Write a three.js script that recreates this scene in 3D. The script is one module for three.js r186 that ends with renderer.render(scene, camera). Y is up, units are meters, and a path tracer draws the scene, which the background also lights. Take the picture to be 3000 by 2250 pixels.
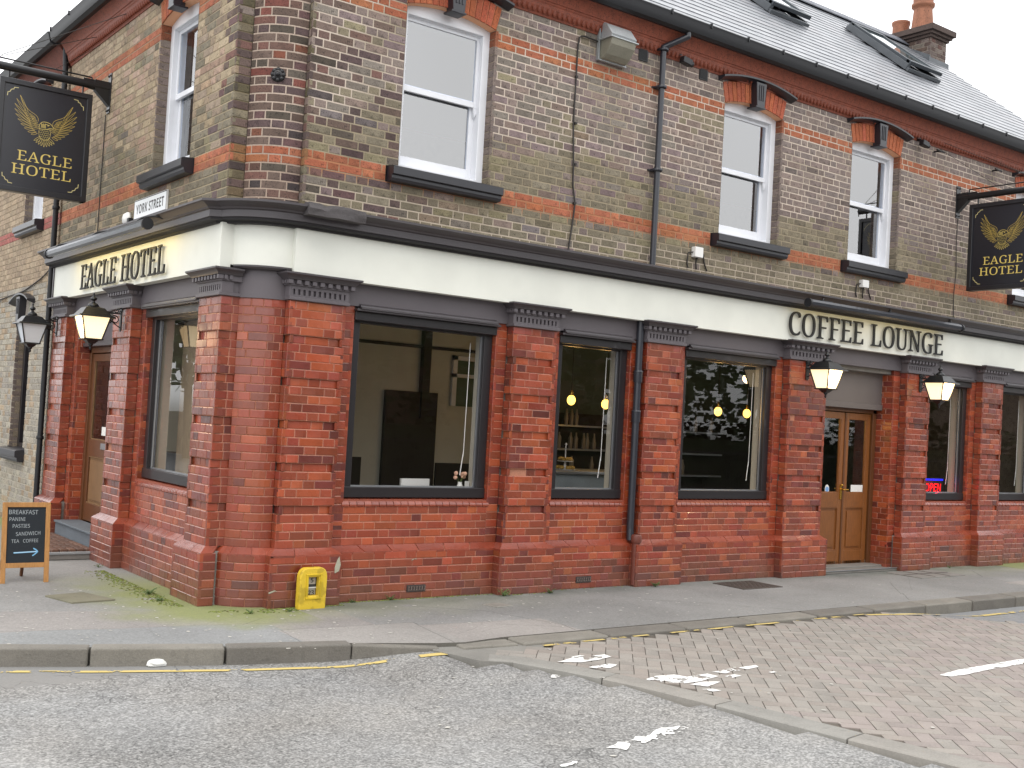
import * as THREE from 'three';
import { mergeGeometries, mergeVertices, toCreasedNormals } from 'three/addons/utils/BufferGeometryUtils.js';
import { RoundedBoxGeometry } from 'three/addons/geometries/RoundedBoxGeometry.js';
import { FontLoader } from 'three/addons/loaders/FontLoader.js';
import { TextGeometry } from 'three/addons/geometries/TextGeometry.js';
import { RectAreaLightUniformsLib } from 'three/addons/lights/RectAreaLightUniformsLib.js';

// ------------------------------------------------------------------ camera, sky, sun, exposure
const scene = new THREE.Scene();
const camera = new THREE.PerspectiveCamera(37.582, 4 / 3, 0.1, 600);
camera.position.set(-3.796, 1.74, 9.076);
{
  const yaw = THREE.MathUtils.degToRad(36.831), pit = THREE.MathUtils.degToRad(1.856), rol = THREE.MathUtils.degToRad(-3.1955);
  const f = new THREE.Vector3(Math.sin(yaw) * Math.cos(pit), Math.sin(pit), -Math.cos(yaw) * Math.cos(pit));
  const r0 = new THREE.Vector3(Math.cos(yaw), 0, Math.sin(yaw)), d0 = new THREE.Vector3().crossVectors(r0, f).negate();
  const r = r0.clone().multiplyScalar(Math.cos(rol)).addScaledVector(d0, Math.sin(rol));
  const d = d0.clone().multiplyScalar(Math.cos(rol)).addScaledVector(r0, -Math.sin(rol));
  camera.quaternion.setFromRotationMatrix(new THREE.Matrix4().makeBasis(r, d.negate(), f.negate()));
  camera.updateMatrixWorld(true);
}
const renderer = new THREE.WebGLRenderer({ antialias: true });
renderer.setSize(1024, 768);
renderer.toneMapping = THREE.LinearToneMapping;
renderer.toneMappingExposure = 1.1;
renderer.shadowMap.enabled = true;
RectAreaLightUniformsLib.init();
const SKY_LEVEL = 2.0;                                   // white overcast
const sun = new THREE.DirectionalLight(0xfff3e4, 0.55);
sun.position.set(-9, 26, 16); sun.target.position.set(5, 0, 0);
sun.castShadow = true; sun.shadow.radius = 40; sun.shadow.mapSize.set(2048, 2048);
Object.assign(sun.shadow.camera, { left: -22, right: 22, top: 22, bottom: -22, near: 1, far: 80 });
scene.add(sun, sun.target);

// ------------------------------------------------------------------ small helpers
const V = (x, y, z) => new THREE.Vector3(x, y, z);
function RNG(seed) { let s = seed >>> 0; return () => { s = (s + 0x6D2B79F5) | 0; let t = Math.imul(s ^ (s >>> 15), 1 | s); t = (t + Math.imul(t ^ (t >>> 7), 61 | t)) ^ t; return ((t ^ (t >>> 14)) >>> 0) / 4294967296; }; }
const clamp = (x, a = 0, b = 1) => Math.min(b, Math.max(a, x)), lerp = (a, b, t) => a + (b - a) * t;
const smooth = (a, b, x) => { const t = clamp((x - a) / (b - a)); return t * t * (3 - 2 * t); };
const C = (h) => new THREE.Color(h);
const used = new Map();
function numbered(n) { const k = used.get(n) ?? 0; used.set(n, k + 1); return k ? n + '_' + String(k).padStart(3, '0') : n; }
function tag(o, label, category, group, kind) { o.userData = { ...o.userData, label, category }; if (group) o.userData.group = group; if (kind) o.userData.kind = kind; return o; }
function thing(name, label, category, pos = [0, 0, 0], turn = 0, group) {
  const o = new THREE.Group(); o.name = numbered(name); o.position.set(...pos); o.rotation.y = turn; scene.add(o); return tag(o, label, category, group);
}
function mesh(name, geo, mat, parent = scene) {
  const m = new THREE.Mesh(Array.isArray(geo) ? merge(geo) : geo, mat); m.name = parent === scene ? numbered(name) : name; m.castShadow = m.receiveShadow = true; parent.add(m); return m;
}
function struct(name, geo, mat, label) { const m = mesh(name, geo, mat); m.userData = { kind: 'structure', label }; return m; }
function stuff(o) { o.userData.kind = 'stuff'; return o; }
function plain(g) { // position / normal / uv, no index
  let q = g.index ? g.toNonIndexed() : g;
  for (const k of Object.keys(q.attributes)) if (!['position', 'normal', 'uv', 'color'].includes(k)) q.deleteAttribute(k);
  if (!q.attributes.normal) q.computeVertexNormals();
  if (!q.attributes.uv) q.setAttribute('uv', new THREE.BufferAttribute(new Float32Array(q.attributes.position.count * 2), 2));
  q.morphAttributes = {}; return q;
}
function merge(list) { const p = list.map(plain); const c = p.some((g) => g.attributes.color); for (const g of p) if (c && !g.attributes.color) g.setAttribute('color', new THREE.BufferAttribute(new Float32Array(g.attributes.position.count * 3).fill(1), 3)); return mergeGeometries(p, false); }
function tint(g, c) { const n = g.attributes.position.count, a = new Float32Array(n * 3); for (let i = 0; i < n; i++) { a[3 * i] = c.r; a[3 * i + 1] = c.g; a[3 * i + 2] = c.b; } g.setAttribute('color', new THREE.BufferAttribute(a, 3)); return g; }
function boxUV(g, s = 1, ox = 0, oy = 0) { // planar uv in metres by the face's main axis
  const p = g.attributes.position, n = g.attributes.normal, u = new Float32Array(p.count * 2);
  for (let i = 0; i < p.count; i++) {
    const ax = Math.abs(n.getX(i)), ay = Math.abs(n.getY(i)), az = Math.abs(n.getZ(i));
    const [a, b] = ay > ax && ay > az ? [p.getX(i), p.getZ(i)] : ax > az ? [p.getZ(i), p.getY(i)] : [p.getX(i), p.getY(i)];
    u[2 * i] = a * s + ox; u[2 * i + 1] = b * s + oy;
  }
  g.setAttribute('uv', new THREE.BufferAttribute(u, 2)); return g;
}
// chamfered box from bounds
function bx(x0, x1, y0, y1, z0, z1, bev = 0.004) {
  const w = x1 - x0, h = y1 - y0, d = z1 - z0, m = Math.min(w, h, d);
  const g = bev > 0 && m > 3 * bev ? plain(new RoundedBoxGeometry(w, h, d, 1, bev)) : plain(new THREE.BoxGeometry(w, h, d));
  g.translate((x0 + x1) / 2, (y0 + y1) / 2, (z0 + z1) / 2); return boxUV(g);
}
function tube(pts, r, seg = 8, per = 6) { const c = new THREE.CatmullRomCurve3(pts.map((p) => V(...p)), false, 'catmullrom', 0.2); return plain(new THREE.TubeGeometry(c, pts.length * per, r, seg)); }
function rod(a, b, r, seg = 8) { const A = V(...a), B = V(...b), g = plain(new THREE.CylinderGeometry(r, r, A.distanceTo(B), seg)); g.applyQuaternion(new THREE.Quaternion().setFromUnitVectors(V(0, 1, 0), B.clone().sub(A).normalize())); const m = A.add(B).multiplyScalar(0.5); g.translate(m.x, m.y, m.z); return g; }
function lathe(pts, seg = 16, at = [0, 0, 0]) { const g = plain(new THREE.LatheGeometry(pts.map(([r, y]) => new THREE.Vector2(r, y)), seg)); g.translate(...at); return g; }
function quad(a, b, c, d, col) { // a b c d counter-clockwise seen from the front
  const g = new THREE.BufferGeometry(); g.setAttribute('position', new THREE.Float32BufferAttribute([...a, ...b, ...c, ...a, ...c, ...d], 3)); g.computeVertexNormals(); boxUV(g); return g;
}
function prism(shapePts, depth, bevel = 0) { const s = new THREE.Shape(shapePts.map(([x, y]) => new THREE.Vector2(x, y))); return boxUV(plain(new THREE.ExtrudeGeometry(s, { depth, bevelEnabled: bevel > 0, bevelSize: bevel, bevelThickness: bevel, bevelSegments: 1, curveSegments: 6 }))); }
function sheet(pts, y) { // flat polygon on the ground, pts [x, z]
  const s = new THREE.Shape(pts.map(([x, z]) => new THREE.Vector2(x, -z))), g = plain(new THREE.ShapeGeometry(s)); g.rotateX(-Math.PI / 2); g.translate(0, y, 0);
  const p = g.attributes.position, u = g.attributes.uv; for (let i = 0; i < p.count; i++) u.setXY(i, p.getX(i), p.getZ(i)); return g;
}
// a moulding profile [[out, y], ...] swept along a plan path [[x, z], ...]; out is measured to the left of the path's direction turned outwards
function sweep(profile, path, crease = 0.5) {
  const n = path.length, off = [];
  const nor = (a, b) => { const dx = b[0] - a[0], dz = b[1] - a[1], l = Math.hypot(dx, dz); return [-dz / l, dx / l]; };
  for (let i = 0; i < n; i++) {
    const a = i ? nor(path[i - 1], path[i]) : nor(path[0], path[1]), b = i < n - 1 ? nor(path[i], path[i + 1]) : a;
    const mx = a[0] + b[0], mz = a[1] + b[1], k = 2 / (mx * mx + mz * mz); off.push([mx * k, mz * k]);
  }
  const pos = [], uv = []; let len = 0;
  for (let i = 0; i < n - 1; i++) {
    const l = Math.hypot(path[i + 1][0] - path[i][0], path[i + 1][1] - path[i][1]); let pl = 0;
    for (let j = 0; j < profile.length - 1; j++) {
      const q = (ii, jj) => [path[ii][0] + off[ii][0] * profile[jj][0], profile[jj][1], path[ii][1] + off[ii][1] * profile[jj][0]];
      const A = q(i, j), B = q(i + 1, j), D = q(i, j + 1), E2 = q(i + 1, j + 1), h = Math.hypot(profile[j + 1][0] - profile[j][0], profile[j + 1][1] - profile[j][1]);
      pos.push(...A, ...B, ...E2, ...A, ...E2, ...D); uv.push(len, pl, len + l, pl, len + l, pl + h, len, pl, len + l, pl + h, len, pl + h); pl += h;
    }
    len += l;
  }
  const ends = [];
  for (const [ii, flip] of [[0, false], [n - 1, true]]) {
    const tri = THREE.ShapeUtils.triangulateShape(profile.map(([a, b]) => new THREE.Vector2(a, b)), []);
    for (const t of tri) for (const k of flip ? [t[0], t[1], t[2]] : [t[0], t[2], t[1]]) { ends.push(path[ii][0] + off[ii][0] * profile[k][0], profile[k][1], path[ii][1] + off[ii][1] * profile[k][0]); uv.push(profile[k][0], profile[k][1]); }
  }
  const g = new THREE.BufferGeometry(); g.setAttribute('position', new THREE.Float32BufferAttribute([...pos, ...ends], 3)); g.setAttribute('uv', new THREE.Float32BufferAttribute(uv, 2));
  g.computeVertexNormals(); return plain(toCreasedNormals(g, crease));
}
// ------------------------------------------------------------------ noise and textures
function lattice(seed, n) { const r = RNG(seed), a = new Float32Array(n * n); for (let i = 0; i < n * n; i++) a[i] = r(); return (x, y) => { x = ((x % n) + n) % n; y = ((y % n) + n) % n; const i = Math.floor(x), j = Math.floor(y), u = x - i, v = y - j, s = u * u * (3 - 2 * u), t = v * v * (3 - 2 * v), i1 = (i + 1) % n, j1 = (j + 1) % n; return (a[j * n + i] * (1 - s) + a[j * n + i1] * s) * (1 - t) + (a[j1 * n + i] * (1 - s) + a[j1 * n + i1] * s) * t; }; }
const LAT = [11, 12, 13, 14, 15].map((s) => lattice(s, 256));
const noise = (x, y, k = 0) => LAT[k](x, y);
const fbm = (x, y, o = 4, k = 0) => { let s = 0, a = 0.5, f = 1, t = 0; for (let i = 0; i < o; i++) { s += a * LAT[(k + i) % 5](x * f + i * 17, y * f + i * 31); t += a; a *= 0.5; f *= 2; } return s / t; };
function tex(size, fn, srgb, repeat = 1, h = size) { // fn(u, v, i, j) -> [r, g, b] in 0..1 (sRGB values when srgb); tile of one repeat unit
  const d = new Uint8Array(size * h * 4);
  for (let j = 0, o = 0; j < h; j++) for (let i = 0; i < size; i++, o += 4) { const c = fn(i / size, j / h, i, j); d[o] = clamp(c[0]) * 255; d[o + 1] = clamp(c[1]) * 255; d[o + 2] = clamp(c[2]) * 255; d[o + 3] = 255; }
  const t = new THREE.DataTexture(d, size, h); t.wrapS = t.wrapT = THREE.RepeatWrapping; t.magFilter = THREE.LinearFilter; t.minFilter = THREE.LinearMipmapLinearFilter; t.generateMipmaps = true;
  if (srgb) t.colorSpace = THREE.SRGBColorSpace; t.repeat.set(repeat, repeat); t.needsUpdate = true; return t;
}
const g3 = (v) => [v, v, v];
// periodic helpers: n cells per tile, n divides 256
const per = (u, v, n, k = 0) => LAT[k]((u * n) % 256, (v * n) % 256);
const tileNoise = (u, v, n, k = 0) => { const x = u * n, y = v * n; const w = 0.15; const base = (a, b) => LAT[k](a, b); const bu = u < w ? u / w : 1, bv = v < w ? v / w : 1; let a = base(x + 3, y + 5); if (bu < 1) a = lerp(base(x + n + 3, y + 5), a, bu); if (bv < 1) { let b = base(x + 3, y + n + 5); if (bu < 1) b = lerp(base(x + n + 3, y + n + 5), b, bu); a = lerp(b, a, bv); } return a; };
const tfbm = (u, v, n, o = 4, k = 0) => { let s = 0, a = 0.5, t = 0; for (let i = 0; i < o; i++) { s += a * tileNoise(u, v, n * 2 ** i, (k + i) % 5); t += a; a *= 0.5; } return s / t; };

const brickTex = tex(512, (u, v) => { const a = tfbm(u, v, 10, 4, 0), b = tileNoise(u, v, 120, 2), c = tileNoise(u, v, 60, 3); let k = 0.6 + 0.54 * a + 0.34 * (b - 0.5); if (c > 0.78) k *= 0.55; if (b > 0.93) k *= 1.25; return [k * 0.88, k * 0.875, k * 0.86]; }, false, 1 / 0.6);
const brickBump = tex(512, (u, v) => g3(0.5 + 0.5 * (tfbm(u, v, 24, 4, 1) - 0.5) + 0.25 * (tileNoise(u, v, 100, 3) - 0.5)), false, 1 / 0.6);
const glazeTex = tex(512, (u, v) => { const a = tfbm(u, v, 6, 4, 1), b = tileNoise(u, v, 90, 2); let k = 0.68 + 0.38 * a + 0.07 * (b - 0.5); if (b > 0.965) k *= 1.3; return [k * 0.94, k * 0.92, k * 0.92]; }, false, 1 / 0.7);
const glazeBump = tex(256, (u, v) => g3(tfbm(u, v, 5, 3, 2)), false, 1 / 0.5);
const glazeRough = tex(256, (u, v) => { const a = tfbm(u, v, 6, 4, 4); return [0, clamp(0.16 + 0.5 * (a - 0.38)), 0]; }, false, 1 / 0.9);
const paintTex = tex(512, (u, v) => { const k = 0.9 + 0.14 * (tfbm(u, v, 5, 5, 2) - 0.5) ; return g3(k); }, false, 1 / 1.3);
const fineBump = tex(256, (u, v) => g3(tfbm(u, v, 30, 3, 3)), false, 1 / 0.5);
const woodTex = tex(512, (u, v) => { const w = tfbm(u, v, 3, 3, 1), g = tileNoise(u, v * 0.12, 64, 2), g2 = tileNoise(u, v * 0.25, 128, 4); const k = 0.62 + 0.2 * w + 0.22 * (g - 0.5) + 0.14 * (g2 - 0.5); return [k * 1.05, k, k * 0.94]; }, false, 1 / 0.45);
const slateTex = tex(512, (u, v) => { const k = 0.8 + 0.24 * (tfbm(u, v, 8, 5, 0) - 0.5); return [k, k, k * 1.01]; }, false, 1 / 1.1);
const concTex = tex(512, (u, v) => { const a = tfbm(u, v, 4, 5, 3), b = tileNoise(u, v, 150, 1), s = tileNoise(u, v, 18, 2); let k = 0.74 + 0.3 * (a - 0.5) + 0.16 * (b - 0.5); if (s > 0.88) k *= 0.88; return [k, k * 0.99, k * 0.965]; }, false, 1 / 0.9);
const rough = (m) => m;
const std = (o) => new THREE.MeshStandardMaterial(o), phy = (o) => new THREE.MeshPhysicalMaterial(o);
// ------------------------------------------------------------------ the overcast sky
{
  const W = 512, H = 256, d = new Float32Array(W * H * 4);
  for (let j = 0, o = 0; j < H; j++) for (let i = 0; i < W; i++, o += 4) {
    const el = ((j + 0.5) / H - 0.5) * Math.PI, s = Math.sin(el);
    const n = fbm(16 * Math.abs(((i / W) * 2) % 2 - 1) + 3, 14 * (j / H) + 5, 4);
    let L = SKY_LEVEL * (0.86 + 0.2 * Math.max(0, s) + 0.2 * (n - 0.5)), c = [0.985, 0.995, 1.01];
    if (s < 0) { L = SKY_LEVEL * 0.3; c = [1, 0.98, 0.95]; }
    d[o] = L * c[0]; d[o + 1] = L * c[1]; d[o + 2] = L * c[2]; d[o + 3] = 1;
  }
  const t = new THREE.DataTexture(d, W, H, THREE.RGBAFormat, THREE.FloatType); t.mapping = THREE.EquirectangularReflectionMapping; t.magFilter = THREE.LinearFilter; t.minFilter = THREE.LinearFilter; t.needsUpdate = true;
  scene.background = t; scene.environment = t;
}
// ------------------------------------------------------------------ materials
const M = {
  charcoal: phy({ color: C('#454043'), roughness: 0.42, clearcoat: 0.15, clearcoatRoughness: 0.4, map: paintTex, bumpMap: fineBump, bumpScale: 0.0006 }),
  charcoalLight: phy({ color: C('#605a5e'), roughness: 0.5, map: paintTex, bumpMap: fineBump, bumpScale: 0.0006 }),
  frameBlack: phy({ color: C('#231f22'), roughness: 0.36, clearcoat: 0.2, map: paintTex }),
  sillBlack: phy({ color: C('#23232a'), roughness: 0.38, clearcoat: 0.25, clearcoatRoughness: 0.35, map: paintTex }),
  iron: phy({ color: C('#17171a'), roughness: 0.4, metalness: 0.2, clearcoat: 0.3, clearcoatRoughness: 0.3, map: paintTex }),
  gutter: std({ color: C('#15161b'), roughness: 0.5, map: paintTex }),
  pipe: phy({ color: C('#2b2d35'), roughness: 0.34, clearcoat: 0.2, map: paintTex }),
  fascia: phy({ color: C('#e9eae0'), roughness: 0.5, map: paintTex, bumpMap: fineBump, bumpScale: 0.0004 }),
  upvc: phy({ color: C('#eceef3'), roughness: 0.3, clearcoat: 0.2, map: paintTex }),
  terracotta: phy({ color: C('#934c36'), roughness: 0.6, map: brickTex, bumpMap: brickBump, bumpScale: 0.002 }),
  mortar: std({ color: 0xffffff, vertexColors: true, roughness: 0.95, map: concTex, bumpMap: brickBump, bumpScale: 0.002 }),
  oak: phy({ color: C('#8f5a2c'), roughness: 0.38, map: woodTex, clearcoat: 0.25, clearcoatRoughness: 0.35 }),
  oakDark: phy({ color: C('#6b4222'), roughness: 0.42, map: woodTex, clearcoat: 0.2, clearcoatRoughness: 0.4 }),
  pine: std({ color: C('#c29055'), roughness: 0.6, map: woodTex }),
  brass: std({ color: C('#d2a44a'), roughness: 0.25, metalness: 0.95 }),
  steel: std({ color: C('#b9bcc0'), roughness: 0.35, metalness: 0.85, map: paintTex }),
  galv: std({ color: C('#b3b9bd'), roughness: 0.5, metalness: 0.35, map: concTex }),
  whitePlastic: std({ color: C('#e3e2df'), roughness: 0.45 }),
  blackPlastic: std({ color: C('#1a1a1d'), roughness: 0.45 }),
  cable: std({ color: C('#2b2623'), roughness: 0.6 }),
  lead: std({ color: C('#6b7076'), roughness: 0.5, metalness: 0.3, map: concTex }),
  stone: std({ color: C('#8d8a86'), roughness: 0.85, map: concTex, bumpMap: brickBump, bumpScale: 0.002 }),
  shopGlass: phy({ color: 0xffffff, roughness: 0, transmission: 1, thickness: 0, ior: 1.62, specularIntensity: 1 }),
  sashGlass: phy({ color: 0xe6f0ff, roughness: 0.0, transmission: 1, thickness: 0, ior: 3.2, specularIntensity: 1 }),
  doorGlass: phy({ color: 0xe8efe9, roughness: 0.02, transmission: 1, thickness: 0, ior: 1.65 }),
  clay: std({ color: C('#a56d52'), roughness: 0.7, map: brickTex }),
  gold: std({ color: C('#c9a955'), roughness: 0.4, metalness: 0.3 }),
  black: std({ color: C('#070708'), roughness: 0.6 }),
};
const hexes = (s) => s.split(' ').map((h) => C('#' + h));
const calm = (list, amount, gain, grey = 0) => { const m = new THREE.Color(0, 0, 0); for (const c of list) m.add(c); m.multiplyScalar(1 / list.length); return list.map((c) => { const k = c.clone().lerp(m, amount), l = (k.r + k.g + k.b) / 3; return k.lerp(new THREE.Color(l, l, l), grey).multiplyScalar(gain); }); };
const PAL = {
  stock: hexes('776a64 6d605e 80736c 625651 7e6e6a 6b6361 867a71 74635a 5d504d 7d736b 887871 6f6664'),
  olive: hexes('776c54 80755c 6b6150 857a61 665b4a 7c6f5a 71684f 887b66'),
  dark: hexes('5b4a45 65504a 504341 6c5a53 5d4c48 73514a 4b4140 665852'),
  orange: hexes('ac6440 a65d3a b36c48 9f5836 ae6642 9a5638'),
  buff: hexes('968370 8c7a67 a08f79 847361 9a8873 a89780 8f806b 7b6b5a 9f8b73'),
  grey: hexes('8f8a80 86807a 9a9488 7c766e a39c8d 8b857c 948b7d'),
  pink: hexes('a15a52 99524b a8635a'),
  glaze: hexes('9a3517 903012 a53d1b 98371c 872b14 ab451f 7d2917 93341c a03a14 b04a20 6b2418 5f2118'),
  glazeDark: hexes('702a1c 7a2e1d 66261b 5c2219 823421 742f22'),
  glazeDirty: hexes('6f4a3f 66453c 5f423b 744c3e 6a4a44 7b5041'),
  glazeHot: hexes('b8501c b0481a c05a22 a94619 b54d24'),
  voussoir: hexes('b05a34 a9532f b9633b a04d2c b35d38'),
};
PAL.stock = calm(PAL.stock, 0.55, 1.3); PAL.olive = calm(PAL.olive, 0.5, 1.32, 0.2); PAL.dark = calm(PAL.dark, 0.35, 1.25); PAL.orange = calm(PAL.orange, 0.4, 1.18, 0.1); PAL.buff = calm(PAL.buff, 0.45, 1.32); PAL.grey = calm(PAL.grey, 0.4, 1.35); PAL.pink = calm(PAL.pink, 0.4, 1.25, 0.1); PAL.voussoir = calm(PAL.voussoir, 0.3, 1.15, 0.1);
PAL.glaze = calm(PAL.glaze.map((c) => c.lerp(C('#9c4a24'), 0.3)), 0.35, 1.02, 0.08); PAL.glazeDark = calm(PAL.glazeDark, 0.3, 1.15, 0.12); PAL.glazeHot = calm(PAL.glazeHot, 0.3, 0.95, 0.1); PAL.glazeDirty = calm(PAL.glazeDirty, 0.3, 1.2);
const brickMat = new Map();
function matFor(kind, col) {
  const q = (x) => Math.round(x * 255 / 9) * 9 / 255, cs = col.clone().convertLinearToSRGB(); col = new THREE.Color().setRGB(q(cs.r), q(cs.g), q(cs.b), THREE.SRGBColorSpace); const key = kind + col.getHexString();
  if (!brickMat.has(key)) brickMat.set(key, kind === 'glaze' ? phy({ color: col, ...GLZ }) : std({ color: col, ...BRK }));
  return brickMat.get(key);
}
const BRK = { roughness: 0.88, map: brickTex, bumpMap: brickBump, bumpScale: 0.004 };
const GLZ = { roughness: 0.34, map: glazeTex, clearcoat: 0.75, clearcoatRoughness: 1, clearcoatRoughnessMap: glazeRough, bumpMap: glazeBump, bumpScale: 0.0022 };
const stuffMat = { brick: std({ vertexColors: true, ...BRK }), glaze: phy({ vertexColors: true, ...GLZ }) };

// ------------------------------------------------------------------ bricks
// local brick: front at n = 0, u centred, v centred; chamfer b, depth d
const brickCache = new Map();
function brickGeo(w, h, b, d, variant) {
  const key = [Math.round(w * 400), Math.round(h * 1000), b, variant].join();
  if (brickCache.has(key)) return brickCache.get(key);
  const r = RNG(variant * 7919 + 13), ox = r() * 5, oy = r() * 5, tilt = (r() - 0.5) * 0.0016;
  const W = w / 2, H = h / 2, pos = [], uv = [], ring = [[-W, -H], [W, -H], [W, H], [-W, H]], inn = [[-W + b, -H + b], [W - b, -H + b], [W - b, H - b], [-W + b, H - b]];
  const P = (q, n) => [q[0], q[1], n];
  const put = (...ps) => { for (const p of ps) { pos.push(...p); uv.push(p[0] + p[2] + ox, p[1] + oy); } };
  const f = inn.map((q, i) => P(q, i < 2 ? tilt : -tilt)); put(f[0], f[1], f[2], f[0], f[2], f[3]);
  for (let i = 0; i < 4; i++) { const j = (i + 1) % 4, a = P(ring[i], -b * 0.7), c = P(ring[j], -b * 0.7); put(a, c, f[j], a, f[j], f[i]); const e = P(ring[i], -d), g = P(ring[j], -d); put(e, g, c, e, c, a); }
  const g = new THREE.BufferGeometry(); g.setAttribute('position', new THREE.Float32BufferAttribute(pos, 3)); g.setAttribute('uv', new THREE.Float32BufferAttribute(uv, 2)); g.computeVertexNormals();
  brickCache.set(key, g); return g;
}
// a frame: place(u, v, n) -> world, plus the turn about y for flat ones
const flatFront = (z) => ({ flat: true, turn: 0, at: (u, v, n) => [u, v, z + n], normal: V(0, 0, 1) });
const flatSide = (x) => ({ flat: true, turn: -Math.PI / 2, at: (u, v, n) => [x - n, v, u], normal: V(-1, 0, 0) });          // faces -x, u = z
const flatBack = (x) => ({ flat: true, turn: Math.PI / 2, at: (u, v, n) => [x + n, v, -u], normal: V(1, 0, 0) });             // faces +x, u = -z
const arcFrame = (cx, cz, R, phi0) => ({ flat: false, at: (u, v, n) => { const p = phi0 - u / R; return [cx + (R + n) * Math.cos(p), v, cz + (R + n) * Math.sin(p)]; } });
const camM = new THREE.Matrix4();
camera.updateProjectionMatrix(); camM.multiplyMatrices(camera.projectionMatrix, camera.matrixWorldInverse.copy(camera.matrixWorld).invert());
function shown(p, w, h, normal) { // rough size in the picture; 0 outside the frame
  const q = V(...p), n = q.clone().applyMatrix4(camM); const dir = camera.position.clone().sub(q), d = dir.length();
  if (Math.abs(n.x) > 1.02 || Math.abs(n.y) > 1.02 || n.z > 1) return 0.0001 / d;
  return (w * h * Math.max(0.05, normal ? normal.dot(dir) / d : 0.8)) / (d * d) * 1000;
}
function bend(frame, u0, u1, v0, v1, b, d, ox, oy) { // a brick following a curve
  const seg = Math.max(1, Math.round((u1 - u0) / 0.06)), pos = [], uv = [];
  const put = (...ps) => { for (const p of ps) { pos.push(...frame.at(...p)); uv.push(p[0] + ox, p[1] + oy); } };
  for (let k = 0; k < seg; k++) {
    const a = lerp(u0 + b, u1 - b, k / seg), c = lerp(u0 + b, u1 - b, (k + 1) / seg), A = k ? a : u0, E = k < seg - 1 ? c : u1;
    put([a, v0 + b, 0], [c, v0 + b, 0], [c, v1 - b, 0], [a, v0 + b, 0], [c, v1 - b, 0], [a, v1 - b, 0]);
    put([A, v0, -b * 0.7], [E, v0, -b * 0.7], [c, v0 + b, 0], [A, v0, -b * 0.7], [c, v0 + b, 0], [a, v0 + b, 0]);
    put([a, v1 - b, 0], [c, v1 - b, 0], [E, v1, -b * 0.7], [a, v1 - b, 0], [E, v1, -b * 0.7], [A, v1, -b * 0.7]);
    put([A, v0, -d], [E, v0, -d], [E, v0, -b * 0.7], [A, v0, -d], [E, v0, -b * 0.7], [A, v0, -b * 0.7]);
    put([A, v1, -b * 0.7], [E, v1, -b * 0.7], [E, v1, -d], [A, v1, -b * 0.7], [E, v1, -d], [A, v1, -d]);
  }
  for (const [U, s, i] of [[u0, 1, u0 + b], [u1, -1, u1 - b]]) {
    const q = [[U, v0, -d], [U, v0, -b * 0.7], [U, v1, -b * 0.7], [U, v1, -d]], r = [[U, v0, -b * 0.7], [i, v0 + b, 0], [i, v1 - b, 0], [U, v1, -b * 0.7]];
    for (const t of [q, r]) s > 0 ? put(t[0], t[1], t[2], t[0], t[2], t[3]) : put(t[0], t[2], t[1], t[0], t[3], t[2]);
  }
  const g = new THREE.BufferGeometry(); g.setAttribute('position', new THREE.Float32BufferAttribute(pos, 3)); g.setAttribute('uv', new THREE.Float32BufferAttribute(uv, 2)); g.computeVertexNormals(); return g;
}
const cut = (list, a, b) => list.flatMap(([p, q]) => (b <= p || a >= q ? [[p, q]] : [[p, a], [b, q]].filter(([s, t]) => t - s > 0.012)));
let brickSeed = 1;
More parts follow.
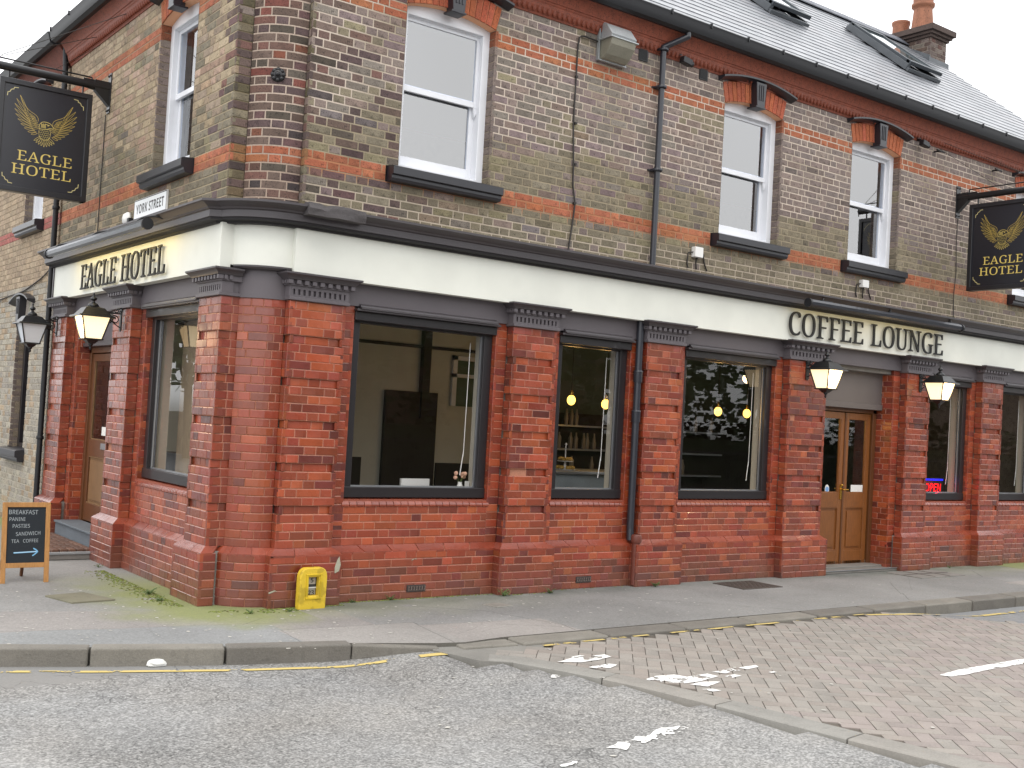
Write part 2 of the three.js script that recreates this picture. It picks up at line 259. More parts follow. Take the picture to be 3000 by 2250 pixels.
/* one stretch of brickwork under `parent`: a mortar mesh (the part) with bricks as its sub-parts, the largest `limit` singly, the rest joined */
function brickwork(o) {
  const { parent, name = 'brick_wall', frame, u0, u1, v0, v1, course, kind = 'brick', holes = () => [], tone, mortar, joint = 0.009, inset = 0.006, bev = 0.004, limit = 300, proud = () => 0, len = [0.225, 0.108], whole = false, nameBrick = kind === 'glaze' ? 'glazed_brick' : 'brick', phase = 0, wild = 0.25, edge = 0 } = o;
  const rnd = RNG(7000 + 97 * brickSeed++), rows = Math.max(1, Math.round((v1 - v0) / course)), c = (v1 - v0) / rows, list = [], mpos = [], muv = [], mcol = [];
  for (let r = 0; r < rows; r++) {
    const a = v0 + r * c, b = a + c, solid = holes(a, b).reduce((l, [p, q]) => cut(l, p, q), [[u0, u1]]);
    const P = len[0] + len[1] + 2 * joint; const row = whole ? [[u0 + 0.001, u1 - 0.001]] : []; let u = whole ? u1 : u0 - P * 2 + ((r + phase) % 2 ? (P / 2) : 0) + (rnd() - 0.5) * 0.02, st = true;
    while (u < u1) { if (rnd() < wild * 0.25) st = !st; const w = (st ? len[0] : len[1]) * (1 + (rnd() - 0.5) * 0.05); row.push([u + joint / 2, u + w + joint / 2]); u += w + joint; st = !st; }
    const n0 = proud(r, rows);
    for (const [p, q] of solid) {
      for (const [s, t] of row) { let A = Math.max(s, p + (p > u0 ? joint * 0.3 : edge)), B = Math.min(t, q - (q < u1 ? joint * 0.3 : edge)); if (B - A > 0.02) { if (A - p < 0.035) A = p + (p === u0 ? edge : 0.002); if (q - B < 0.035) B = q - (q === u1 ? edge : 0.002); if (!list.length || list.at(-1).r !== r || list.at(-1).u1 < A) list.push({ u0: A, u1: B, v0: a + joint / 2, v1: b - joint / 2, n: n0, r }); } }
      const k = Math.max(1, Math.ceil((q - p) / (frame.flat ? 0.35 : 0.05))), ny = n0 - inset;
      for (let i = 0; i < k; i++) { const s = lerp(p, q, i / k), t = lerp(p, q, (i + 1) / k); for (const [x, y] of [[s, a], [t, a], [t, b], [s, a], [t, b], [s, b]]) { mpos.push(...frame.at(x, y, ny)); muv.push(x, y); const m = mortar(x, y); mcol.push(m.r, m.g, m.b); } }
      for (const [y, dn] of [[b, -0.05], [a, -0.05]]) if (n0 !== 0 || proud(r - 1, rows) !== n0 || proud(r + 1, rows) !== n0) { const up = y === b; for (let i = 0; i < k; i++) { const s = lerp(p, q, i / k), t = lerp(p, q, (i + 1) / k); const F = [[s, ny], [t, ny], [t, dn], [s, dn]]; for (const ix of up ? [0, 1, 2, 0, 2, 3] : [0, 2, 1, 0, 3, 2]) { mpos.push(...frame.at(F[ix][0], y, F[ix][1])); muv.push(F[ix][0], F[ix][1]); const m = mortar(F[ix][0], y); mcol.push(m.r, m.g, m.b); } } }
    }
  }
  const g = new THREE.BufferGeometry(); g.setAttribute('position', new THREE.Float32BufferAttribute(mpos, 3)); g.setAttribute('uv', new THREE.Float32BufferAttribute(muv, 2)); g.setAttribute('color', new THREE.Float32BufferAttribute(mcol, 3)); g.computeVertexNormals();
  const wall = mesh(name, g, M.mortar, parent);
  for (const k of list) { k.um = (k.u0 + k.u1) / 2; k.vm = (k.v0 + k.v1) / 2; k.col = tone(k.um, k.vm, rnd, k); k.pos = frame.at(k.um, k.vm, k.n); k.size = shown(k.pos, k.u1 - k.u0, k.v1 - k.v0, frame.normal); k.var = Math.floor(rnd() * 4); k.jig = (rnd() - 0.5) * 0.0016; }
  const order = [...list].sort((a, b) => b.size - a.size), rest = [];
  order.forEach((k, i) => {
    const w = k.u1 - k.u0, h = k.v1 - k.v0, single = i < limit && k.size > 0.02;
    if (frame.flat) {
      const geo = brickGeo(w, h, bev, 0.03, k.var), p = frame.at(k.um, k.vm, k.n + k.jig);
      if (single) { const m = mesh(nameBrick, geo, matFor(kind, k.col), wall); m.position.set(...p); m.rotation.y = frame.turn; m.scale.x = w / (Math.round(w * 400) / 400); }
      else { const q = geo.clone(); q.rotateY(frame.turn); q.translate(...p); rest.push(tint(q, k.col)); }
    } else {
      const f2 = { at: (u, v, n) => frame.at(u, v, n + k.n + k.jig) }, q = bend(f2, k.u0, k.u1, k.v0, k.v1, bev, 0.03, k.var * 1.7, k.var * 2.3);
      if (single) mesh(nameBrick, q, matFor(kind, k.col), wall); else rest.push(tint(q, k.col));
    }
  });
  if (rest.length) stuff(mesh(nameBrick + 's', rest, stuffMat[kind], wall));
  return wall;
}
const pick = (p, r) => p[Math.floor(r() * p.length)];
// ------------------------------------------------------------------ the hotel
const hotel = thing('corner_hotel', 'two-storey corner building of brown brick over red glazed brick with a grey slate roof', 'building');
const HX = 14.15, HZ = -5.72;                        // far ends of the two fronts
const PF = -0.03, WF = -0.14, UB = -0.06, SP = 0.03, SW = 0.14, SU = 0.06;
const CU = 0.0775, CT = 0.0753;                      // brick courses above and below
const group = (name, parent = hotel) => { const g = new THREE.Group(); g.name = name; parent.add(g); return g; };
// openings of the upper storey (front along x, side along z)
const SILL = 4.06, SPRING = 5.62;
const upFront = [[1.57, 2.605], [5.94, 6.975], [8.37, 9.425], [12.39, 13.42]];
const upSide = [[-2.43, -1.4]];
function archHoles(list) { // sill stone, opening and arch, course by course
  return (a, b) => {
    const m = (a + b) / 2, out = [];
    for (const [p, q] of list) {
      if (m > 3.9 && m < 4.055) out.push([p - 0.13, q + 0.13]);
      else if (b > SILL - 0.02 && m < SPRING) out.push([p, q]);
      else if (m >= SPRING && m < 5.93) { const t = (m - SPRING) / 0.25, e = 0.0 + 0.06 * t + (m > 5.84 ? 0.03 : 0); if (m < 5.86) out.push([p - e, q + e]); else { const f = m > 5.92 ? 0.32 : 0.48; const mid = (p + q) / 2; out.push([mid - f, mid + f]); } }
    }
    return out;
  };
}
const upperV = [3.435, 5.915];
// tones of the upper brickwork: brown above, olive and soot where water runs off the cornice and sills
function upperTone(side) {
  return (u, v, r) => {
    const k = (v - 4.055) / CU, row = Math.floor(k + 0.01);
    if (row === -1 || row === -2 || row === 19 || row === 18) return pick(PAL.orange, r).clone().multiplyScalar(row < 0 ? 0.9 + 0.2 * r() : 0.9 + 0.15 * r());
    const n = fbm(u * 1.1 + 7, v * 1.3 + 3, 4, side ? 2 : 0), olive = smooth(0.44, 0.64, n + 0.4 * smooth(4.8, 4.0, v) - 0.14), pale = 0.92 + 0.22 * (fbm(u * 0.5, v * 0.7, 3, 1) - 0.5) + 0.14 * smooth(4.3, 5.2, v);
    let p = r() < olive * 0.85 ? PAL.olive : side ? PAL.buff : PAL.stock;
    const dark = side ? smooth(-0.9, -0.4, u) : smooth(2.4, 0.6, u);
    if (r() < dark * 0.55) p = PAL.dark;
    const c = pick(p, r).clone().multiplyScalar(pale * (side ? 1.0 : 1.06)); if (r() < 0.05) c.multiplyScalar(0.7); return c;
  };
}
const mortPale = C('#dfd0c2'), mortOlive = C('#a0947a'), mortBuff = C('#c6b598'), mortSide = C('#a59680'), mortGlaze = C('#e0a184'), mortGlazeD = C('#945a48'), mortOrange = C('#eab08a');
function upperMortar(side) {
  return (u, v) => {
    const row = Math.floor((v - 4.055) / CU + 0.5), n = fbm(u * 1.2 + 2, v * 1.6 + 9, 4, 3);
    let t = smooth(0.38, 0.6, n + 0.5 * smooth(4.75, 4.15, v) - 0.1);
    if (!side && v < 3.75) t *= 0.5;
    const c = (side ? (v > 4.3 && u < -0.9 ? mortSide : mortBuff) : mortPale).clone().lerp(mortOlive, t * (side ? 0.5 : 0.9));
    if (v > 3.9 && v < 4.055) c.lerp(C('#c47b50'), 0.75); return c;
  };
}
brickwork({ parent: hotel, frame: flatFront(UB), u0: 0.61, u1: HX, v0: upperV[0], v1: upperV[1], course: CU, tone: upperTone(false), mortar: upperMortar(false), holes: archHoles(upFront), limit: 330, joint: 0.0125, inset: 0.003, wild: 0.35 });
brickwork({ parent: hotel, frame: flatSide(SU), u0: HZ, u1: -0.41, v0: upperV[0], v1: upperV[1], course: CU, tone: upperTone(true), mortar: upperMortar(true), holes: archHoles(upSide), limit: 300, joint: 0.0105, inset: 0.004, wild: 0.35 });
// the rounded corner above, with its two small returns
const darkTone = (u, v, r) => { const row = Math.floor((v - 4.055) / CU + 0.01); if (row === -1 || row === -2 || row === 19 || row === 18) return pick(PAL.orange, r).clone().multiplyScalar(0.8 + 0.3 * r()); const c = pick(PAL.dark, r).clone(); if (r() < 0.16) c.lerp(C('#8f4a35'), 0.6); if (r() < 0.1) c.multiplyScalar(0.65); return c.multiplyScalar(1.0 + 0.15 * (fbm(u * 3, v * 2) - 0.5)); };
const cornerMortar = (u, v) => mortPale.clone().lerp(C('#b39c8c'), 0.5).lerp(C('#8a6a55'), 0.3 * smooth(4.3, 3.8, v));
const UA = { cx: 0.6, cz: -0.55, R: 0.42, a0: THREE.MathUtils.degToRad(160.5), a1: THREE.MathUtils.degToRad(88.6) };
brickwork({ parent: hotel, name: 'curved_brick_wall', frame: { ...arcFrame(UA.cx, UA.cz, UA.R, -(2 * Math.PI - UA.a0)), at: (u, v, n) => { const p = UA.a0 - u / UA.R; return [UA.cx + (UA.R + n) * Math.cos(p), v, UA.cz + (UA.R + n) * Math.sin(p)]; } }, u0: 0, u1: UA.R * (UA.a0 - UA.a1), v0: upperV[0], v1: upperV[1], course: CU, tone: darkTone, mortar: cornerMortar, limit: 160, joint: 0.012, inset: 0.003, len: [0.22, 0.105], wild: 0.1 });
const retTone = (u, v, r) => { const c = upperTone(false)(0.8, v, r); return r() < 0.3 ? c.lerp(C('#6b6a42'), 0.5) : c; };
brickwork({ parent: hotel, frame: flatSide(0.61), u0: -0.13, u1: UB, v0: upperV[0], v1: upperV[1], course: CU, tone: retTone, mortar: () => C('#9a8b70'), limit: 0, whole: true });
brickwork({ parent: hotel, frame: flatFront(-0.41), u0: SU, u1: 0.204, v0: upperV[0], v1: upperV[1], course: CU, tone: retTone, mortar: () => C('#8d8064'), limit: 0, whole: true });
// solid backing of both storeys so that no light leaks through joints or openings' edges
function backing(list, a, b, v0, v1, make) { let x = a; const out = []; for (const [p, q, s, t] of [...list, [b, b, v0, v0]]) { if (p > x) out.push(make(x, p, v0, v1)); if (q > p) { if (s > v0) out.push(make(p, q, v0, s)); if (t < v1) out.push(make(p, q, t, v1)); } x = q; } return out; }
const inner = std({ color: C('#b9b3a4'), roughness: 0.9, map: paintTex });
mesh('inner_wall', backing(upFront.map(([p, q]) => [p - 0.02, q + 0.02, SILL - 0.06, SPRING + 0.1]), 0.66, HX, 3.0, 6.2, (x, y, s, t) => bx(x, y, s, t, -0.4, UB - 0.045, 0)), inner, hotel);
mesh('inner_wall', backing(upSide.map(([p, q]) => [p - 0.02, q + 0.02, SILL - 0.06, SPRING + 0.1]), HZ, -0.46, 3.0, 6.2, (x, y, s, t) => bx(SU + 0.045, 0.4, s, t, x, y, 0)), inner, hotel);
mesh('inner_wall', [lathe([[0.37, 3.0], [0.37, 6.2]], 24, [0.6, 0, -0.55])], inner, hotel);

// ---- sash windows of the upper storey
const ART = { white: std({ color: C('#d9dce2'), roughness: 0.9 }), dim: std({ color: C('#8f9299'), roughness: 0.9 }) };
function archPts(w, h0, rise, n = 14, extra = 0) { const R = (w * w / 4 + rise * rise) / (2 * rise), cy = h0 + rise - R, out = []; const a = Math.asin((w / 2) / R); for (let i = 0; i <= n; i++) { const t = -a + (2 * a * i) / n; out.push([(R + extra) * Math.sin(t), cy + (R + extra) * Math.cos(t)]); } return out; }
function sashWindow(cx, w, toWorld, blind, parent = hotel, fm = M.upvc, hasHood = true, vous = PAL.voussoir) { // local: x along wall, y up, z outwards from the wall face
  const g = group('sash_window', parent); toWorld(g, cx);
  const H = w / 2, rise = 0.075, base = SILL, top = SPRING;
  const arch = archPts(w, top, rise), zf = -0.15;
  // box frame: outer arched shape with a rectangular hole
  const fs = new THREE.Shape([[-H, base], [H, base], ...arch.slice().reverse()].map(([x, y]) => new THREE.Vector2(x, y)));
  const ft = 0.075, i0 = [-H + ft, H - ft, base + 0.05, top - 0.05];
  fs.holes.push(new THREE.Path([[i0[0], i0[2]], [i0[0], i0[3]], [i0[1], i0[3]], [i0[1], i0[2]]].map(([x, y]) => new THREE.Vector2(x, y))));
  const fg = plain(new THREE.ExtrudeGeometry(fs, { depth: 0.04, bevelEnabled: true, bevelSize: 0.004, bevelThickness: 0.004, bevelSegments: 1 })); fg.translate(0, 0, zf); mesh('frame', boxUV(fg), fm, g);
  mesh('frame', [bx(-H + 0.03, -H + ft + 0.002, base, top, zf - 0.1, zf - 0.002, 0), bx(H - ft - 0.002, H - 0.03, base, top, zf - 0.1, zf - 0.002, 0), bx(-H, H, base - 0.02, base + 0.052, zf - 0.1, zf + 0.03, 0.004), bx(-H + ft, H - ft, top - 0.06, top - 0.045, zf - 0.1, zf + 0.01, 0)], fm, g);
  const mid = 4.89, [l, r, b, t] = i0;
  const sash = (y0, y1, z, bot, tp, st) => { const s = g; mesh('sash_frame', [bx(l, l + st, y0, y1, z - 0.035, z), bx(r - st, r, y0, y1, z - 0.035, z), bx(l + st, r - st, y0, y0 + bot, z - 0.035, z), bx(l + st, r - st, y1 - tp, y1, z - 0.035, z)], fm, s); mesh('pane', quad([l + st, y0 + bot, z - 0.014], [r - st, y0 + bot, z - 0.014], [r - st, y1 - tp, z - 0.014], [l + st, y1 - tp, z - 0.014]), M.sashGlass, s); };
  sash(mid - 0.045, t, zf - 0.012, 0.055, 0.045, 0.035); sash(b, mid + 0.03, zf - 0.052, 0.115, 0.045, 0.055);
  mesh('sash_horn', [prism([[0, 0], [0.035, 0], [0.035, -0.05], [0.018, -0.1], [0.006, -0.05]], 0.03)].map((q) => { q.translate(r - 0.036, mid - 0.045, zf - 0.045); return q; }), fm, g);
  // room behind with a roller blind or net
  if (blind) mesh('roller_blind', bx(l + 0.02, r - 0.02, blind, t, zf - 0.13, zf - 0.122, 0), ART.white, g);
  mesh('window_recess', [bx(-H - 0.02, H + 0.02, base - 0.08, base, -0.5, zf - 0.1, 0)], ART.white, g);
  // stone sill
  const sp = [[0, 3.90], [0.075, 3.905], [0.09, 3.93], [0.09, 3.955], [0.12, 3.965], [0.12, 4.035], [0.1, 4.045], [-0.14, 4.066], [-0.14, 3.90]];
  const sg = sweep(sp, [[-H - 0.115, 0], [H + 0.115, 0]]); mesh('sill', sg, M.sillBlack, g);
  // gauged arch of orange bricks
  const rnd = RNG(Math.round(cx * 991) + 5), n = 15, skew = 0.055, R = archPts(w, top, rise, 2);
  const inPt = (s) => { const p = archPts(w, top, rise, 2); const RR = (w * w / 4 + rise * rise) / (2 * rise), a = Math.asin((w / 2) / RR) * (2 * s - 1); return [RR * Math.sin(a), top + rise - RR + RR * Math.cos(a)]; };
  const outPt = (s) => { const W2 = w + 2 * skew, h = 0.235, RR = (W2 * W2 / 4 + rise * rise) / (2 * rise), a = Math.asin((W2 / 2) / RR) * (2 * s - 1); return [RR * Math.sin(a), top + h + rise - RR + RR * Math.cos(a) - 0.01]; };
  const ag = group('arch', parent); toWorld(ag, cx); const ar = ag; mesh('arch_bed', prism([...Array.from({ length: 11 }, (_, i) => inPt(i / 10)), ...Array.from({ length: 11 }, (_, i) => outPt(1 - i / 10))], 0.1).translate(0, 0, -0.106), std({ color: mortOrange, roughness: 0.95 }), ag);
  for (let i = 0; i < n; i++) { if (i === 7) continue; const e = 0.085 / n * 1.1, a = i / n + e, b2 = (i + 1) / n - e; const q = prism([inPt(a), inPt(b2), outPt(b2), outPt(a)], 0.012, 0.002); q.translate(0, 0, -0.008 + rnd() * 0.002); mesh('brick', q, matFor('brick', pick(vous, rnd).clone().multiplyScalar(0.92 + rnd() * 0.18)), ar); }
  // soffit shade board and keystone, hood mould
  const ks = prism([[-0.062, top + rise - 0.045], [0.062, top + rise - 0.045], [0.085, top + 0.315], [-0.085, top + 0.315]], 0.115, 0.005); ks.translate(0, 0, -0.02);
  const fl = [-0.035, 0, 0.035].map((x) => bx(x - 0.007, x + 0.007, top + rise + 0.03, top + 0.29, 0.095, 0.108, 0.002));
  mesh('keystone', [ks, ...fl, bx(-0.085, 0.085, top + rise - 0.06, top + rise - 0.04, -0.05, 0.1, 0.004)], M.sillBlack, g);
  if (hasHood) {
    const W3 = w + 0.26, pts = Array.from({ length: 25 }, (_, i) => { const rs = 0.088, RR = (W3 * W3 / 4 + rs * rs) / (2 * rs), a = Math.asin((W3 / 2) / RR) * (2 * i / 24 - 1); return [RR * Math.sin(a), top + 0.225 + rs - RR + RR * Math.cos(a)]; });
    const pr = [[0, 0], [0.02, 0], [0.09, 0.022], [0.105, 0.03], [0.105, 0.05], [0, 0.055]], pos = [];
    for (let i = 0; i < 24; i++) for (let j = 0; j < pr.length - 1; j++) { const Q = (k, m) => [pts[k][0] + (pts[k][0] / 6) * pr[m][1], pts[k][1] + pr[m][1], pr[m][0]]; const A = Q(i, j), B = Q(i + 1, j), D = Q(i, j + 1), E = Q(i + 1, j + 1); pos.push(...A, ...B, ...E, ...A, ...E, ...D); }
    for (const k of [0, 24]) for (let m = 1; m < pr.length - 1; m++) { const Q = (mm) => [pts[k][0] + (pts[k][0] / 6) * pr[mm][1], pts[k][1] + pr[mm][1], pr[mm][0]]; pos.push(...Q(0), ...Q(m), ...Q(m + 1)); }
    const hg = new THREE.BufferGeometry(); hg.setAttribute('position', new THREE.Float32BufferAttribute(pos, 3)); hg.computeVertexNormals(); mesh('hood_mould', boxUV(plain(toCreasedNormals(hg, 0.4))), M.sillBlack, g);
  }
  // reveals: brick returns beside the frame
  return g;
}
const placeFront = (g, cx) => g.position.set(cx, 0, UB), placeSide = (g, cx) => { g.position.set(SU, 0, cx); g.rotation.y = -Math.PI / 2; };
upFront.forEach(([p, q], i) => sashWindow((p + q) / 2, q - p, placeFront, [0, 0, 0, 0][i]));
upSide.forEach(([p, q]) => sashWindow((p + q) / 2, q - p, placeSide, 0));
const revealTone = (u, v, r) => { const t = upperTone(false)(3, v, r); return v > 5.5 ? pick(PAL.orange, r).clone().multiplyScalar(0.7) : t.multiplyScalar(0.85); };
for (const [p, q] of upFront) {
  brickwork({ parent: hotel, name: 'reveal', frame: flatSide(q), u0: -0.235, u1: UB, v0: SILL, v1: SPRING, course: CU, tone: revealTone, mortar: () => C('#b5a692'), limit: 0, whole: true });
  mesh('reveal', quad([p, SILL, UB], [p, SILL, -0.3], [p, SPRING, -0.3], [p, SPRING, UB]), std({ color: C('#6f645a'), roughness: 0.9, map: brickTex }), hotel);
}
for (const [p, q] of upSide) {
  brickwork({ parent: hotel, name: 'reveal', frame: flatFront(p), u0: SU, u1: 0.225, v0: SILL, v1: SPRING, course: CU, tone: revealTone, mortar: () => C('#9a8b76'), limit: 0, whole: true });
  mesh('reveal', quad([SU, SILL, q], [0.3, SILL, q], [0.3, SPRING, q], [SU, SPRING, q]).scale(1, 1, 1), std({ color: C('#6f645a'), roughness: 0.9, map: brickTex, side: THREE.DoubleSide }), hotel);
}
// ------------------------------------------------------------------ ground storey
const flatRear = (z) => ({ flat: true, turn: Math.PI, at: (u, v, n) => [-u, v, z - n], normal: V(0, 0, -1) });
const FR = { side: false, face: (n) => flatFront(n), at: (u, v, n) => [u, v, n] }, SD = { side: true, face: (n) => flatSide(-n), at: (u, v, n) => [-n, v, u] };
function ret(E, u, s, n0, n1) { if (!E.side) return s < 0 ? { frame: flatSide(u), u0: n0, u1: n1 } : { frame: flatBack(u), u0: -n1, u1: -n0 }; return s > 0 ? { frame: flatFront(u), u0: -n1, u1: -n0 } : { frame: flatRear(u), u0: n0, u1: n1 }; }
const orient = (g, E) => { if (E.side) g.rotation.y = -Math.PI / 2; return g; };           // local x = u, y = up, z = outwards
const PT = 2.69, PB = 0.505, PLN = 0.455, OUT = 0.07;
function glazeTone(hot = 0, seed = 0) {
  return (u, v, r) => {
    const n = fbm(u * 1.7 + seed * 3.1, v * 1.2 + 11, 3, 1); let p = PAL.glaze; if (r() < 0.07 + 0.16 * smooth(0.55, 0.7, n)) p = PAL.glazeDark; else if (r() < hot + 0.25 * smooth(0.6, 0.4, n)) p = PAL.glazeHot;
    const c = pick(p, r).clone().multiplyScalar(0.93 + 0.16 * r()); if (v < 0.36) { const t = smooth(0.4, 0.02, v) * (0.35 + 0.6 * n); c.lerp(pick(PAL.glazeDirty, r), clamp(t)); } return c;
  };
}
const glazeMortar = (u, v) => mortGlaze.clone().lerp(mortGlazeD, clamp(0.25 + 0.9 * (fbm(u * 2.2, v * 2.2, 3, 2) - 0.35) + smooth(0.4, 0.05, v) * 0.4));
const GL = { kind: 'glaze', course: CT, joint: 0.0065, inset: 0.0045, bev: 0.004, mortar: glazeMortar, wild: 0.3, len: [0.225, 0.108] };
// sloping plinth bricks: quads bottom a->b, top c<-d given as (u, v, n)
function wedge(at, b0, b1, t1, t0, th = 0.02) {
  const P = [b0, b1, t1, t0], Q = P.map(([u, v, n]) => [u, v - th, n]); const pos = [], f = (...i) => { for (const k of i) pos.push(...at(...(k < 4 ? P[k] : Q[k - 4]))); };
  f(0, 1, 2, 0, 2, 3); f(4, 5, 1, 4, 1, 0); f(1, 5, 6, 1, 6, 2); f(0, 3, 7, 0, 7, 4);
  const g = new THREE.BufferGeometry(); g.setAttribute('position', new THREE.Float32BufferAttribute(pos, 3)); g.computeVertexNormals(); return boxUV(g, 1, b0[0] * 1.3, 0.2);
}
const splayMat = ['94452f', '8c402c', '9b4c36', '883e2b'].map((h) => phy({ color: C('#' + h), ...GLZ, roughness: 0.26 }));
let splayN = 0;
function splays(parent, at, n, B0, B1, T0, T1) { // n bricks along the slope between two edges
  for (let i = 0; i < n; i++) { const L = (a, b, t) => a.map((x, k) => lerp(x, b[k], t)), a = i / n + (i ? 0.003 : 0), b = (i + 1) / n - (i < n - 1 ? 0.003 : 0); mesh('plinth_brick', wedge(at, L(B0, B1, a), L(B0, B1, b), L(T0, T1, b), L(T0, T1, a)), splayMat[(splayN = (splayN * 7 + 3) % 31) % 4], parent); }
}
function pilaster(E, a, b, seed, shownSide) {
  const p = hotel;
  brickwork({ ...GL, parent: p, name: 'pilaster', frame: E.face(PF - 0.022), u0: a, u1: b, v0: PB, v1: PT, tone: glazeTone(0.1, seed), limit: 120, proud: (r) => (r % 5 === 4 ? 0 : 0.022), holes: (y0, y1) => { const r = Math.round((y0 - PB) / ((PT - PB) / 29)); return r % 5 === 4 ? [[a, a + 0.018], [b - 0.018, b]] : []; }, phase: seed % 2 });
  for (const s of [-1, 1]) {
    const R = ret(E, s < 0 ? a : b, s, E.side && a === -0.84 ? -0.21 : WF, PF);
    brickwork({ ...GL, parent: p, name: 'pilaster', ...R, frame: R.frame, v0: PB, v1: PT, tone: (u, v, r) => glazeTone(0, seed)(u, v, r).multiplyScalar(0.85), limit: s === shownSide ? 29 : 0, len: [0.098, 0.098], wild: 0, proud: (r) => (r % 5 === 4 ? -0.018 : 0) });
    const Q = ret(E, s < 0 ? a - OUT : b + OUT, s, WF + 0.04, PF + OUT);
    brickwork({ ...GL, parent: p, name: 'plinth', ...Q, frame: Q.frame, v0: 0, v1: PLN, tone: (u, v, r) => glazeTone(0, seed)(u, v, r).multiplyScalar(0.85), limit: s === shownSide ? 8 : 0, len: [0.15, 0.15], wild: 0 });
  }
  brickwork({ ...GL, parent: p, name: 'plinth', frame: E.face(PF + OUT), u0: a - OUT, u1: b + OUT, v0: 0, v1: PLN, tone: glazeTone(0.02, seed + 5), limit: 40, phase: 1 });
  const core = orient(group('pilaster_core', p), E); mesh('core', [bx(a + 0.03, b - 0.03, 0, PT + 0.2, -0.3, PF - 0.07, 0), bx(a - 0.03, b + 0.03, 0, PLN + 0.01, -0.2, PF + 0.03, 0)], M.stone, core);
  const y0 = PLN, y1 = PB + 0.004, o = PF + OUT, pc = group('plinth_course');
  splays(pc, E.at, 3, [a - OUT, y0, o], [b + OUT, y0, o], [a, y1, PF], [b, y1, PF]);
  splays(pc, E.at, 1, [a - OUT, y0, WF + OUT], [a - OUT, y0, o], [a, y1, WF], [a, y1, PF]); splays(pc, E.at, 1, [b + OUT, y0, o], [b + OUT, y0, WF + OUT], [b, y1, PF], [b, y1, WF]);
  capital(E, a, b, p);
}
function capital(E, a, b, p) {
  const g = orient(group('capital', p), E), q = [];
  q.push(bx(a - 0.022, b + 0.022, PT + 0.002, PT + 0.032, -0.2, 0.0, 0.006), bx(a, b, PT + 0.03, 2.82, -0.2, -0.042, 0), bx(a, b, PT + 0.03, 2.742, -0.1, -0.018, 0.003), bx(a, b, 2.79, 2.822, -0.1, -0.018, 0.003));
  const n = 11, w = (b - a) / n; for (let i = 0; i <= n; i++) { const x = a + i * w; q.push(bx(Math.max(a, x - w * 0.28), Math.min(b, x + w * 0.28), 2.74, 2.792, -0.1, -0.018, 0.003)); }
  for (const s of [a + 0.001, b - 0.001]) q.push(bx(s - 0.02, s + 0.02, PT + 0.03, 2.82, -0.13, -0.02, 0.003));
  q.push(bx(a - 0.035, b + 0.035, 2.82, 2.872, -0.2, -0.004, 0.003));
  mesh('capital', q, M.charcoalLight, g);
  const d = [], m = 9, x0 = a - 0.05, W = b - a + 0.1, step = W / (m - 0.45); for (let i = 0; i < m; i++) d.push(bx(x0 + i * step, x0 + i * step + step * 0.55, 2.832, 2.868, -0.02, 0.03, 0.003)); for (const s of [a - 0.055, b + 0.02]) for (const z of [-0.09, -0.04]) d.push(bx(s, s + 0.035, 2.832, 2.868, z - 0.015, z + 0.015, 0.002));
  mesh('dentils', d, M.charcoalLight, g);
  const t = sweep([[-0.06, 2.868], [0.0, 2.87], [0.008, 2.885], [0.03, 2.905], [0.045, 2.915], [0.045, 2.93], [-0.06, 2.945]], [[a - 0.055, -0.19], [a - 0.055, 0.035], [b + 0.055, 0.035], [b + 0.055, -0.19]].map(([x, z]) => [x, z])); mesh('moulding', t, M.charcoal, g);
}
const PILF = [[0.543, 1.10], [3.01, 3.57], [4.87, 5.435], [7.30, 8.03], [9.77, 10.325], [11.65, 12.21], [13.55, 14.15]];
const PILS = [[-0.84, -0.325], [-3.285, -2.69], [-5.64, -5.07]];
PILF.forEach(([a, b], i) => pilaster(FR, a, b, i + 1, -1)); PILS.forEach(([a, b], i) => pilaster(SD, a, b, i + 11, 1));
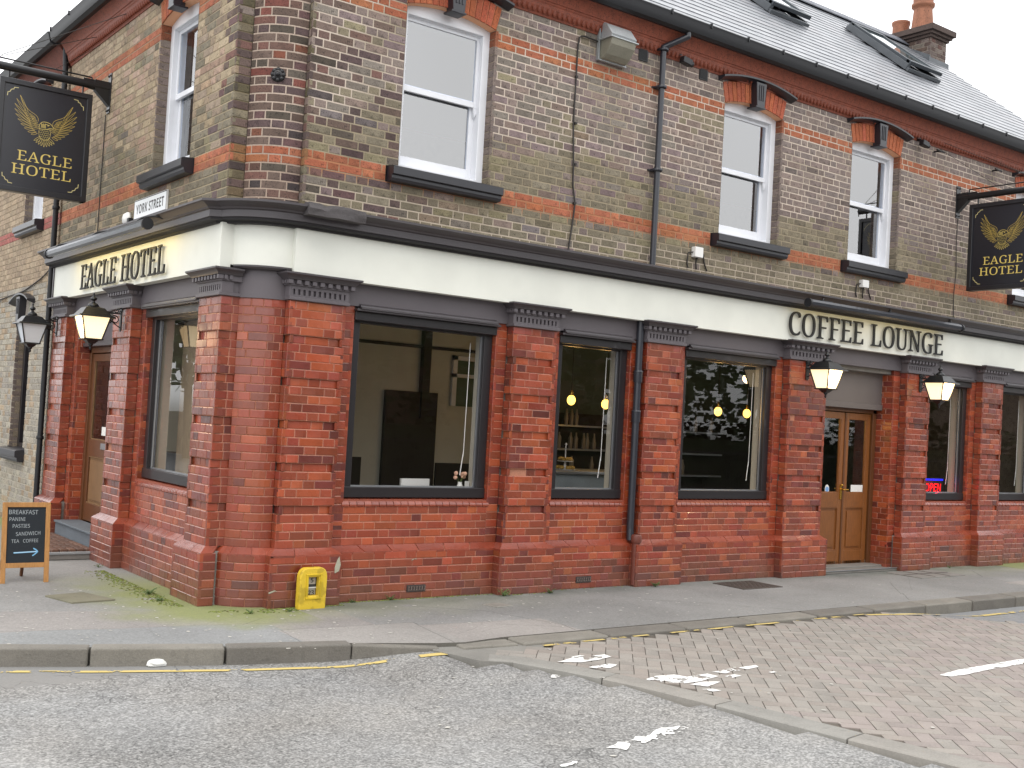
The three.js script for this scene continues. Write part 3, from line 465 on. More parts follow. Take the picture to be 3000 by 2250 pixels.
// walls between the pilasters, window openings, plinth and sill bricks
const FH = 0.945;
function bay(E, a, b, p, q, seed, kind) { // bay a..b between pilasters, opening p..q
  const w = hotel;
  const strip = (u0, u1, y0) => brickwork({ ...GL, parent: w, name: 'glazed_wall', frame: E.face(WF), u0, u1, v0: y0, v1: 2.72, tone: glazeTone(0.05, seed), limit: 60, len: [0.125, 0.125], wild: 0 });
  const low = kind === 'door' ? 0.0 : PB; strip(a, p, low); strip(q, b, low);
  const depth = kind === 'door' ? (E.side ? -0.33 : -0.46) : -0.24;
  for (const [u, s] of [[p, 1], [q, -1]]) { const R = ret(E, u, s, depth, WF); brickwork({ ...GL, parent: w, name: 'glazed_reveal', ...R, frame: R.frame, v0: kind === 'door' ? 0 : FH - 0.02, v1: 2.72, tone: (x, y, r) => glazeTone(0.1, seed)(x, y, r), limit: (s < 0) !== E.side ? 40 : 0, len: kind === 'door' ? [0.2, 0.095] : [0.095, 0.095], wild: 0 }); }
  const g = orient(group('backing', w), E);
  mesh('backing', [bx(a - 0.05, p - 0.01, 0, 3.3, -0.42, WF - 0.025, 0), bx(q + 0.01, b + 0.05, 0, 3.3, -0.42, WF - 0.025, 0), ...(kind === 'door' ? [] : [bx(a - 0.05, b + 0.05, 0, FH - 0.03, -0.42, WF - 0.025, 0)]), bx(a - 0.05, b + 0.05, 2.66, 3.4, -0.42, WF - 0.05, 0)], M.stone, g);
  if (kind === 'door') return w;
  brickwork({ ...GL, parent: w, name: 'glazed_wall', frame: E.face(WF), u0: p, u1: q, v0: PB, v1: 0.868, tone: glazeTone(0.35, seed + 3), limit: 60 });
  brickwork({ ...GL, parent: w, name: 'glazed_wall', frame: E.face(WF), u0: a, u1: p, v0: PB, v1: 0.868, tone: glazeTone(0.2, seed), limit: 20, wild: 0 });
  brickwork({ ...GL, parent: w, name: 'plinth', frame: E.face(WF + OUT), u0: a + OUT, u1: b - OUT, v0: 0, v1: PLN, tone: glazeTone(0.1, seed + 7), limit: 80 });
  splays(group('plinth_course'), E.at, Math.round((b - a) / 0.3), [a + OUT, PLN, WF + OUT], [b - OUT, PLN, WF + OUT], [a, PB + 0.004, WF], [b, PB + 0.004, WF]);
  const pl = orient(group('plinth', w), E); mesh('plinth_core', [bx(a, b, 0, PLN - 0.02, -0.3, WF + OUT - 0.03, 0), wedge((u, v, n) => [u, v, n], [a, PLN - 0.006, WF + OUT - 0.004], [b, PLN - 0.006, WF + OUT - 0.004], [b, PB - 0.004, WF - 0.01], [a, PB - 0.004, WF - 0.01])], std({ color: C('#a86c55'), roughness: 0.9 }), pl);
  // a row of bullnosed sill bricks
  const sl = orient(group('sill_course', w), E), n = Math.round((q - p + 0.04) / 0.079), s = (q - p + 0.04) / n, r = RNG(seed * 31 + 7);
  const nose = boxUV(plain(new THREE.ExtrudeGeometry(new THREE.Shape([[-0.24, 0.868], [-0.131, 0.868], [-0.131, 0.885], [-0.136, 0.9], [-0.15, 0.915], [-0.175, 0.927], [-0.24, 0.944]].map(([z, y]) => new THREE.Vector2(-z, y))), { depth: s - 0.007, bevelEnabled: false }))); nose.rotateY(Math.PI / 2); nose.translate(0, 0, 0);
  for (let i = 0; i < n; i++) { const m = mesh('sill_brick', nose, splayMat[Math.floor(r() * 4)], sl); m.position.set(p - 0.02 + i * s + 0.0035, 0, (r() - 0.5) * 0.002); }
  mesh('sill_bed', bx(p - 0.02, q + 0.02, 0.862, 0.93, -0.25, -0.15, 0), std({ color: C('#8a4a38'), roughness: 0.9 }), sl);
  return w;
}
const BAYF = [[1.10, 3.01, 1.25, 2.875], [3.57, 4.87, 3.70, 4.728], [5.435, 7.30, 5.575, 7.168], [8.03, 9.77, 8.17, 9.62, 'door'], [10.325, 11.65, 10.47, 11.52], [12.21, 13.55, 12.36, 13.42]];
const BAYS = [[-2.69, -0.84, -2.53, -0.98], [-5.07, -3.285, -4.93, -3.42, 'door']];
BAYF.forEach(([a, b, p, q, k], i) => bay(FR, a, b, p, q, i + 21, k)); BAYS.forEach(([a, b, p, q, k], i) => bay(SD, a, b, p, q, i + 31, k));
// the rounded corner below with its own plinth
{
  const p = hotel, pc = group('plinth_course'), c = [0.543, -0.52], a0 = Math.atan2(0.195, -0.35), a1 = Math.PI / 2, R = 0.4;
  const fr = (rad) => ({ flat: false, at: (u, v, n) => { const t = a0 - u / R; return [c[0] + (rad + n) * Math.cos(t), v, c[1] + (rad + n) * Math.sin(t)]; } });
  brickwork({ ...GL, parent: p, name: 'curved_glazed_wall', frame: fr(R), u0: 0, u1: R * (a0 - a1), v0: PB, v1: PT, tone: (u, v, r) => glazeTone(0.02, 3)(u + 2, v, r).lerp(C('#8a3c22'), 0.35), limit: 120, len: [0.215, 0.105], wild: 0.4, mortar: (u, v) => glazeMortar(u, v).lerp(mortGlazeD, 0.35) });
  const a2 = a0 + 0.16; const fp = { flat: false, at: (u, v, n) => { const t = a2 - u / 0.47; return [c[0] + (0.47 + n) * Math.cos(t), v, c[1] + (0.47 + n) * Math.sin(t)]; } };
  brickwork({ ...GL, parent: p, name: 'curved_glazed_wall', frame: fp, u0: 0, u1: 0.47 * (a2 - a1 + 0.1), v0: 0, v1: PLN, tone: glazeTone(0, 5), limit: 40, len: [0.23, 0.11], wild: 0.2 });
  const at = (u, v, n) => { const t = a2 - u; return [c[0] + n * Math.cos(t), v, c[1] + n * Math.sin(t)]; }, span = a2 - a1;
  let wk = []; for (let i = 0; i < 3; i++) for (let j = 0; j < 3; j++) { const e = j === 0 && i ? 0.006 : 0, s = span * (i + j / 3) / 3 + e, t = span * (i + (j + 1) / 3) / 3; if (j === 0) wk = []; wk.push(wedge(at, [s, PLN, 0.47], [t, PLN, 0.47], [t, PB + 0.004, 0.4], [s, PB + 0.004, 0.4])); if (j === 2) mesh('plinth_brick', wk, splayMat[i], pc); }
  mesh('core', [lathe([[0.36, 0], [0.36, 3.4]], 24, [c[0], 0, c[1]]), lathe([[0.43, 0], [0.43, PLN]], 24, [c[0], 0, c[1]])], M.stone, p);
  const arc = (r, n = 16, s = a0 + 0.25, e = a1 - 0.02) => Array.from({ length: n + 1 }, (_, i) => { const t = lerp(s, e, i / n); return [c[0] + r * Math.cos(t), c[1] + r * Math.sin(t)]; });
  mesh('frieze_panel', sweep([[-0.05, PT], [0, PT], [0, 2.97], [-0.05, 2.97]], arc(0.41)), M.charcoalLight, p);
  mesh('moulding', sweep([[0, 2.935], [0.02, 2.94], [0.035, 2.955], [0.035, 2.97], [0, 2.975]], arc(0.45, 16, a0 + 0.05, a1)), M.charcoal, p);
}
// fascia and cornice
const FB = 2.92, FT = 3.335, arcF = Array.from({ length: 15 }, (_, i) => { const t = lerp(Math.atan2(0.18, -0.424), Math.atan2(0.46, 0.007), i / 14); return [0.543 + 0.46 * Math.cos(t), -0.52 + 0.46 * Math.sin(t)]; });
mesh('fascia_board', bx(0.55, HX, FB, FT, -0.1, 0, 0.002), M.fascia, hotel);
mesh('fascia_board', bx(0, 0.1, FB, FT, -5.615, -0.34, 0.002), M.fascia, hotel);
mesh('fascia_board', sweep([[-0.08, 2.972], [0, 2.972], [0, FT], [-0.08, FT]], [[0.02, -0.345], ...arcF, [0.555, -0.03]]), M.fascia, hotel);
mesh('fascia_end', bx(-0.012, 0.1, FB - 0.01, FT, -5.66, -5.615, 0.003), M.charcoal, hotel);
const arcC = Array.from({ length: 13 }, (_, i) => { const t = lerp(THREE.MathUtils.degToRad(163), THREE.MathUtils.degToRad(94), i / 12); return [0.543 + 0.5 * Math.cos(t), -0.52 + 0.5 * Math.sin(t)]; });
const cornPath = [[0, -5.70], [0, -0.42], ...arcC, [0.6, 0], [HX, 0]];
mesh('cornice_bed', sweep([[-0.09, FT - 0.012], [0.03, FT - 0.01], [0.035, FT + 0.006], [0.095, 3.348], [0.1, 3.369], [-0.09, 3.37]], cornPath, 0.3), std({ color: C('#1d1a1d'), roughness: 0.7 }), hotel);
mesh('cornice', sweep([[-0.09, FT + 0.01], [0.06, 3.36], [0.09, 3.366], [0.112, 3.37], [0.112, 3.428], [0.128, 3.436], [0.136, 3.45], [0.160, 3.466], [0.19, 3.484], [0.205, 3.49], [0.205, 3.508], [0.19, 3.514], [-0.1, 3.545]], cornPath, 0.35), M.charcoal, hotel);
{ // the broken length of cornice beside the corner, bare and rough
  const r = RNG(77), g = plain(new THREE.BoxGeometry(0.56, 0.105, 0.15, 22, 6, 5)), p = g.attributes.position; for (let i = 0; i < p.count; i++) { const x = p.getX(i), y = p.getY(i), z = p.getZ(i); p.setXYZ(i, x, y + 0.022 * (fbm(x * 9 + 5, z * 11 + 3, 3) - 0.5) * (y > 0 ? 1.6 : 0.4), z + 0.05 * (fbm(x * 8, y * 20 + 7, 3) - 0.62)); }
  g.computeVertexNormals(); g.translate(0.83, 3.475, 0.148); mesh('broken_cornice', boxUV(plain(toCreasedNormals(g, 0.7))), std({ color: C('#5a5658'), roughness: 0.8, map: concTex, bumpMap: brickBump, bumpScale: 0.004 }), hotel);
}
// boards under the fascia between the capitals, with the moulded head of each opening
function headBoard(E, a, b, p, q, door) {
  const g = orient(group('head_board'), E);
  mesh('board', bx(a - 0.02, b + 0.02, 2.715, FB + 0.02, -0.2, -0.115, 0), M.charcoalLight, g);
  if (door) return;
  mesh('moulding', [sweep([[0, 2.685], [0.055, 2.69], [0.055, 2.702], [0.035, 2.708], [0.03, 2.722], [0.012, 2.732], [0, 2.74]], [[p + 0.03, -0.115], [q - 0.03, -0.115]]), bx(p - 0.01, q + 0.01, 2.672, 2.692, -0.2, -0.075, 0.004)], M.charcoal, g);
  mesh('shutter_box', [bx(p, q, 2.588, 2.674, -0.3, -0.125, 0.008)], M.frameBlack, g);
}
BAYF.forEach(([a, b, p, q, k]) => headBoard(FR, a, b, p, q, k)); BAYS.forEach(([a, b, p, q, k]) => headBoard(SD, a, b, p, q, k));
function shopWindow(E, p, q) {
  const g = orient(group('shop_window'), E), n = -0.2, t = 0.098, b = FH, top = 2.6;
  mesh('frame', [bx(p, p + t, b, top, n - 0.09, n, 0.006), bx(q - t, q, b, top, n - 0.09, n, 0.006), bx(p, q, b, b + 0.1, n - 0.09, n + 0.012, 0.006), bx(p, q, top - 0.03, top, n - 0.09, n - 0.002, 0.004)], M.frameBlack, g);
  mesh('glazing_bead', [bx(p + t, p + t + 0.014, b + 0.1, top - 0.03, n - 0.06, n - 0.045, 0), bx(q - t - 0.014, q - t, b + 0.1, top - 0.03, n - 0.06, n - 0.045, 0), bx(p + t, q - t, b + 0.1, b + 0.112, n - 0.06, n - 0.04, 0)], M.steel, g);
  mesh('pane', quad([p + t, b + 0.1, n - 0.062], [q - t, b + 0.1, n - 0.062], [q - t, top - 0.03, n - 0.062], [p + t, top - 0.03, n - 0.062]), M.shopGlass, g);
  // white reveal of the inside wall, the pull cord of the blind and the inner sill
  mesh('inner_reveal', [bx(q - 0.05, q + 0.02, b, 2.66, -0.42, n - 0.09, 0), bx(p - 0.02, p + 0.05, b, 2.66, -0.42, n - 0.09, 0), bx(p, q, b - 0.02, b + 0.07, -0.5, n - 0.09, 0)], inner, g);
  mesh('blind_cord', [rod([q - 0.17, 1.35, -0.36], [q - 0.16, 2.5, -0.36], 0.004), rod([q - 0.2, 1.16, -0.36], [q - 0.17, 1.4, -0.36], 0.005)], M.whitePlastic, g);
}
BAYF.forEach(([a, b, p, q, k]) => k || shopWindow(FR, p, q)); shopWindow(SD, BAYS[0][2], BAYS[0][3]);
// ------------------------------------------------------------------ eaves, gutter, roof, chimney
const eaveC = [[UA.cx, UA.cz]], eavePath = [[SU, HZ], [SU, -0.5], ...Array.from({ length: 13 }, (_, i) => { const t = lerp(THREE.MathUtils.degToRad(172), THREE.MathUtils.degToRad(98), i / 12); return [0.6 + 0.5 * Math.cos(t), -0.56 + 0.5 * Math.sin(t)]; }), [0.7, UB], [HX, UB]];
mesh('eaves_cornice', sweep([[-0.1, 5.905], [0.012, 5.905], [0.018, 5.925], [0.02, 5.93], [0.055, 5.985], [0.062, 6.02], [0.07, 6.03], [0.075, 6.045], [0.085, 6.05], [0.1, 6.09], [0.135, 6.14], [0.16, 6.165], [0.16, 6.19], [-0.1, 6.2]], eavePath, 0.3), M.terracotta, hotel);
{ // egg-and-dart enrichment, too fine to pick apart
  const egg = plain(new THREE.SphereGeometry(0.034, 7, 6)); egg.scale(0.72, 1.5, 0.7); const list = [];
  for (let x = 0.72; x < HX; x += 0.066) { const q = egg.clone(); q.translate(x, 5.972, UB + 0.038); list.push(q); }
  for (let z = -0.52; z > HZ; z -= 0.066) { const q = egg.clone(); q.rotateY(Math.PI / 2); q.translate(SU - 0.038, 5.972, z); list.push(q); }
  stuff(mesh('egg_moulding', list, M.terracotta, hotel));
  const shadow = list.length; void shadow;
}
mesh('gutter', sweep([[0.1, 6.19], [0.16, 6.165], [0.22, 6.15], [0.265, 6.17], [0.285, 6.22], [0.29, 6.27], [0.3, 6.3], [0.29, 6.312], [0.27, 6.3], [0.24, 6.2], [0.12, 6.21], [0.1, 6.33], [0.0, 6.33]], eavePath, 0.4), M.gutter, hotel);
{ const q = []; for (let x = 1.0; x < HX; x += 0.62) q.push(bx(x, x + 0.02, 6.27, 6.325, UB + 0.26, UB + 0.305, 0.003)); for (let z = -0.9; z > HZ; z -= 0.8) q.push(bx(SU - 0.305, SU - 0.26, 6.27, 6.325, z, z + 0.02, 0.003)); mesh('gutter_brackets', q, M.gutter, hotel); }
const PITCH = THREE.MathUtils.degToRad(39), TP = Math.tan(PITCH), EY = 6.335, EZ = 0.17, RIDGE_Z = -3.08, RIDGE_Y = EY + (EZ - RIDGE_Z) * TP, XE = SU - 0.23, HIPX = XE + (EZ - RIDGE_Z);
const roofY = (z) => EY + (EZ - z) * TP;
const slateCols = hexes('9a9da3 a3a6ac 91949b a9abb0 9ca0a7 959aa0 a6a6ab 8b8e95').map((c) => c.multiplyScalar(0.6));
const slateMats = slateCols.map((c) => phy({ color: c, roughness: 0.42, map: slateTex, clearcoat: 0.4, clearcoatRoughness: 0.3, bumpMap: fineBump, bumpScale: 0.001 }));
{
  const deck = std({ color: C('#4a4c52'), roughness: 0.9 });
  const rear = 2 * RIDGE_Z - EZ;
  mesh('roof_deck', [quad([XE, EY - 0.05, EZ], [HX + 0.04, EY - 0.05, EZ], [HX + 0.04, RIDGE_Y - 0.05, RIDGE_Z], [HIPX, RIDGE_Y - 0.05, RIDGE_Z]), quad([XE, EY - 0.05, rear], [XE, EY - 0.05, EZ], [HIPX, RIDGE_Y - 0.05, RIDGE_Z], [HIPX, RIDGE_Y - 0.05, RIDGE_Z]), quad([HX + 0.04, EY - 0.05, rear], [XE, EY - 0.05, rear], [HIPX, RIDGE_Y - 0.05, RIDGE_Z], [HX + 0.04, RIDGE_Y - 0.05, RIDGE_Z]), quad([HX, 3, EZ - 0.2], [HX, 3, rear + 0.2], [HX, EY, rear], [HX, EY, EZ]), quad([HX, EY - 0.1, EZ], [HX, EY - 0.1, rear], [HX, RIDGE_Y - 0.1, RIDGE_Z], [HX, RIDGE_Y - 0.1, RIDGE_Z])], deck, hotel);
  mesh('rear_wall', [bx(SU, HX, 0, 6.2, rear + 0.2, rear + 0.45, 0), bx(HX - 0.25, HX, 0, 6.2, rear + 0.2, -0.5, 0), bx(SU + 0.02, SU + 0.3, 0, 6.2, rear + 0.2, HZ, 0)], std({ color: C('#84756a'), roughness: 0.9, map: brickTex }), hotel);
  // slates of the front slope and of the hip over the side street
  const roof = group('slate_roof'), gauge = 0.2, sw = 0.3, r = RNG(4242), list = [], L = (EZ - RIDGE_Z) / Math.cos(PITCH);
  const geo = (w) => { const g = plain(new RoundedBoxGeometry(w - 0.004, 0.0105, gauge + 0.05, 1, 0.002)); g.translate(0, 0.006, -(gauge + 0.05) / 2 + 0.02); return boxUV(g); };
  const full = geo(sw), cutG = new Map();
  for (let k = 0; k * gauge < L - 0.05; k++) {
    const z = EZ + 0.02 - k * gauge * Math.cos(PITCH), y = roofY(z) - 0.012, x0 = Math.max(XE + (EZ - z), 0) + 0.02, x1 = HX + 0.05;
    for (let x = -6 * sw + ((k % 2) * sw) / 2; x < x1; x += sw) {
      const a = Math.max(x, x0), b = Math.min(x + sw, x1); if (b - a < 0.05) continue;
      const cx = (a + b) / 2; if ([[8.18, 9.02, -1.42, -2.9], [11.05, 11.95, -1.15, -2.45]].some(([p, q, s, t]) => cx > p && cx < q && z < s && z > t)) continue;
      list.push({ w: b - a, p: [cx, y, z], c: Math.floor(r() * 8), t: (r() - 0.5) * 0.012, size: shown([cx, y, z], b - a, gauge * 0.5) });
    }
  }
  list.sort((a, b) => b.size - a.size); const rest = [];
  list.forEach((s, i) => {
    const w = Math.round(s.w * 100) / 100, g = Math.abs(w - sw) < 0.005 ? full : cutG.get(w) ?? (cutG.set(w, geo(w)), cutG.get(w));
    if (i < 300) { const m = mesh('slate', g, slateMats[s.c], roof); m.position.set(...s.p); m.rotation.x = PITCH + s.t - 0.038; }
    else { const q = g.clone(); q.rotateX(PITCH + s.t - 0.038); q.translate(...s.p); rest.push(tint(q, slateCols[s.c])); }
  });
  stuff(mesh('slates', rest, phy({ vertexColors: true, roughness: 0.42, map: slateTex, clearcoat: 0.4, clearcoatRoughness: 0.3 }), roof));
  const ridge = group('ridge'); const n = 24, x0 = HIPX - 0.1, x1 = 13.7;
  for (let i = 0; i < n; i++) { const a = lerp(x0, x1, i / n), b = lerp(x0, x1, (i + 1) / n) - 0.012; const g = sweep([[0.16, -0.155], [0.165, -0.14], [0.03, -0.01], [0, 0], [-0.03, -0.01], [-0.165, -0.14], [-0.16, -0.155]].map(([o, y]) => [o, RIDGE_Y + 0.06 + y]), [[a, RIDGE_Z], [b, RIDGE_Z]], 0.3); mesh('ridge_tile', g, std({ color: C('#6d7078'), roughness: 0.55, map: slateTex }), ridge); }
  // lead-grey roof windows, tilted open
  const skylight = (cx, zTop, w, len, open) => {
    const g = group('roof_window'); const cz = zTop; g.position.set(cx, roofY(cz) + 0.01, cz); g.rotation.x = PITCH; // local: z down the slope
    mesh('kerb_frame', [bx(-w / 2 - 0.07, -w / 2, 0, 0.1, -0.03, len + 0.02, 0.004), bx(w / 2, w / 2 + 0.06, 0, 0.06, 0, len, 0.004), bx(-w / 2 - 0.06, w / 2 + 0.06, 0, 0.06, -0.06, 0.0, 0.004), bx(-w / 2 - 0.06, w / 2 + 0.06, 0, 0.05, len, len + 0.07, 0.004)], M.lead, g);
    const s = new THREE.Group(); s.name = 'opening_sash'; g.add(s); s.position.set(0, 0.1, 0.0); s.rotation.x = open;
    const q = [bx(-w / 2 - 0.05, -w / 2 + 0.04, -0.02, 0.03, 0, len, 0.004), bx(w / 2 - 0.04, w / 2 + 0.05, -0.02, 0.03, 0, len, 0.004), bx(-w / 2 - 0.05, w / 2 + 0.05, -0.02, 0.035, -0.03, 0.06, 0.004), bx(-w / 2 - 0.05, w / 2 + 0.05, -0.02, 0.035, len - 0.07, len + 0.03, 0.006)];
    mesh('sash_frame', q, std({ color: C('#43484d'), roughness: 0.5, metalness: 0.4 }), s); mesh('pane', quad([-w / 2 + 0.04, 0.012, len - 0.07], [w / 2 - 0.04, 0.012, len - 0.07], [w / 2 - 0.04, 0.012, 0.06], [-w / 2 + 0.04, 0.012, 0.06]), phy({ color: C('#7d8a8c'), roughness: 0.03, metalness: 0.0, ior: 2.3, clearcoat: 1, clearcoatRoughness: 0.02 }), s);
    mesh('well', bx(-w / 2, w / 2, -0.25, -0.2, 0, len, 0), std({ color: C('#55585a'), roughness: 0.9 }), g);
  };
  skylight(8.6, -2.72, 0.72, 1.62, -0.012); skylight(11.52, -2.3, 0.74, 1.4, -0.012);
}
{ // chimney stack on the ridge near the gable
  const x0 = 13.68, x1 = 14.18, z0 = -3.55, z1 = -2.5, top = 8.93;
  const k = { parent: hotel, name: 'chimney', course: 0.0765, tone: (u, v, r) => pick(r() < 0.5 ? PAL.dark : PAL.stock, r).clone().multiplyScalar(0.8), mortar: () => C('#b9aca0'), wild: 0.1, v0: 8.0, v1: top };
  brickwork({ ...k, frame: flatFront(z1), u0: x0, u1: x1, limit: 40 }); brickwork({ ...k, frame: flatSide(x0), u0: z0, u1: z1, limit: 40 });
  mesh('chimney_core', [bx(x0 + 0.02, x1 - 0.012, 7.5, top, z0, z1 - 0.02, 0)], std({ color: C('#5b504b'), roughness: 0.9, map: brickTex }), hotel);
  const cap = (o, a, b) => bx(x0 - o, x1 + o, a, b, z0 - o, z1 + o, 0.006);
  mesh('chimney_cap', [cap(0.035, top, top + 0.05), cap(0.075, top + 0.05, top + 0.1), cap(0.12, top + 0.1, top + 0.2), bx(x0 + 0.02, x1 - 0.02, top + 0.2, top + 0.24, z0 + 0.02, z1 - 0.02, 0.02)], std({ color: C('#5a4c47'), roughness: 0.9, map: brickTex, bumpMap: brickBump, bumpScale: 0.006 }), hotel);
  mesh('chimney_pot', lathe([[0.2, 0], [0.195, 0.1], [0.165, 0.42], [0.165, 0.46], [0.2, 0.49], [0.205, 0.54], [0.175, 0.56], [0.18, 0.7], [0.21, 0.73], [0.21, 0.78], [0.15, 0.78], [0.13, 0.4]], 24, [13.96, top + 0.2, -2.86]), M.clay, hotel);
  mesh('chimney_pot', lathe([[0.155, 0], [0.15, 0.22], [0.165, 0.26], [0.165, 0.3], [0.12, 0.3], [0.11, 0.05]], 24, [13.95, top + 0.22, -3.3]), M.clay, hotel);
  const ly = (z) => roofY(z);
  mesh('lead_flashing', [bx(x0 - 0.05, x1 + 0.06, ly(z1) - 0.14, ly(z1) + 0.06, z1 + 0.005, z1 + 0.03, 0.004), prism([[-z1 - 0.02, ly(z1) - 0.05], [-z1 - 0.02, ly(z1) + 0.1], [3.3, 9.02], [3.3, 8.6]], 0.02).rotateY(Math.PI / 2).translate(x0 - 0.025, 0, 0)], M.lead, hotel);
}
// downpipes
function downpipe(pts, r, clips, mat = M.pipe, shoe) { const q = []; for (let i = 0; i < pts.length - 1; i++) { q.push(rod(pts[i], pts[i + 1], r, 14)); const s = plain(new THREE.SphereGeometry(r, 12, 8)); s.translate(...pts[i]); q.push(s); } mesh('downpipe', q, mat, hotel); if (clips.length) mesh('pipe_clip', clips, mat, hotel); }
{
  const x = 4.835, z = 0.015, ring = (y, xx = x, zz = z, o = 0.052) => [lathe([[o - 0.006, -0.014], [o + 0.006, -0.014], [o + 0.006, 0.014], [o - 0.006, 0.014]], 16, [xx, y, zz]), bx(xx - 0.085, xx + 0.085, y - 0.008, y + 0.008, UB, UB + 0.02, 0.002)].concat([bx(xx - 0.06, xx - 0.045, y - 0.01, y + 0.01, UB, zz, 0)]);
  downpipe([[5.06, 6.22, 0.16], [5.06, 6.12, 0.16], [x + 0.0, 5.98, z], [x, 3.53, z]], 0.034, [...ring(5.53), ...ring(4.6), ...ring(5.95)]);
  const x2 = 4.80, z2 = -0.085; downpipe([[x2, 2.95, z2], [x2, 0.62, z2], [x2, 0.5, z2 + 0.01]], 0.04, [...[2.3, 1.86].flatMap((y) => [lathe([[0.04, -0.06], [0.05, -0.06], [0.05, 0.05], [0.054, 0.05], [0.054, 0.07], [0.04, 0.07]], 16, [x2, y, z2])])]);
  const x3 = 4.83; mesh('downpipe', [rod([x3, 0.56, -0.01], [x3, 0.02, -0.01], 0.045, 14), lathe([[0.045, 0], [0.06, 0.02], [0.06, 0.08], [0.045, 0.1]], 14, [x3, 0.47, -0.01])], std({ color: C('#6e3a2e'), roughness: 0.5, map: paintTex }), hotel);
  downpipe([[-0.02, 6.2, -5.78], [-0.0, 5.9, -5.78], [0.0, 5.8, -5.78], [0.0, 3.5, -5.78], [0.0, 0.05, -5.78]], 0.034, [...[5.2, 4.1, 2.6, 1.2].map((y) => lathe([[0.034, -0.02], [0.045, -0.02], [0.045, 0.02], [0.034, 0.02]], 14, [0, y, -5.78]))], M.gutter);
}
// ---- doors
function panelLeaf(w, g, hinge, matS, matP, y0 = 0.03, y1 = 2.1, glassFrom = 1.02) { // local x 0..w, faces +z
  const st = 0.085; mesh('stiles', [bx(0, st, y0, y1, -0.045, 0, 0.005), bx(w - st, w, y0, y1, -0.045, 0, 0.005), bx(st, w - st, y1 - 0.09, y1, -0.045, 0, 0.005), bx(st, w - st, glassFrom - 0.2, glassFrom, -0.045, 0, 0.005), bx(st, w - st, y0, y0 + 0.21, -0.045, 0, 0.005)], matS, g);
  mesh('panel', [bx(st, w - st, y0 + 0.21, glassFrom - 0.2, -0.035, -0.022, 0), bx(st + 0.05, w - st - 0.05, y0 + 0.26, glassFrom - 0.25, -0.03, -0.008, 0.008), bx(st, w - st, glassFrom - 0.215, glassFrom - 0.2, -0.03, -0.004, 0.003), bx(st, w - st, y0 + 0.21, y0 + 0.225, -0.03, -0.004, 0.003)], matP, g);
  mesh('glass', quad([st, glassFrom, -0.02], [w - st, glassFrom, -0.02], [w - st, y1 - 0.09, -0.02], [st, y1 - 0.09, -0.02]), M.doorGlass, g);
  mesh('glazing_bead', [bx(st, st + 0.012, glassFrom, y1 - 0.09, -0.02, -0.008, 0), bx(w - st - 0.012, w - st, glassFrom, y1 - 0.09, -0.02, -0.008, 0), bx(st, w - st, glassFrom, glassFrom + 0.012, -0.02, -0.008, 0)], matP, g);
}
{ // double doors of the coffee lounge
  const z = -0.42, x0 = 8.41, xm = 8.972, x1 = 9.535;
  for (const [a, b] of [[x0, xm - 0.002], [xm + 0.002, x1]]) { const g = group('door_leaf'); g.position.set(a, 0, z); panelLeaf(b - a, g, 0, M.oak, M.oak); }
  const f = group('door_frame'); mesh('frame', [bx(8.17, 8.4, 0, 2.16, z - 0.1, z + 0.03, 0.005), bx(9.545, 9.62, 0, 2.16, z - 0.1, z + 0.03, 0.005), bx(8.17, 9.62, 2.11, 2.17, z - 0.1, z + 0.03, 0.005), bx(xm - 0.012, xm + 0.02, 0.04, 2.1, z, z + 0.012, 0.003)], M.oakDark, f);
  const h = group('door_handle'); mesh('handle', [bx(8.915, 8.95, 0.93, 1.13, z, z + 0.01, 0.004), rod([8.932, 1.065, z], [8.932, 1.065, z + 0.06], 0.012), rod([8.932, 1.065, z + 0.055], [9.03, 1.063, z + 0.055], 0.009), lathe([[0, -0.01], [0.02, -0.008], [0.022, 0.01], [0, 0.014]], 12, [8.932, 1.12, z + 0.02])], M.brass, h);
  const tp = group('transom_panel'); mesh('panel', [bx(8.17, 9.62, 2.17, 2.74, -0.36, -0.32, 0), bx(8.17, 9.62, 2.16, 2.235, -0.36, -0.3, 0.006)], phy({ color: C('#6a6361'), roughness: 0.55, map: paintTex }), tp);
  mesh('moulding', sweep([[0, 2.66], [0.03, 2.665], [0.05, 2.69], [0.05, 2.715], [0, 2.73]], [[8.2, -0.3], [9.5, -0.3], [9.5, -0.4]]), M.charcoal, tp);
  mesh('door_step', [bx(8.05, 9.72, 0, 0.035, -0.5, -0.02, 0.01), bx(8.17, 9.62, 0.03, 0.062, -0.5, -0.2, 0.008)], M.stone, hotel);
  mesh('step_edge', bx(8.05, 9.72, 0.036, 0.046, -0.04, -0.012, 0.002), M.steel, hotel);
}
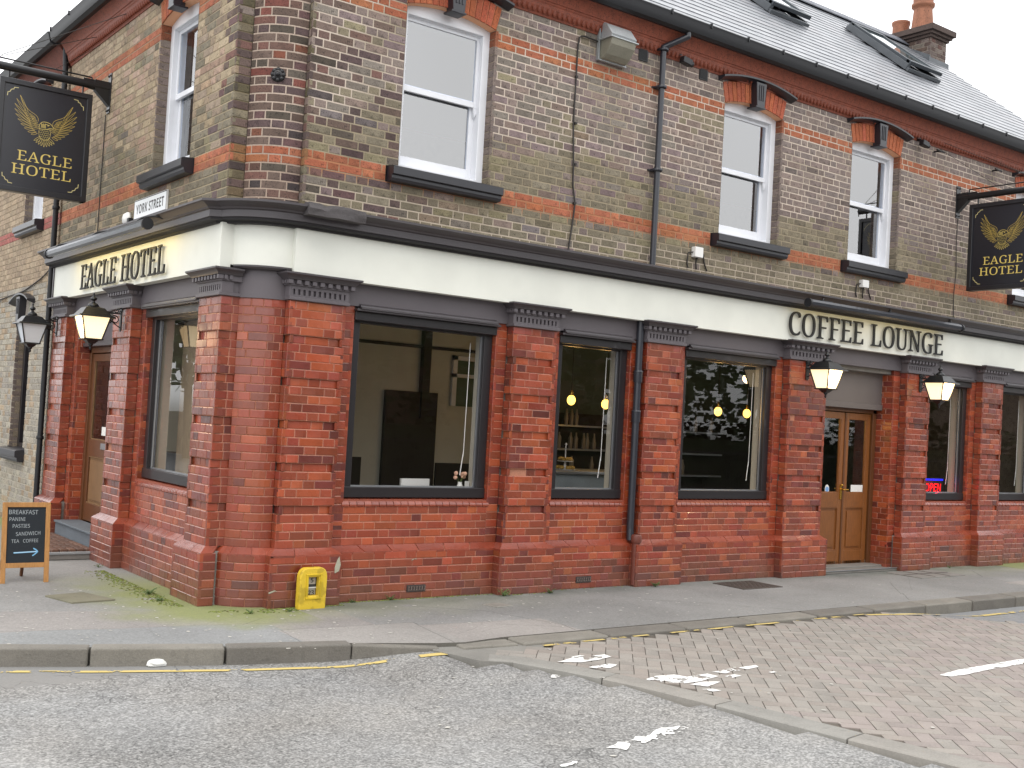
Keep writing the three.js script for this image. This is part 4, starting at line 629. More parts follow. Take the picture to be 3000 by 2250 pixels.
{ // single side door in York Street, up two steps
  const g = group('door_leaf'); g.position.set(0.31, 0.24, -4.86); g.rotation.y = -Math.PI / 2; panelLeaf(1.38, g, 0, M.oakDark, std({ color: C('#8a6a48'), roughness: 0.5, map: woodTex }), 0.03, 2.02, 1.0);
  mesh('letter_plate', [bx(0.55, 0.83, 0.9, 0.97, 0, 0.012, 0.004)], M.steel, g); mesh('notice', [bx(0.5, 0.72, 1.06, 1.16, -0.012, -0.008, 0), bx(0.76, 0.88, 1.1, 1.2, -0.012, -0.008, 0)], M.whitePlastic, g);
  const f = group('door_frame'); mesh('frame', [bx(0.29, 0.4, 0.2, 2.34, -4.93, -4.86, 0.004), bx(0.29, 0.4, 0.2, 2.34, -3.48, -3.42, 0.004), bx(0.29, 0.4, 2.27, 2.34, -4.93, -3.42, 0.004)], M.oakDark, f);
  const tp = group('transom_panel'); mesh('panel', [bx(0.27, 0.33, 2.34, 2.74, -4.93, -3.42, 0)], M.charcoalLight, tp); mesh('moulding', [bx(0.2, 0.33, 2.34, 2.385, -4.93, -3.42, 0.006), bx(0.22, 0.33, 2.385, 2.41, -4.93, -3.42, 0.006)], M.charcoal, tp);
  mesh('door_step', [bx(0.02, 0.36, 0, 0.24, -4.93, -3.42, 0.01), bx(0.0, 0.3, 0.24, 0.262, -4.93, -3.42, 0.006)], std({ color: C('#6f7780'), roughness: 0.75, map: concTex }), hotel);
}
// ---- inside: floors, walls, ceiling
{
  const cream = std({ color: C('#cfcfc2'), roughness: 0.9, map: paintTex }), teal = std({ color: C('#56625c'), roughness: 0.9, map: paintTex }), dado = std({ color: C('#2a2423'), roughness: 0.7 }), floorM = std({ color: C('#6a6058'), roughness: 0.5, map: woodTex });
  mesh('floor', [bx(0.4, HX - 0.3, -0.05, 0.1, -6.1, -0.42, 0)], floorM, hotel); mesh('ceiling', bx(0.4, HX - 0.3, 2.98, 3.2, -6.1, -0.42, 0), std({ color: C('#b8b5a8'), roughness: 0.95 }), hotel);
  mesh('upper_floor', bx(0.5, HX - 0.3, 3.2, 3.25, -6.1, -0.42, 0), floorM, hotel); mesh('upper_ceiling', bx(0.3, HX - 0.2, 6.15, 6.2, -6.1, -0.3, 0), std({ color: C('#d0d0d0'), roughness: 0.95 }), hotel);
  mesh('back_wall', bx(0.4, 5.6, 0, 3, -4.15, -4.05, 0), cream, hotel); mesh('back_wall', bx(5.6, HX - 0.3, 0, 3, -4.15, -4.05, 0), teal, hotel); mesh('partition', bx(5.6, 5.7, 0, 3, -4.05, -2.9, 0), cream, hotel); mesh('partition', bx(0.42, 0.5, 0, 3, -3.38, -3.3, 0).clone(), cream, hotel);
  mesh('dado', [bx(0.4, 3.6, 0, 1.15, -4.05, -4.02, 0), bx(4.78, 5.6, 0, 1.1, -4.05, -4.02, 0), bx(0.4, 5.6, 2.66, 2.7, -4.05, -4.0, 0)], dado, hotel);
  mesh('inner_door', [bx(3.9, 4.72, 0, 2.06, -4.04, -3.98, 0), bx(4.44, 4.56, 1.7, 2.98, -4.04, -3.95, 0)], dado, hotel);
  mesh('dado', [bx(5.6, HX - 0.4, 0, 1.9, -4.05, -4.0, 0)], dado, hotel);
  const w = group('inner_window'); mesh('frame', [bx(4.95, 5.02, 1.9, 2.6, -4.02, -3.98, 0), bx(5.38, 5.45, 1.9, 2.6, -4.02, -3.98, 0), bx(4.95, 5.45, 2.54, 2.6, -4.02, -3.98, 0), bx(4.95, 5.45, 2.3, 2.35, -4.02, -3.98, 0)], M.upvc, w); mesh('pane', bx(5.02, 5.38, 1.9, 2.54, -4.03, -4.01, 0), std({ color: C('#5a6a5a'), roughness: 0.2 }), w);
  // inner blind of the York Street window
  mesh('roller_blind', bx(0.5, 0.51, 0.98, 2.58, -2.42, -1.2, 0), std({ color: C('#8d7f6b'), roughness: 0.9, map: woodTex }), hotel);
  // ceiling spots
  const lit = std({ color: 0xffffff, emissive: 0xffffff, emissiveIntensity: 2.2 }), spot = plain(new THREE.CylinderGeometry(0.045, 0.045, 0.012, 16));
  for (const [x, z] of [[4.1, -0.95], [5.0, -1.1], [4.5, -1.9], [5.5, -2.6], [6.0, -1.0], [7.6, -1.5], [8.2, -2.6], [6.9, -2.4], [9.3, -3.0], [5.3, -3.2]]) { const s = mesh('ceiling_spot', spot, lit, hotel); s.position.set(x, 2.975, z); }
}
// ------------------------------------------------------------------ the next house down York Street
{
  const house = thing('adjoining_house', 'paler buff brick house with a pink brick band joined to the hotel down York Street', 'building');
  const z0 = -10.2, z1 = -5.8, up = [[-7.62, -6.68]], low = [[-7.6, -6.86]];
  const bandTone = (u, v, r) => { const row = Math.floor((v - 4.055) / CU + 0.01); if (row === -1 || row === -2 || row === 18 || row === 19) return pick(PAL.pink, r).clone().multiplyScalar(0.9 + 0.2 * r()); return pick(v < 3.2 && r() < 0.8 ? PAL.grey : PAL.buff, r).clone().multiplyScalar(1.0 + 0.16 * r()); };
  const mo = (u, v) => C('#b5a68f').lerp(C('#d2c9b8'), smooth(2.6, 1.6, v));
  brickwork({ parent: house, frame: flatSide(SU), u0: z0, u1: z1, v0: 3.435, v1: 5.915, course: CU, tone: bandTone, mortar: mo, holes: archHoles(up), limit: 90 });
  brickwork({ parent: house, frame: flatSide(SU), u0: z0, u1: z1, v0: 0, v1: 3.435, course: CU, tone: bandTone, mortar: mo, limit: 200, holes: (a, b) => { const m = (a + b) / 2; return low.flatMap(([p, q]) => (m > 0.88 && m < 1.0 ? [[p - 0.1, q + 0.1]] : m > 0.98 && m < 2.72 ? [[p, q]] : m >= 2.72 && m < 3.05 ? [[p - 0.03, q + 0.03]] : [])); } });
  mesh('wall_core', [...backing([[...up[0], SILL - 0.06, SPRING + 0.1]], -16, z1 + 0.07, 3.2, 6.25, (x, y, s, t) => bx(SU + 0.045, 0.4, s, t, x, y, 0)), ...backing([[...low[0], 0.9, 2.8]], -16, z1 + 0.07, 0, 3.2, (x, y, s, t) => bx(SU + 0.045, 0.4, s, t, x, y, 0)), bx(SU, 0.5, 0, 6.25, -16, z0, 0), bx(3, 3.2, 0, 6.2, -16, -6, 0), bx(0.3, 3, 3.1, 3.2, -16, -6.2, 0)], std({ color: C('#8d7f6d'), roughness: 0.9, map: brickTex }), house);
  up.forEach(([p, q]) => sashWindow((p + q) / 2, q - p, placeSide, 4.9, house));
  low.forEach(([p, q]) => { const g = sashWindow((p + q) / 2, q - p, (o, cx) => { placeSide(o, cx); o.scale.y = 1.09; o.position.y = 1.0 - SILL * 1.09; }, 0, house, M.frameBlack, true, PAL.grey); });
  for (const [p, y0, y1] of [[up[0][0], SILL, SPRING], [low[0][0], 1.0, 2.7]]) brickwork({ parent: house, name: 'reveal', frame: flatFront(p), u0: SU, u1: 0.225, v0: y0, v1: y1, course: CU, tone: (u, v, r) => pick(PAL.stock, r).clone().multiplyScalar(0.8), mortar: () => C('#9a8b76'), limit: 0, whole: true });
  mesh('eaves_cornice', sweep([[-0.1, 5.905], [0.012, 5.905], [0.05, 5.985], [0.07, 6.03], [0.1, 6.09], [0.16, 6.165], [0.16, 6.19], [-0.1, 6.2]], [[SU, -16], [SU, z1]], 0.3), std({ color: C('#7d4233'), roughness: 0.7, map: brickTex }), house);
  mesh('gutter', sweep([[0.1, 6.19], [0.16, 6.165], [0.22, 6.15], [0.265, 6.17], [0.29, 6.27], [0.3, 6.3], [0.27, 6.3], [0.24, 6.2], [0.1, 6.33], [0.0, 6.33]], [[SU, -16], [SU, z1]], 0.4), M.gutter, house);
  mesh('roof', quad([SU - 0.25, 6.33, -16], [SU - 0.25, 6.33, z1], [3, 8.4, z1], [3, 8.4, -16]), std({ color: C('#66686e'), roughness: 0.6, map: slateTex }), house);
}
// ------------------------------------------------------------------ ground: road, block paving, pavement, kerbs
const EDGE = [[1.12, 2.30], [1.31, 2.46], [1.48, 2.84], [1.66, 3.38], [1.77, 3.94], [1.86, 4.55], [1.93, 5.0], [2.03, 5.5], [2.2, 6.4], [2.45, 7.6], [2.7, 9.0], [2.9, 11]];
const edgeX = (z) => { if (z <= EDGE[0][1]) return EDGE[0][0]; for (let i = 0; i < EDGE.length - 1; i++) if (z <= EDGE[i + 1][1]) return lerp(EDGE[i][0], EDGE[i + 1][0], (z - EDGE[i][1]) / (EDGE[i + 1][1] - EDGE[i][1])); return EDGE.at(-1)[0]; };
const TABLE = -0.03, LOW = -0.12;
const farEdge = (z) => 6.62 + (z - 2.25) * 1.12;                 // where the paving ends and the side road's tarmac begins
const roadH = (x, z) => { const d = edgeX(z) - x; if (x > edgeX(z)) { const e = x - farEdge(z); return e < -0.25 ? -0.14 : lerp(TABLE - 0.012, LOW, smooth(0, 1.3, e)); } return lerp(TABLE - 0.014, LOW, smooth(0.02, 0.9, d)); };
function grid(x0, x1, z0, z1, nx, nz, h, uvs = 1) { const pos = [], uv = [], idx = []; for (let j = 0; j <= nz; j++) for (let i = 0; i <= nx; i++) { const x = lerp(x0, x1, i / nx), z = lerp(z0, z1, j / nz); pos.push(x, h(x, z), z); uv.push((x - x0) / (uvs === 1 ? 1 : x1 - x0), (z - z0) / (uvs === 1 ? 1 : z1 - z0)); } for (let j = 0; j < nz; j++) for (let i = 0; i < nx; i++) { const a = j * (nx + 1) + i; idx.push(a, a + nx + 1, a + 1, a + 1, a + nx + 1, a + nx + 2); } const g = new THREE.BufferGeometry(); g.setAttribute('position', new THREE.Float32BufferAttribute(pos, 3)); g.setAttribute('uv', new THREE.Float32BufferAttribute(uv, 2)); g.setIndex(idx); g.computeVertexNormals(); return g; }
// near road surface: worn dressing with exposed stones and a web of cracks, one unrepeated map of 6.4 x 6.4 m
const NR = { x0: -3.2, z0: 0.6, s: 6.4, n: 2048 };
{
  const n = NR.n, val = new Float32Array(n * n), warm = new Float32Array(n * n), bmp = new Float32Array(n * n), r = RNG(909);
  const patchLine = (x) => 1.43 + 0.04 * Math.sin(x * 3) - 0.02 * x + (x > -0.6 ? (x + 0.6) * 0.6 : 0);
  for (let j = 0; j < n; j++) for (let i = 0; i < n; i++) {
    const x = NR.x0 + (i / n) * NR.s, z = NR.z0 + (j / n) * NR.s, o = j * n + i;
    const a = fbm(x * 1.3 + 20, z * 1.3 + 9, 4, 0), st = noise(x * 85 + 3, z * 85 + 7, 1), st2 = noise(x * 150 + 3, z * 150, 2), fine = noise(x * 240, z * 240 + 11, 3);
    let k = 0.265 + 0.11 * (a - 0.5); const stone = smooth(0.5, 0.78, st), stone2 = smooth(0.55, 0.8, st2);
    k += 0.1 * (stone - 0.4) + 0.085 * (stone2 - 0.35) + 0.06 * (fine - 0.5); if (st2 > 0.88) k += 0.07; if (st < 0.2) k -= 0.07;
    const wear = smooth(0.52, 0.66, fbm(x * 0.9 + 4, z * 0.9 + 31, 3, 2)); k -= 0.03 * wear;
    bmp[o] = 0.5 + 0.5 * (0.6 * st + 0.4 * st2 - 0.5) + 0.12 * (fine - 0.5);
    if (z < patchLine(x) && x < -0.55) { k = 0.215 + 0.05 * (a - 0.5) + 0.05 * (fine - 0.5) + 0.02 * (st - 0.5); bmp[o] = 0.55 + 0.08 * (fine - 0.5); }
    val[o] = k; warm[o] = fbm(x * 2 + 40, z * 2, 3, 1);
  }
  const px = (x) => ((x - NR.x0) / NR.s) * n, pz = (z) => ((z - NR.z0) / NR.s) * n;
  const stamp = (cx, cz, w, s) => { const R = Math.ceil(w + 1.5); for (let j = -R; j <= R; j++) for (let i = -R; i <= R; i++) { const x = Math.round(cx) + i, y = Math.round(cz) + j; if (x < 0 || y < 0 || x >= n || y >= n) continue; const d = Math.hypot(x - cx, y - cz), t = s * clamp(1 - (d - w * 0.5) / 1.4); if (t > 0) { const o = y * n + x; val[o] = Math.min(val[o], lerp(val[o], 0.085, t)); bmp[o] = lerp(bmp[o], 0.05, t * 0.8); } } };
  const walk = (x, z, a, len, w, s, fork) => { let t = 0, ww = w; while (t < len) { a += (r() - 0.5) * 0.85; const st = 0.006; x += Math.cos(a) * st; z += Math.sin(a) * st; t += st; ww = w * (0.35 + 0.9 * r()); if (r() < 0.9) stamp(px(x), pz(z), ww, s * (0.5 + 0.5 * r())); if (fork > 0 && r() < 0.02) walk(x, z, a + (r() < 0.5 ? 1 : -1) * (0.7 + 0.7 * r()), len * 0.35 * r() + 0.06, w * 0.7, s * 0.85, fork - 1); } };
  for (let i = 0; i < 60; i++) { const x = -1.7 + 3.0 * r(), z = 1.62 + 0.95 * r() * r() + 0.2 * Math.max(0, x + 0.2); walk(x, z, (r() < 0.72 ? 0.05 : 1.3) + (r() - 0.5) * 0.9 + (r() < 0.5 ? Math.PI : 0), 0.25 + 0.6 * r(), 1.5, 0.92, 2); }
  for (let i = 0; i < 46; i++) walk(-2.6 + 4.2 * r(), 2.3 + 2.6 * r(), r() * 7, 0.15 + 0.35 * r(), 1.1, 0.7, 1);
  walk(-1.9, 1.44, 0.02, 1.35, 1.0, 0.75, 0); walk(-0.62, 1.42, -0.35, 0.4, 1.0, 0.7, 0);
  for (let i = 0; i < 7; i++) walk(0.62, 4.16, Math.PI - 0.25 + (r() - 0.5) * 0.3, 0.6 + 0.9 * r(), 2.2, 0.75, 2);       // broken surface by the worn white line
  const d = new Uint8Array(n * n * 4), b = new Uint8Array(n * n * 4);
  for (let o = 0; o < n * n; o++) { const k = val[o], w = warm[o] - 0.5; d[4 * o] = clamp(k * (1.0 + 0.06 * w)) * 255; d[4 * o + 1] = clamp(k * (0.98 + 0.01 * w)) * 255; d[4 * o + 2] = clamp(k * (0.94 - 0.05 * w)) * 255; d[4 * o + 3] = 255; b[4 * o] = b[4 * o + 1] = b[4 * o + 2] = clamp(bmp[o]) * 255; b[4 * o + 3] = 255; }
  const mk = (a) => { const t = new THREE.DataTexture(a, n, n); t.wrapS = t.wrapT = THREE.MirroredRepeatWrapping; t.magFilter = THREE.LinearFilter; t.minFilter = THREE.LinearMipmapLinearFilter; t.generateMipmaps = true; t.repeat.set(1 / NR.s, 1 / NR.s); t.offset.set(-NR.x0 / NR.s, -NR.z0 / NR.s); t.needsUpdate = true; return t; };
  M.road = std({ color: 0xffffff, map: mk(d), bumpMap: mk(b), bumpScale: 0.0035, roughness: 0.92 });
  const g = grid(-9, 9.5, -0.6, 11.5, 148, 96, roadH); const p = g.attributes.position, u = g.attributes.uv; for (let i = 0; i < p.count; i++) u.setXY(i, p.getX(i), p.getZ(i)); struct('road', g, M.road, 'worn grey road surface with a web of fine cracks');
}
const tarTex = tex(512, (u, v) => { const a = tfbm(u, v, 5, 4, 2), b = tileNoise(u, v, 120, 1), c = tileNoise(u, v, 64, 3); const k = 0.2 + 0.07 * (a - 0.5) + 0.06 * (b - 0.5) + 0.04 * (c - 0.5); return [k, k * 1.01, k * 1.02]; }, false, 1 / 1.5);
M.tarmac = std({ color: 0xffffff, map: tarTex, bumpMap: brickBump, bumpScale: 0.003, roughness: 0.9 });
struct('side_road', merge([grid(6.2, 40, 2.03, 11.5, 120, 40, (x, z) => (x > farEdge(z) - 0.12 ? lerp(TABLE - 0.006, LOW + 0.004, smooth(0, 1.3, x - farEdge(z))) : -0.16))]), M.tarmac, 'smooth bluish tarmac of the side road past the block paving');
struct('ground', (() => { const g = plain(new THREE.PlaneGeometry(400, 400)); g.rotateX(-Math.PI / 2); g.translate(0, -0.17, 0); const p = g.attributes.position, u = g.attributes.uv; for (let i = 0; i < p.count; i++) u.setXY(i, p.getX(i), p.getZ(i)); return g; })(), M.tarmac, 'flat tarmac ground reaching the horizon');
// pavement
const KERBL = [[-6.2, -0.9], [-4.6, -0.32], [-3.0, 0.31], [-2.2, 0.66], [-1.31, 1.03], [-0.45, 1.335], [0.45, 1.555], [1.08, 1.8]];
const PV = { x0: -3.2, z0: -4.2, w: 9.6, h: 6.4, nx: 2048, nz: 1366 };
{
  const { nx, nz } = PV, d = new Uint8Array(nx * nz * 4), r = RNG(31), mk = new Float32Array(nx * nz), wv = (t) => 0.03 * Math.sin(t * 2.1) + 0.02 * Math.sin(t * 5.3);
  const line = (a, b, s = 0.6, w = 1.2, jit = 0.012) => { const L = Math.hypot(b[0] - a[0], b[1] - a[1]), m = Math.ceil(L / 0.004); let ox = 0, oz = 0; for (let i = 0; i <= m; i++) { ox += (r() - 0.5) * jit * 0.25; oz += (r() - 0.5) * jit * 0.25; ox *= 0.985; oz *= 0.985; const X = ((lerp(a[0], b[0], i / m) + ox - PV.x0) / PV.w) * nx, Z = ((lerp(a[1], b[1], i / m) + oz - PV.z0) / PV.h) * nz; for (let y = -2; y <= 2; y++) for (let x = -2; x <= 2; x++) { const xi = Math.round(X) + x, zi = Math.round(Z) + y; if (xi < 0 || zi < 0 || xi >= nx || zi >= nz) continue; const t = s * (0.6 + 0.4 * r()) * clamp(1 - (Math.hypot(xi - X, zi - Z) - w * 0.4) / 1.1); const o = zi * nx + xi; mk[o] = Math.max(mk[o], t); } } };
  line([-3.2, 0.02], [-1.6, 0.32], 0.55); line([-1.6, 0.32], [-0.2, 0.55], 0.5); line([-0.2, 0.55], [0.6, 0.7], 0.5); line([0.25, 0.42], [0.0, 0.62], 0.6);
  line([0.18, 0.92], [1.36, 0.99], 0.7); line([1.36, 0.99], [1.2, 1.92], 0.75); line([0.18, 0.92], [0.12, 1.42], 0.6); line([1.37, 1.12], [2.12, 1.21], 0.55); line([1.8, 0.3], [2.3, 0.75], 0.8, 1.6); line([2.3, 0.75], [2.55, 1.5], 0.8, 1.6); line([2.55, 1.5], [2.5, 1.75], 0.8, 1.8);
  line([2.0, 1.3], [2.5, 1.6], 0.6); line([3.2, 0.2], [4.6, 1.2], 0.3); line([4.3, 0.7], [5.1, 1.4], 0.6, 1.6); line([5.0, 1.35], [5.4, 1.7], 0.7, 1.8); line([-2.6, -1.2], [-1.5, -0.3], 0.25);
  for (let i = 0; i < 26; i++) { let x = -2 + 8 * r(), z = -1 + 2.6 * r(), a = r() * 6.3; for (let k = 0; k < 5; k++) { const X = x + Math.cos(a) * 0.16, Z = z + Math.sin(a) * 0.16; line([x, z], [X, Z], 0.28, 0.8, 0.03); x = X; z = Z; a += (r() - 0.5) * 0.9; } }
  for (let j = 0, o = 0; j < nz; j++) for (let i = 0; i < nx; i++, o++) {
    const x = PV.x0 + (i / nx) * PV.w, z = PV.z0 + (j / nz) * PV.h, a = fbm(x * 1.4 + 3, z * 1.4 + 8, 4, 1), f = noise(x * 150, z * 150, 2), f2 = noise(x * 75, z * 75 + 4, 3);
    let k = 0.225 + 0.11 * (a - 0.5) + 0.07 * (f - 0.5) + 0.05 * (f2 - 0.5), c = [1, 0.985, 0.95];
    const inPatch = (x > 0.15 && x < 1.34 && z > 0.93 + 0.05 * (x - 0.15) && z < 1.9), inP2 = x > 1.34 - (z - 1.0) * 0.16 && x < 2.55 && z > 1.12 + 0.08 * (x - 1.37);
    if (inPatch) { k += 0.03; c = [1.04, 0.985, 0.92]; } else if (inP2) { k += 0.035; c = [1.06, 0.985, 0.92]; }
    else if (x < 0.2 && z > 0.45 + 0.18 * (x + 1) + wv(x)) { k += 0.0; c = [0.98, 1, 0.99]; }
    else if (x < 1 && z > -0.35 + 0.3 * (x + 1)) { c = [1.05, 0.985, 0.93]; k += 0.012; }
    // green film of algae at the foot of the corner
    const dx = Math.max(0, 0.05 - x), ds = x < 0.1 ? Math.max(0, -0.12 - x) + Math.max(0, z - 0.12) : Math.max(0, z - (x < 0.6 ? 0.12 : 0.06)), n2 = fbm(x * 4 + 9, z * 4 + 1, 4, 3);
    let gre = smooth(0.95, 0.08, ds + 0.5 * (0.6 - n2)) * (x < 0.7 ? 1 : 0.35 * smooth(4.5, 0.7, x)) * smooth(-2.6, -1.2, z); gre *= smooth(0.25, 0.5, n2 + 0.18);
    let R = k * c[0], G = k * c[1], B = k * c[2];
    R = lerp(R, 0.2 + 0.06 * (f - 0.5), gre * 0.85); G = lerp(G, 0.225 + 0.07 * (f - 0.5), gre * 0.85); B = lerp(B, 0.07, gre * 0.85);
    const damp = smooth(0.35, 0.0, ds) * (x > 0.6 ? 0.35 : 0) * n2 * 1.6; R *= 1 - damp; G *= 1 - damp * 0.9; B *= 1 - damp;
    const m = 1 - 0.72 * mk[o]; d[4 * o] = clamp(R * m) * 255; d[4 * o + 1] = clamp(G * m) * 255; d[4 * o + 2] = clamp(B * m) * 255; d[4 * o + 3] = 255;
  }
  const t = new THREE.DataTexture(d, nx, nz); t.wrapS = t.wrapT = THREE.MirroredRepeatWrapping; t.magFilter = THREE.LinearFilter; t.minFilter = THREE.LinearMipmapLinearFilter; t.generateMipmaps = true; t.repeat.set(1 / PV.w, 1 / PV.h); t.offset.set(-PV.x0 / PV.w, -PV.z0 / PV.h); t.needsUpdate = true;
  M.pave = std({ color: 0xffffff, map: t, bumpMap: brickBump, bumpScale: 0.0025, roughness: 0.9 });
  struct('pavement', sheet([[-6.2, -16], ...KERBL, [1.3, 1.85], [1.7, 1.79], [60, 1.79], [60, -16]].reverse(), 0), M.pave, 'grey patched tarmac pavement round the hotel corner');
  const edge = [...KERBL, [1.3, 1.85], [1.7, 1.79], [60, 1.79]], sk = []; for (let k = 0; k < edge.length - 1; k++) { const [a, b] = [edge[k], edge[k + 1]]; sk.push(quad([a[0], -0.16, a[1]], [b[0], -0.16, b[1]], [b[0], 0, b[1]], [a[0], 0, a[1]])); } struct('pavement_edge', merge(sk), std({ color: C('#6f6c66'), roughness: 0.95, map: concTex }), 'side of the pavement behind the kerb stones');
}
// kerb stones
{
  const kerb = struct('kerb', bx(-0.01, 0.01, -0.5, -0.48, 0, 0.02, 0).translate(1.5, 0, 1.0), M.stone, 'granite kerb stones along the pavement edge');
  const kg = (L, W, H) => { const g = plain(new RoundedBoxGeometry(L, H, W, 3, 0.018)); const p = g.attributes.position; for (let i = 0; i < p.count; i++) { const x = p.getX(i), y = p.getY(i), z = p.getZ(i); p.setXYZ(i, x, y + 0.006 * (noise(x * 6 + L * 50, z * 9) - 0.5), z + 0.006 * (noise(x * 5 + 9, y * 14 + L * 30) - 0.5)); } g.computeVertexNormals(); return boxUV(g, 1, L * 7, W); };
  const kmats = ['87837c', '928e86', '7f7b75'].map((h) => std({ color: C('#' + h), map: concTex, bumpMap: brickBump, bumpScale: 0.004, roughness: 0.85 }));
  const put = (a, b, W, y, drop = 0, m = 0) => { const L = Math.hypot(b[0] - a[0], b[1] - a[1]) - 0.012, g = kg(L, W, 0.3), k = mesh('kerb_stone', g, kmats[m % 3], kerb); const nx = -(b[1] - a[1]) / (L + 0.012), nz = (b[0] - a[0]) / (L + 0.012); k.position.set((a[0] + b[0]) / 2 + (nx * -0) , y - 0.15, (a[1] + b[1]) / 2); k.rotation.order = 'YXZ'; k.rotation.y = -Math.atan2(b[1] - a[1], b[0] - a[0]); k.rotation.z = -drop; };
  for (let i = 0; i < KERBL.length - 1; i++) { const a = KERBL[i], b = KERBL[i + 1]; if (i === KERBL.length - 2) put(a, b, 0.15, -0.008, 0.03, i); else put(a, b, 0.15, 0.008, 0, i); }
  for (let x = 1.75, i = 0; x < 22; x += 0.915, i++) put([x, 1.905], [x + 0.905, 1.905], 0.24, x < 6.2 ? -0.006 + 0.008 * smooth(4.5, 6.2, x) : 0.003, 0, i + 1);
  put([1.22, 1.86], [1.73, 1.9], 0.2, -0.012, 0, 1);
  struct('edging', prism([[1.0, -1.86], [1.12, -2.31], [1.31, -2.46], [1.95, -2.05], [1.84, -1.8], [1.1, -1.76]], 0.12, 0.004).rotateX(-Math.PI / 2).translate(0, TABLE - 0.125, 0), std({ color: C('#8f8d88'), roughness: 0.9, map: concTex }), 'concrete infill where the kerb drops to the block paving');
}
// block paving: herringbone at 42 degrees, each block its own piece
{
  const bed = struct('block_paving', (() => { const p = []; for (let i = 0; i < EDGE.length - 1; i++) p.push([EDGE[i][0] + 0.16, EDGE[i][1]]); const far = []; for (let z = 9.0; z >= 2.03; z -= 0.5) far.push([farEdge(z), z]); return sheet([...p, [2.7, 9.0], ...far, [6.4, 2.03], [1.9, 2.03]], TABLE - 0.009); })(), std({ color: C('#6d665e'), roughness: 0.95, map: concTex }), 'grey-pink block paving laid herringbone across the mouth of the side road');
  const th = THREE.MathUtils.degToRad(42), ca = Math.cos(th), sa = Math.sin(th), W = 0.1045, list = [], r = RNG(5150);
  for (let j = -90; j < 140; j++) for (let i = -90; i < 140; i++) {
    const k = (((i - j) % 4) + 4) % 4; let a, horiz;                 // classic herringbone on a unit grid
    if (k === 0) { a = [i, j, i + 2, j + 1]; horiz = true; } else if (k === 2) { a = [i, j, i + 1, j + 2]; horiz = false; } else continue;
    if (k === 2) { a = [i, j - 1, i + 1, j + 1]; }
    const u = ((a[0] + a[2]) / 2) * W, v = ((a[1] + a[3]) / 2) * W, x = 3 + u * ca - v * sa, z = 3 + u * sa + v * ca;
    if (z < 2.09 || z > 8.4 || x < edgeX(z) + 0.22 || x > farEdge(z) - 0.04) continue;
    list.push({ x, z, horiz, c: 0, size: shown([x, TABLE, z], W * 2, W, V(0, 1, 0)), t: fbm(x * 0.8 + 3, z * 0.8 + 2, 3, 2) });
  }
  list.sort((a, b) => b.size - a.size);
  const cols = calm(hexes('b3ada5 b7b0a8 aea79f b8aea5 b2a69d bbb3aa aaa49c b5a9a0'), 0.3, 0.82, 0.15), pinkc = calm(hexes('baa8a0 bca9a0 b3a29a beada3'), 0.3, 0.82, 0.4), mats = [...cols, ...pinkc].map((c) => std({ color: c, roughness: 0.9, map: concTex, bumpMap: brickBump, bumpScale: 0.003 }));
  const geos = [0, 1, 2, 3].map((s) => { const g = plain(new RoundedBoxGeometry(W * 2 - 0.0045, 0.06, W - 0.0045, 1, 0.003)); return boxUV(g, 1, s * 0.37, s * 0.53); }), rest = [];
  list.forEach((b, i) => {
    const pinky = r() < smooth(0.36, 0.6, b.t) * 0.75, ci = pinky ? 8 + Math.floor(r() * 4) : Math.floor(r() * 8), y = TABLE - 0.03 + (r() - 0.5) * 0.002, a = -th + (b.horiz ? 0 : Math.PI / 2) + (r() - 0.5) * 0.012;
    if (i < 300) { const m = mesh('paving_block', geos[i % 4], mats[ci], bed); m.position.set(b.x, y, b.z); m.rotation.y = a; }
    else { const g = geos[i % 4].clone(); g.rotateY(a); g.translate(b.x, y, b.z); rest.push(tint(g, [...cols, ...pinkc][ci])); }
  });
  stuff(mesh('paving_blocks', rest, std({ vertexColors: true, roughness: 0.9, map: concTex, bumpMap: brickBump, bumpScale: 0.003 }), bed));
  // long edging stones along the open side
  const em = ['9f9d98', '989690', 'a39f99'].map((h) => std({ color: C('#' + h), roughness: 0.88, map: concTex, bumpMap: brickBump, bumpScale: 0.002 }));
  const pts = []; for (let z = 2.34; z < 8.6; z += 0.04) pts.push([edgeX(z), z]); let acc = 0, s = 0;
  for (let i = 1; i < pts.length; i++) { acc += Math.hypot(pts[i][0] - pts[i - 1][0], pts[i][1] - pts[i - 1][1]); if (acc > 0.9) { const A = pts[s], B = pts[i], q = pts.slice(s, i + 1).map(([x, z]) => [x, z]); const dx = B[0] - A[0], dz = B[1] - A[1], l = Math.hypot(dx, dz), ex = (dx / l) * 0.006, ez = (dz / l) * 0.006; const g = sweep([[-0.215, TABLE - 0.1], [-0.215, TABLE - 0.003], [-0.21, TABLE + 0.0015], [-0.008, TABLE + 0.0015], [0, TABLE - 0.005], [0, TABLE - 0.1]].map(([o, y]) => [-o, y]).reverse(), q.map(([x, z], k) => (k === 0 ? [x + ex, z + ez] : k === q.length - 1 ? [x - ex, z - ez] : [x, z])).reverse()); void g; const g2 = sweep([[0, TABLE - 0.1], [0, TABLE - 0.005], [0.008, TABLE + 0.0015], [0.21, TABLE + 0.0015], [0.215, TABLE - 0.003], [0.215, TABLE - 0.1]], q.map(([x, z], k) => (k === 0 ? [x + ex, z + ez] : k === q.length - 1 ? [x - ex, z - ez] : [x, z])).reverse()); mesh('edging_stone', g2, em[s % 3], bed); s = i; acc = 0; } }
}
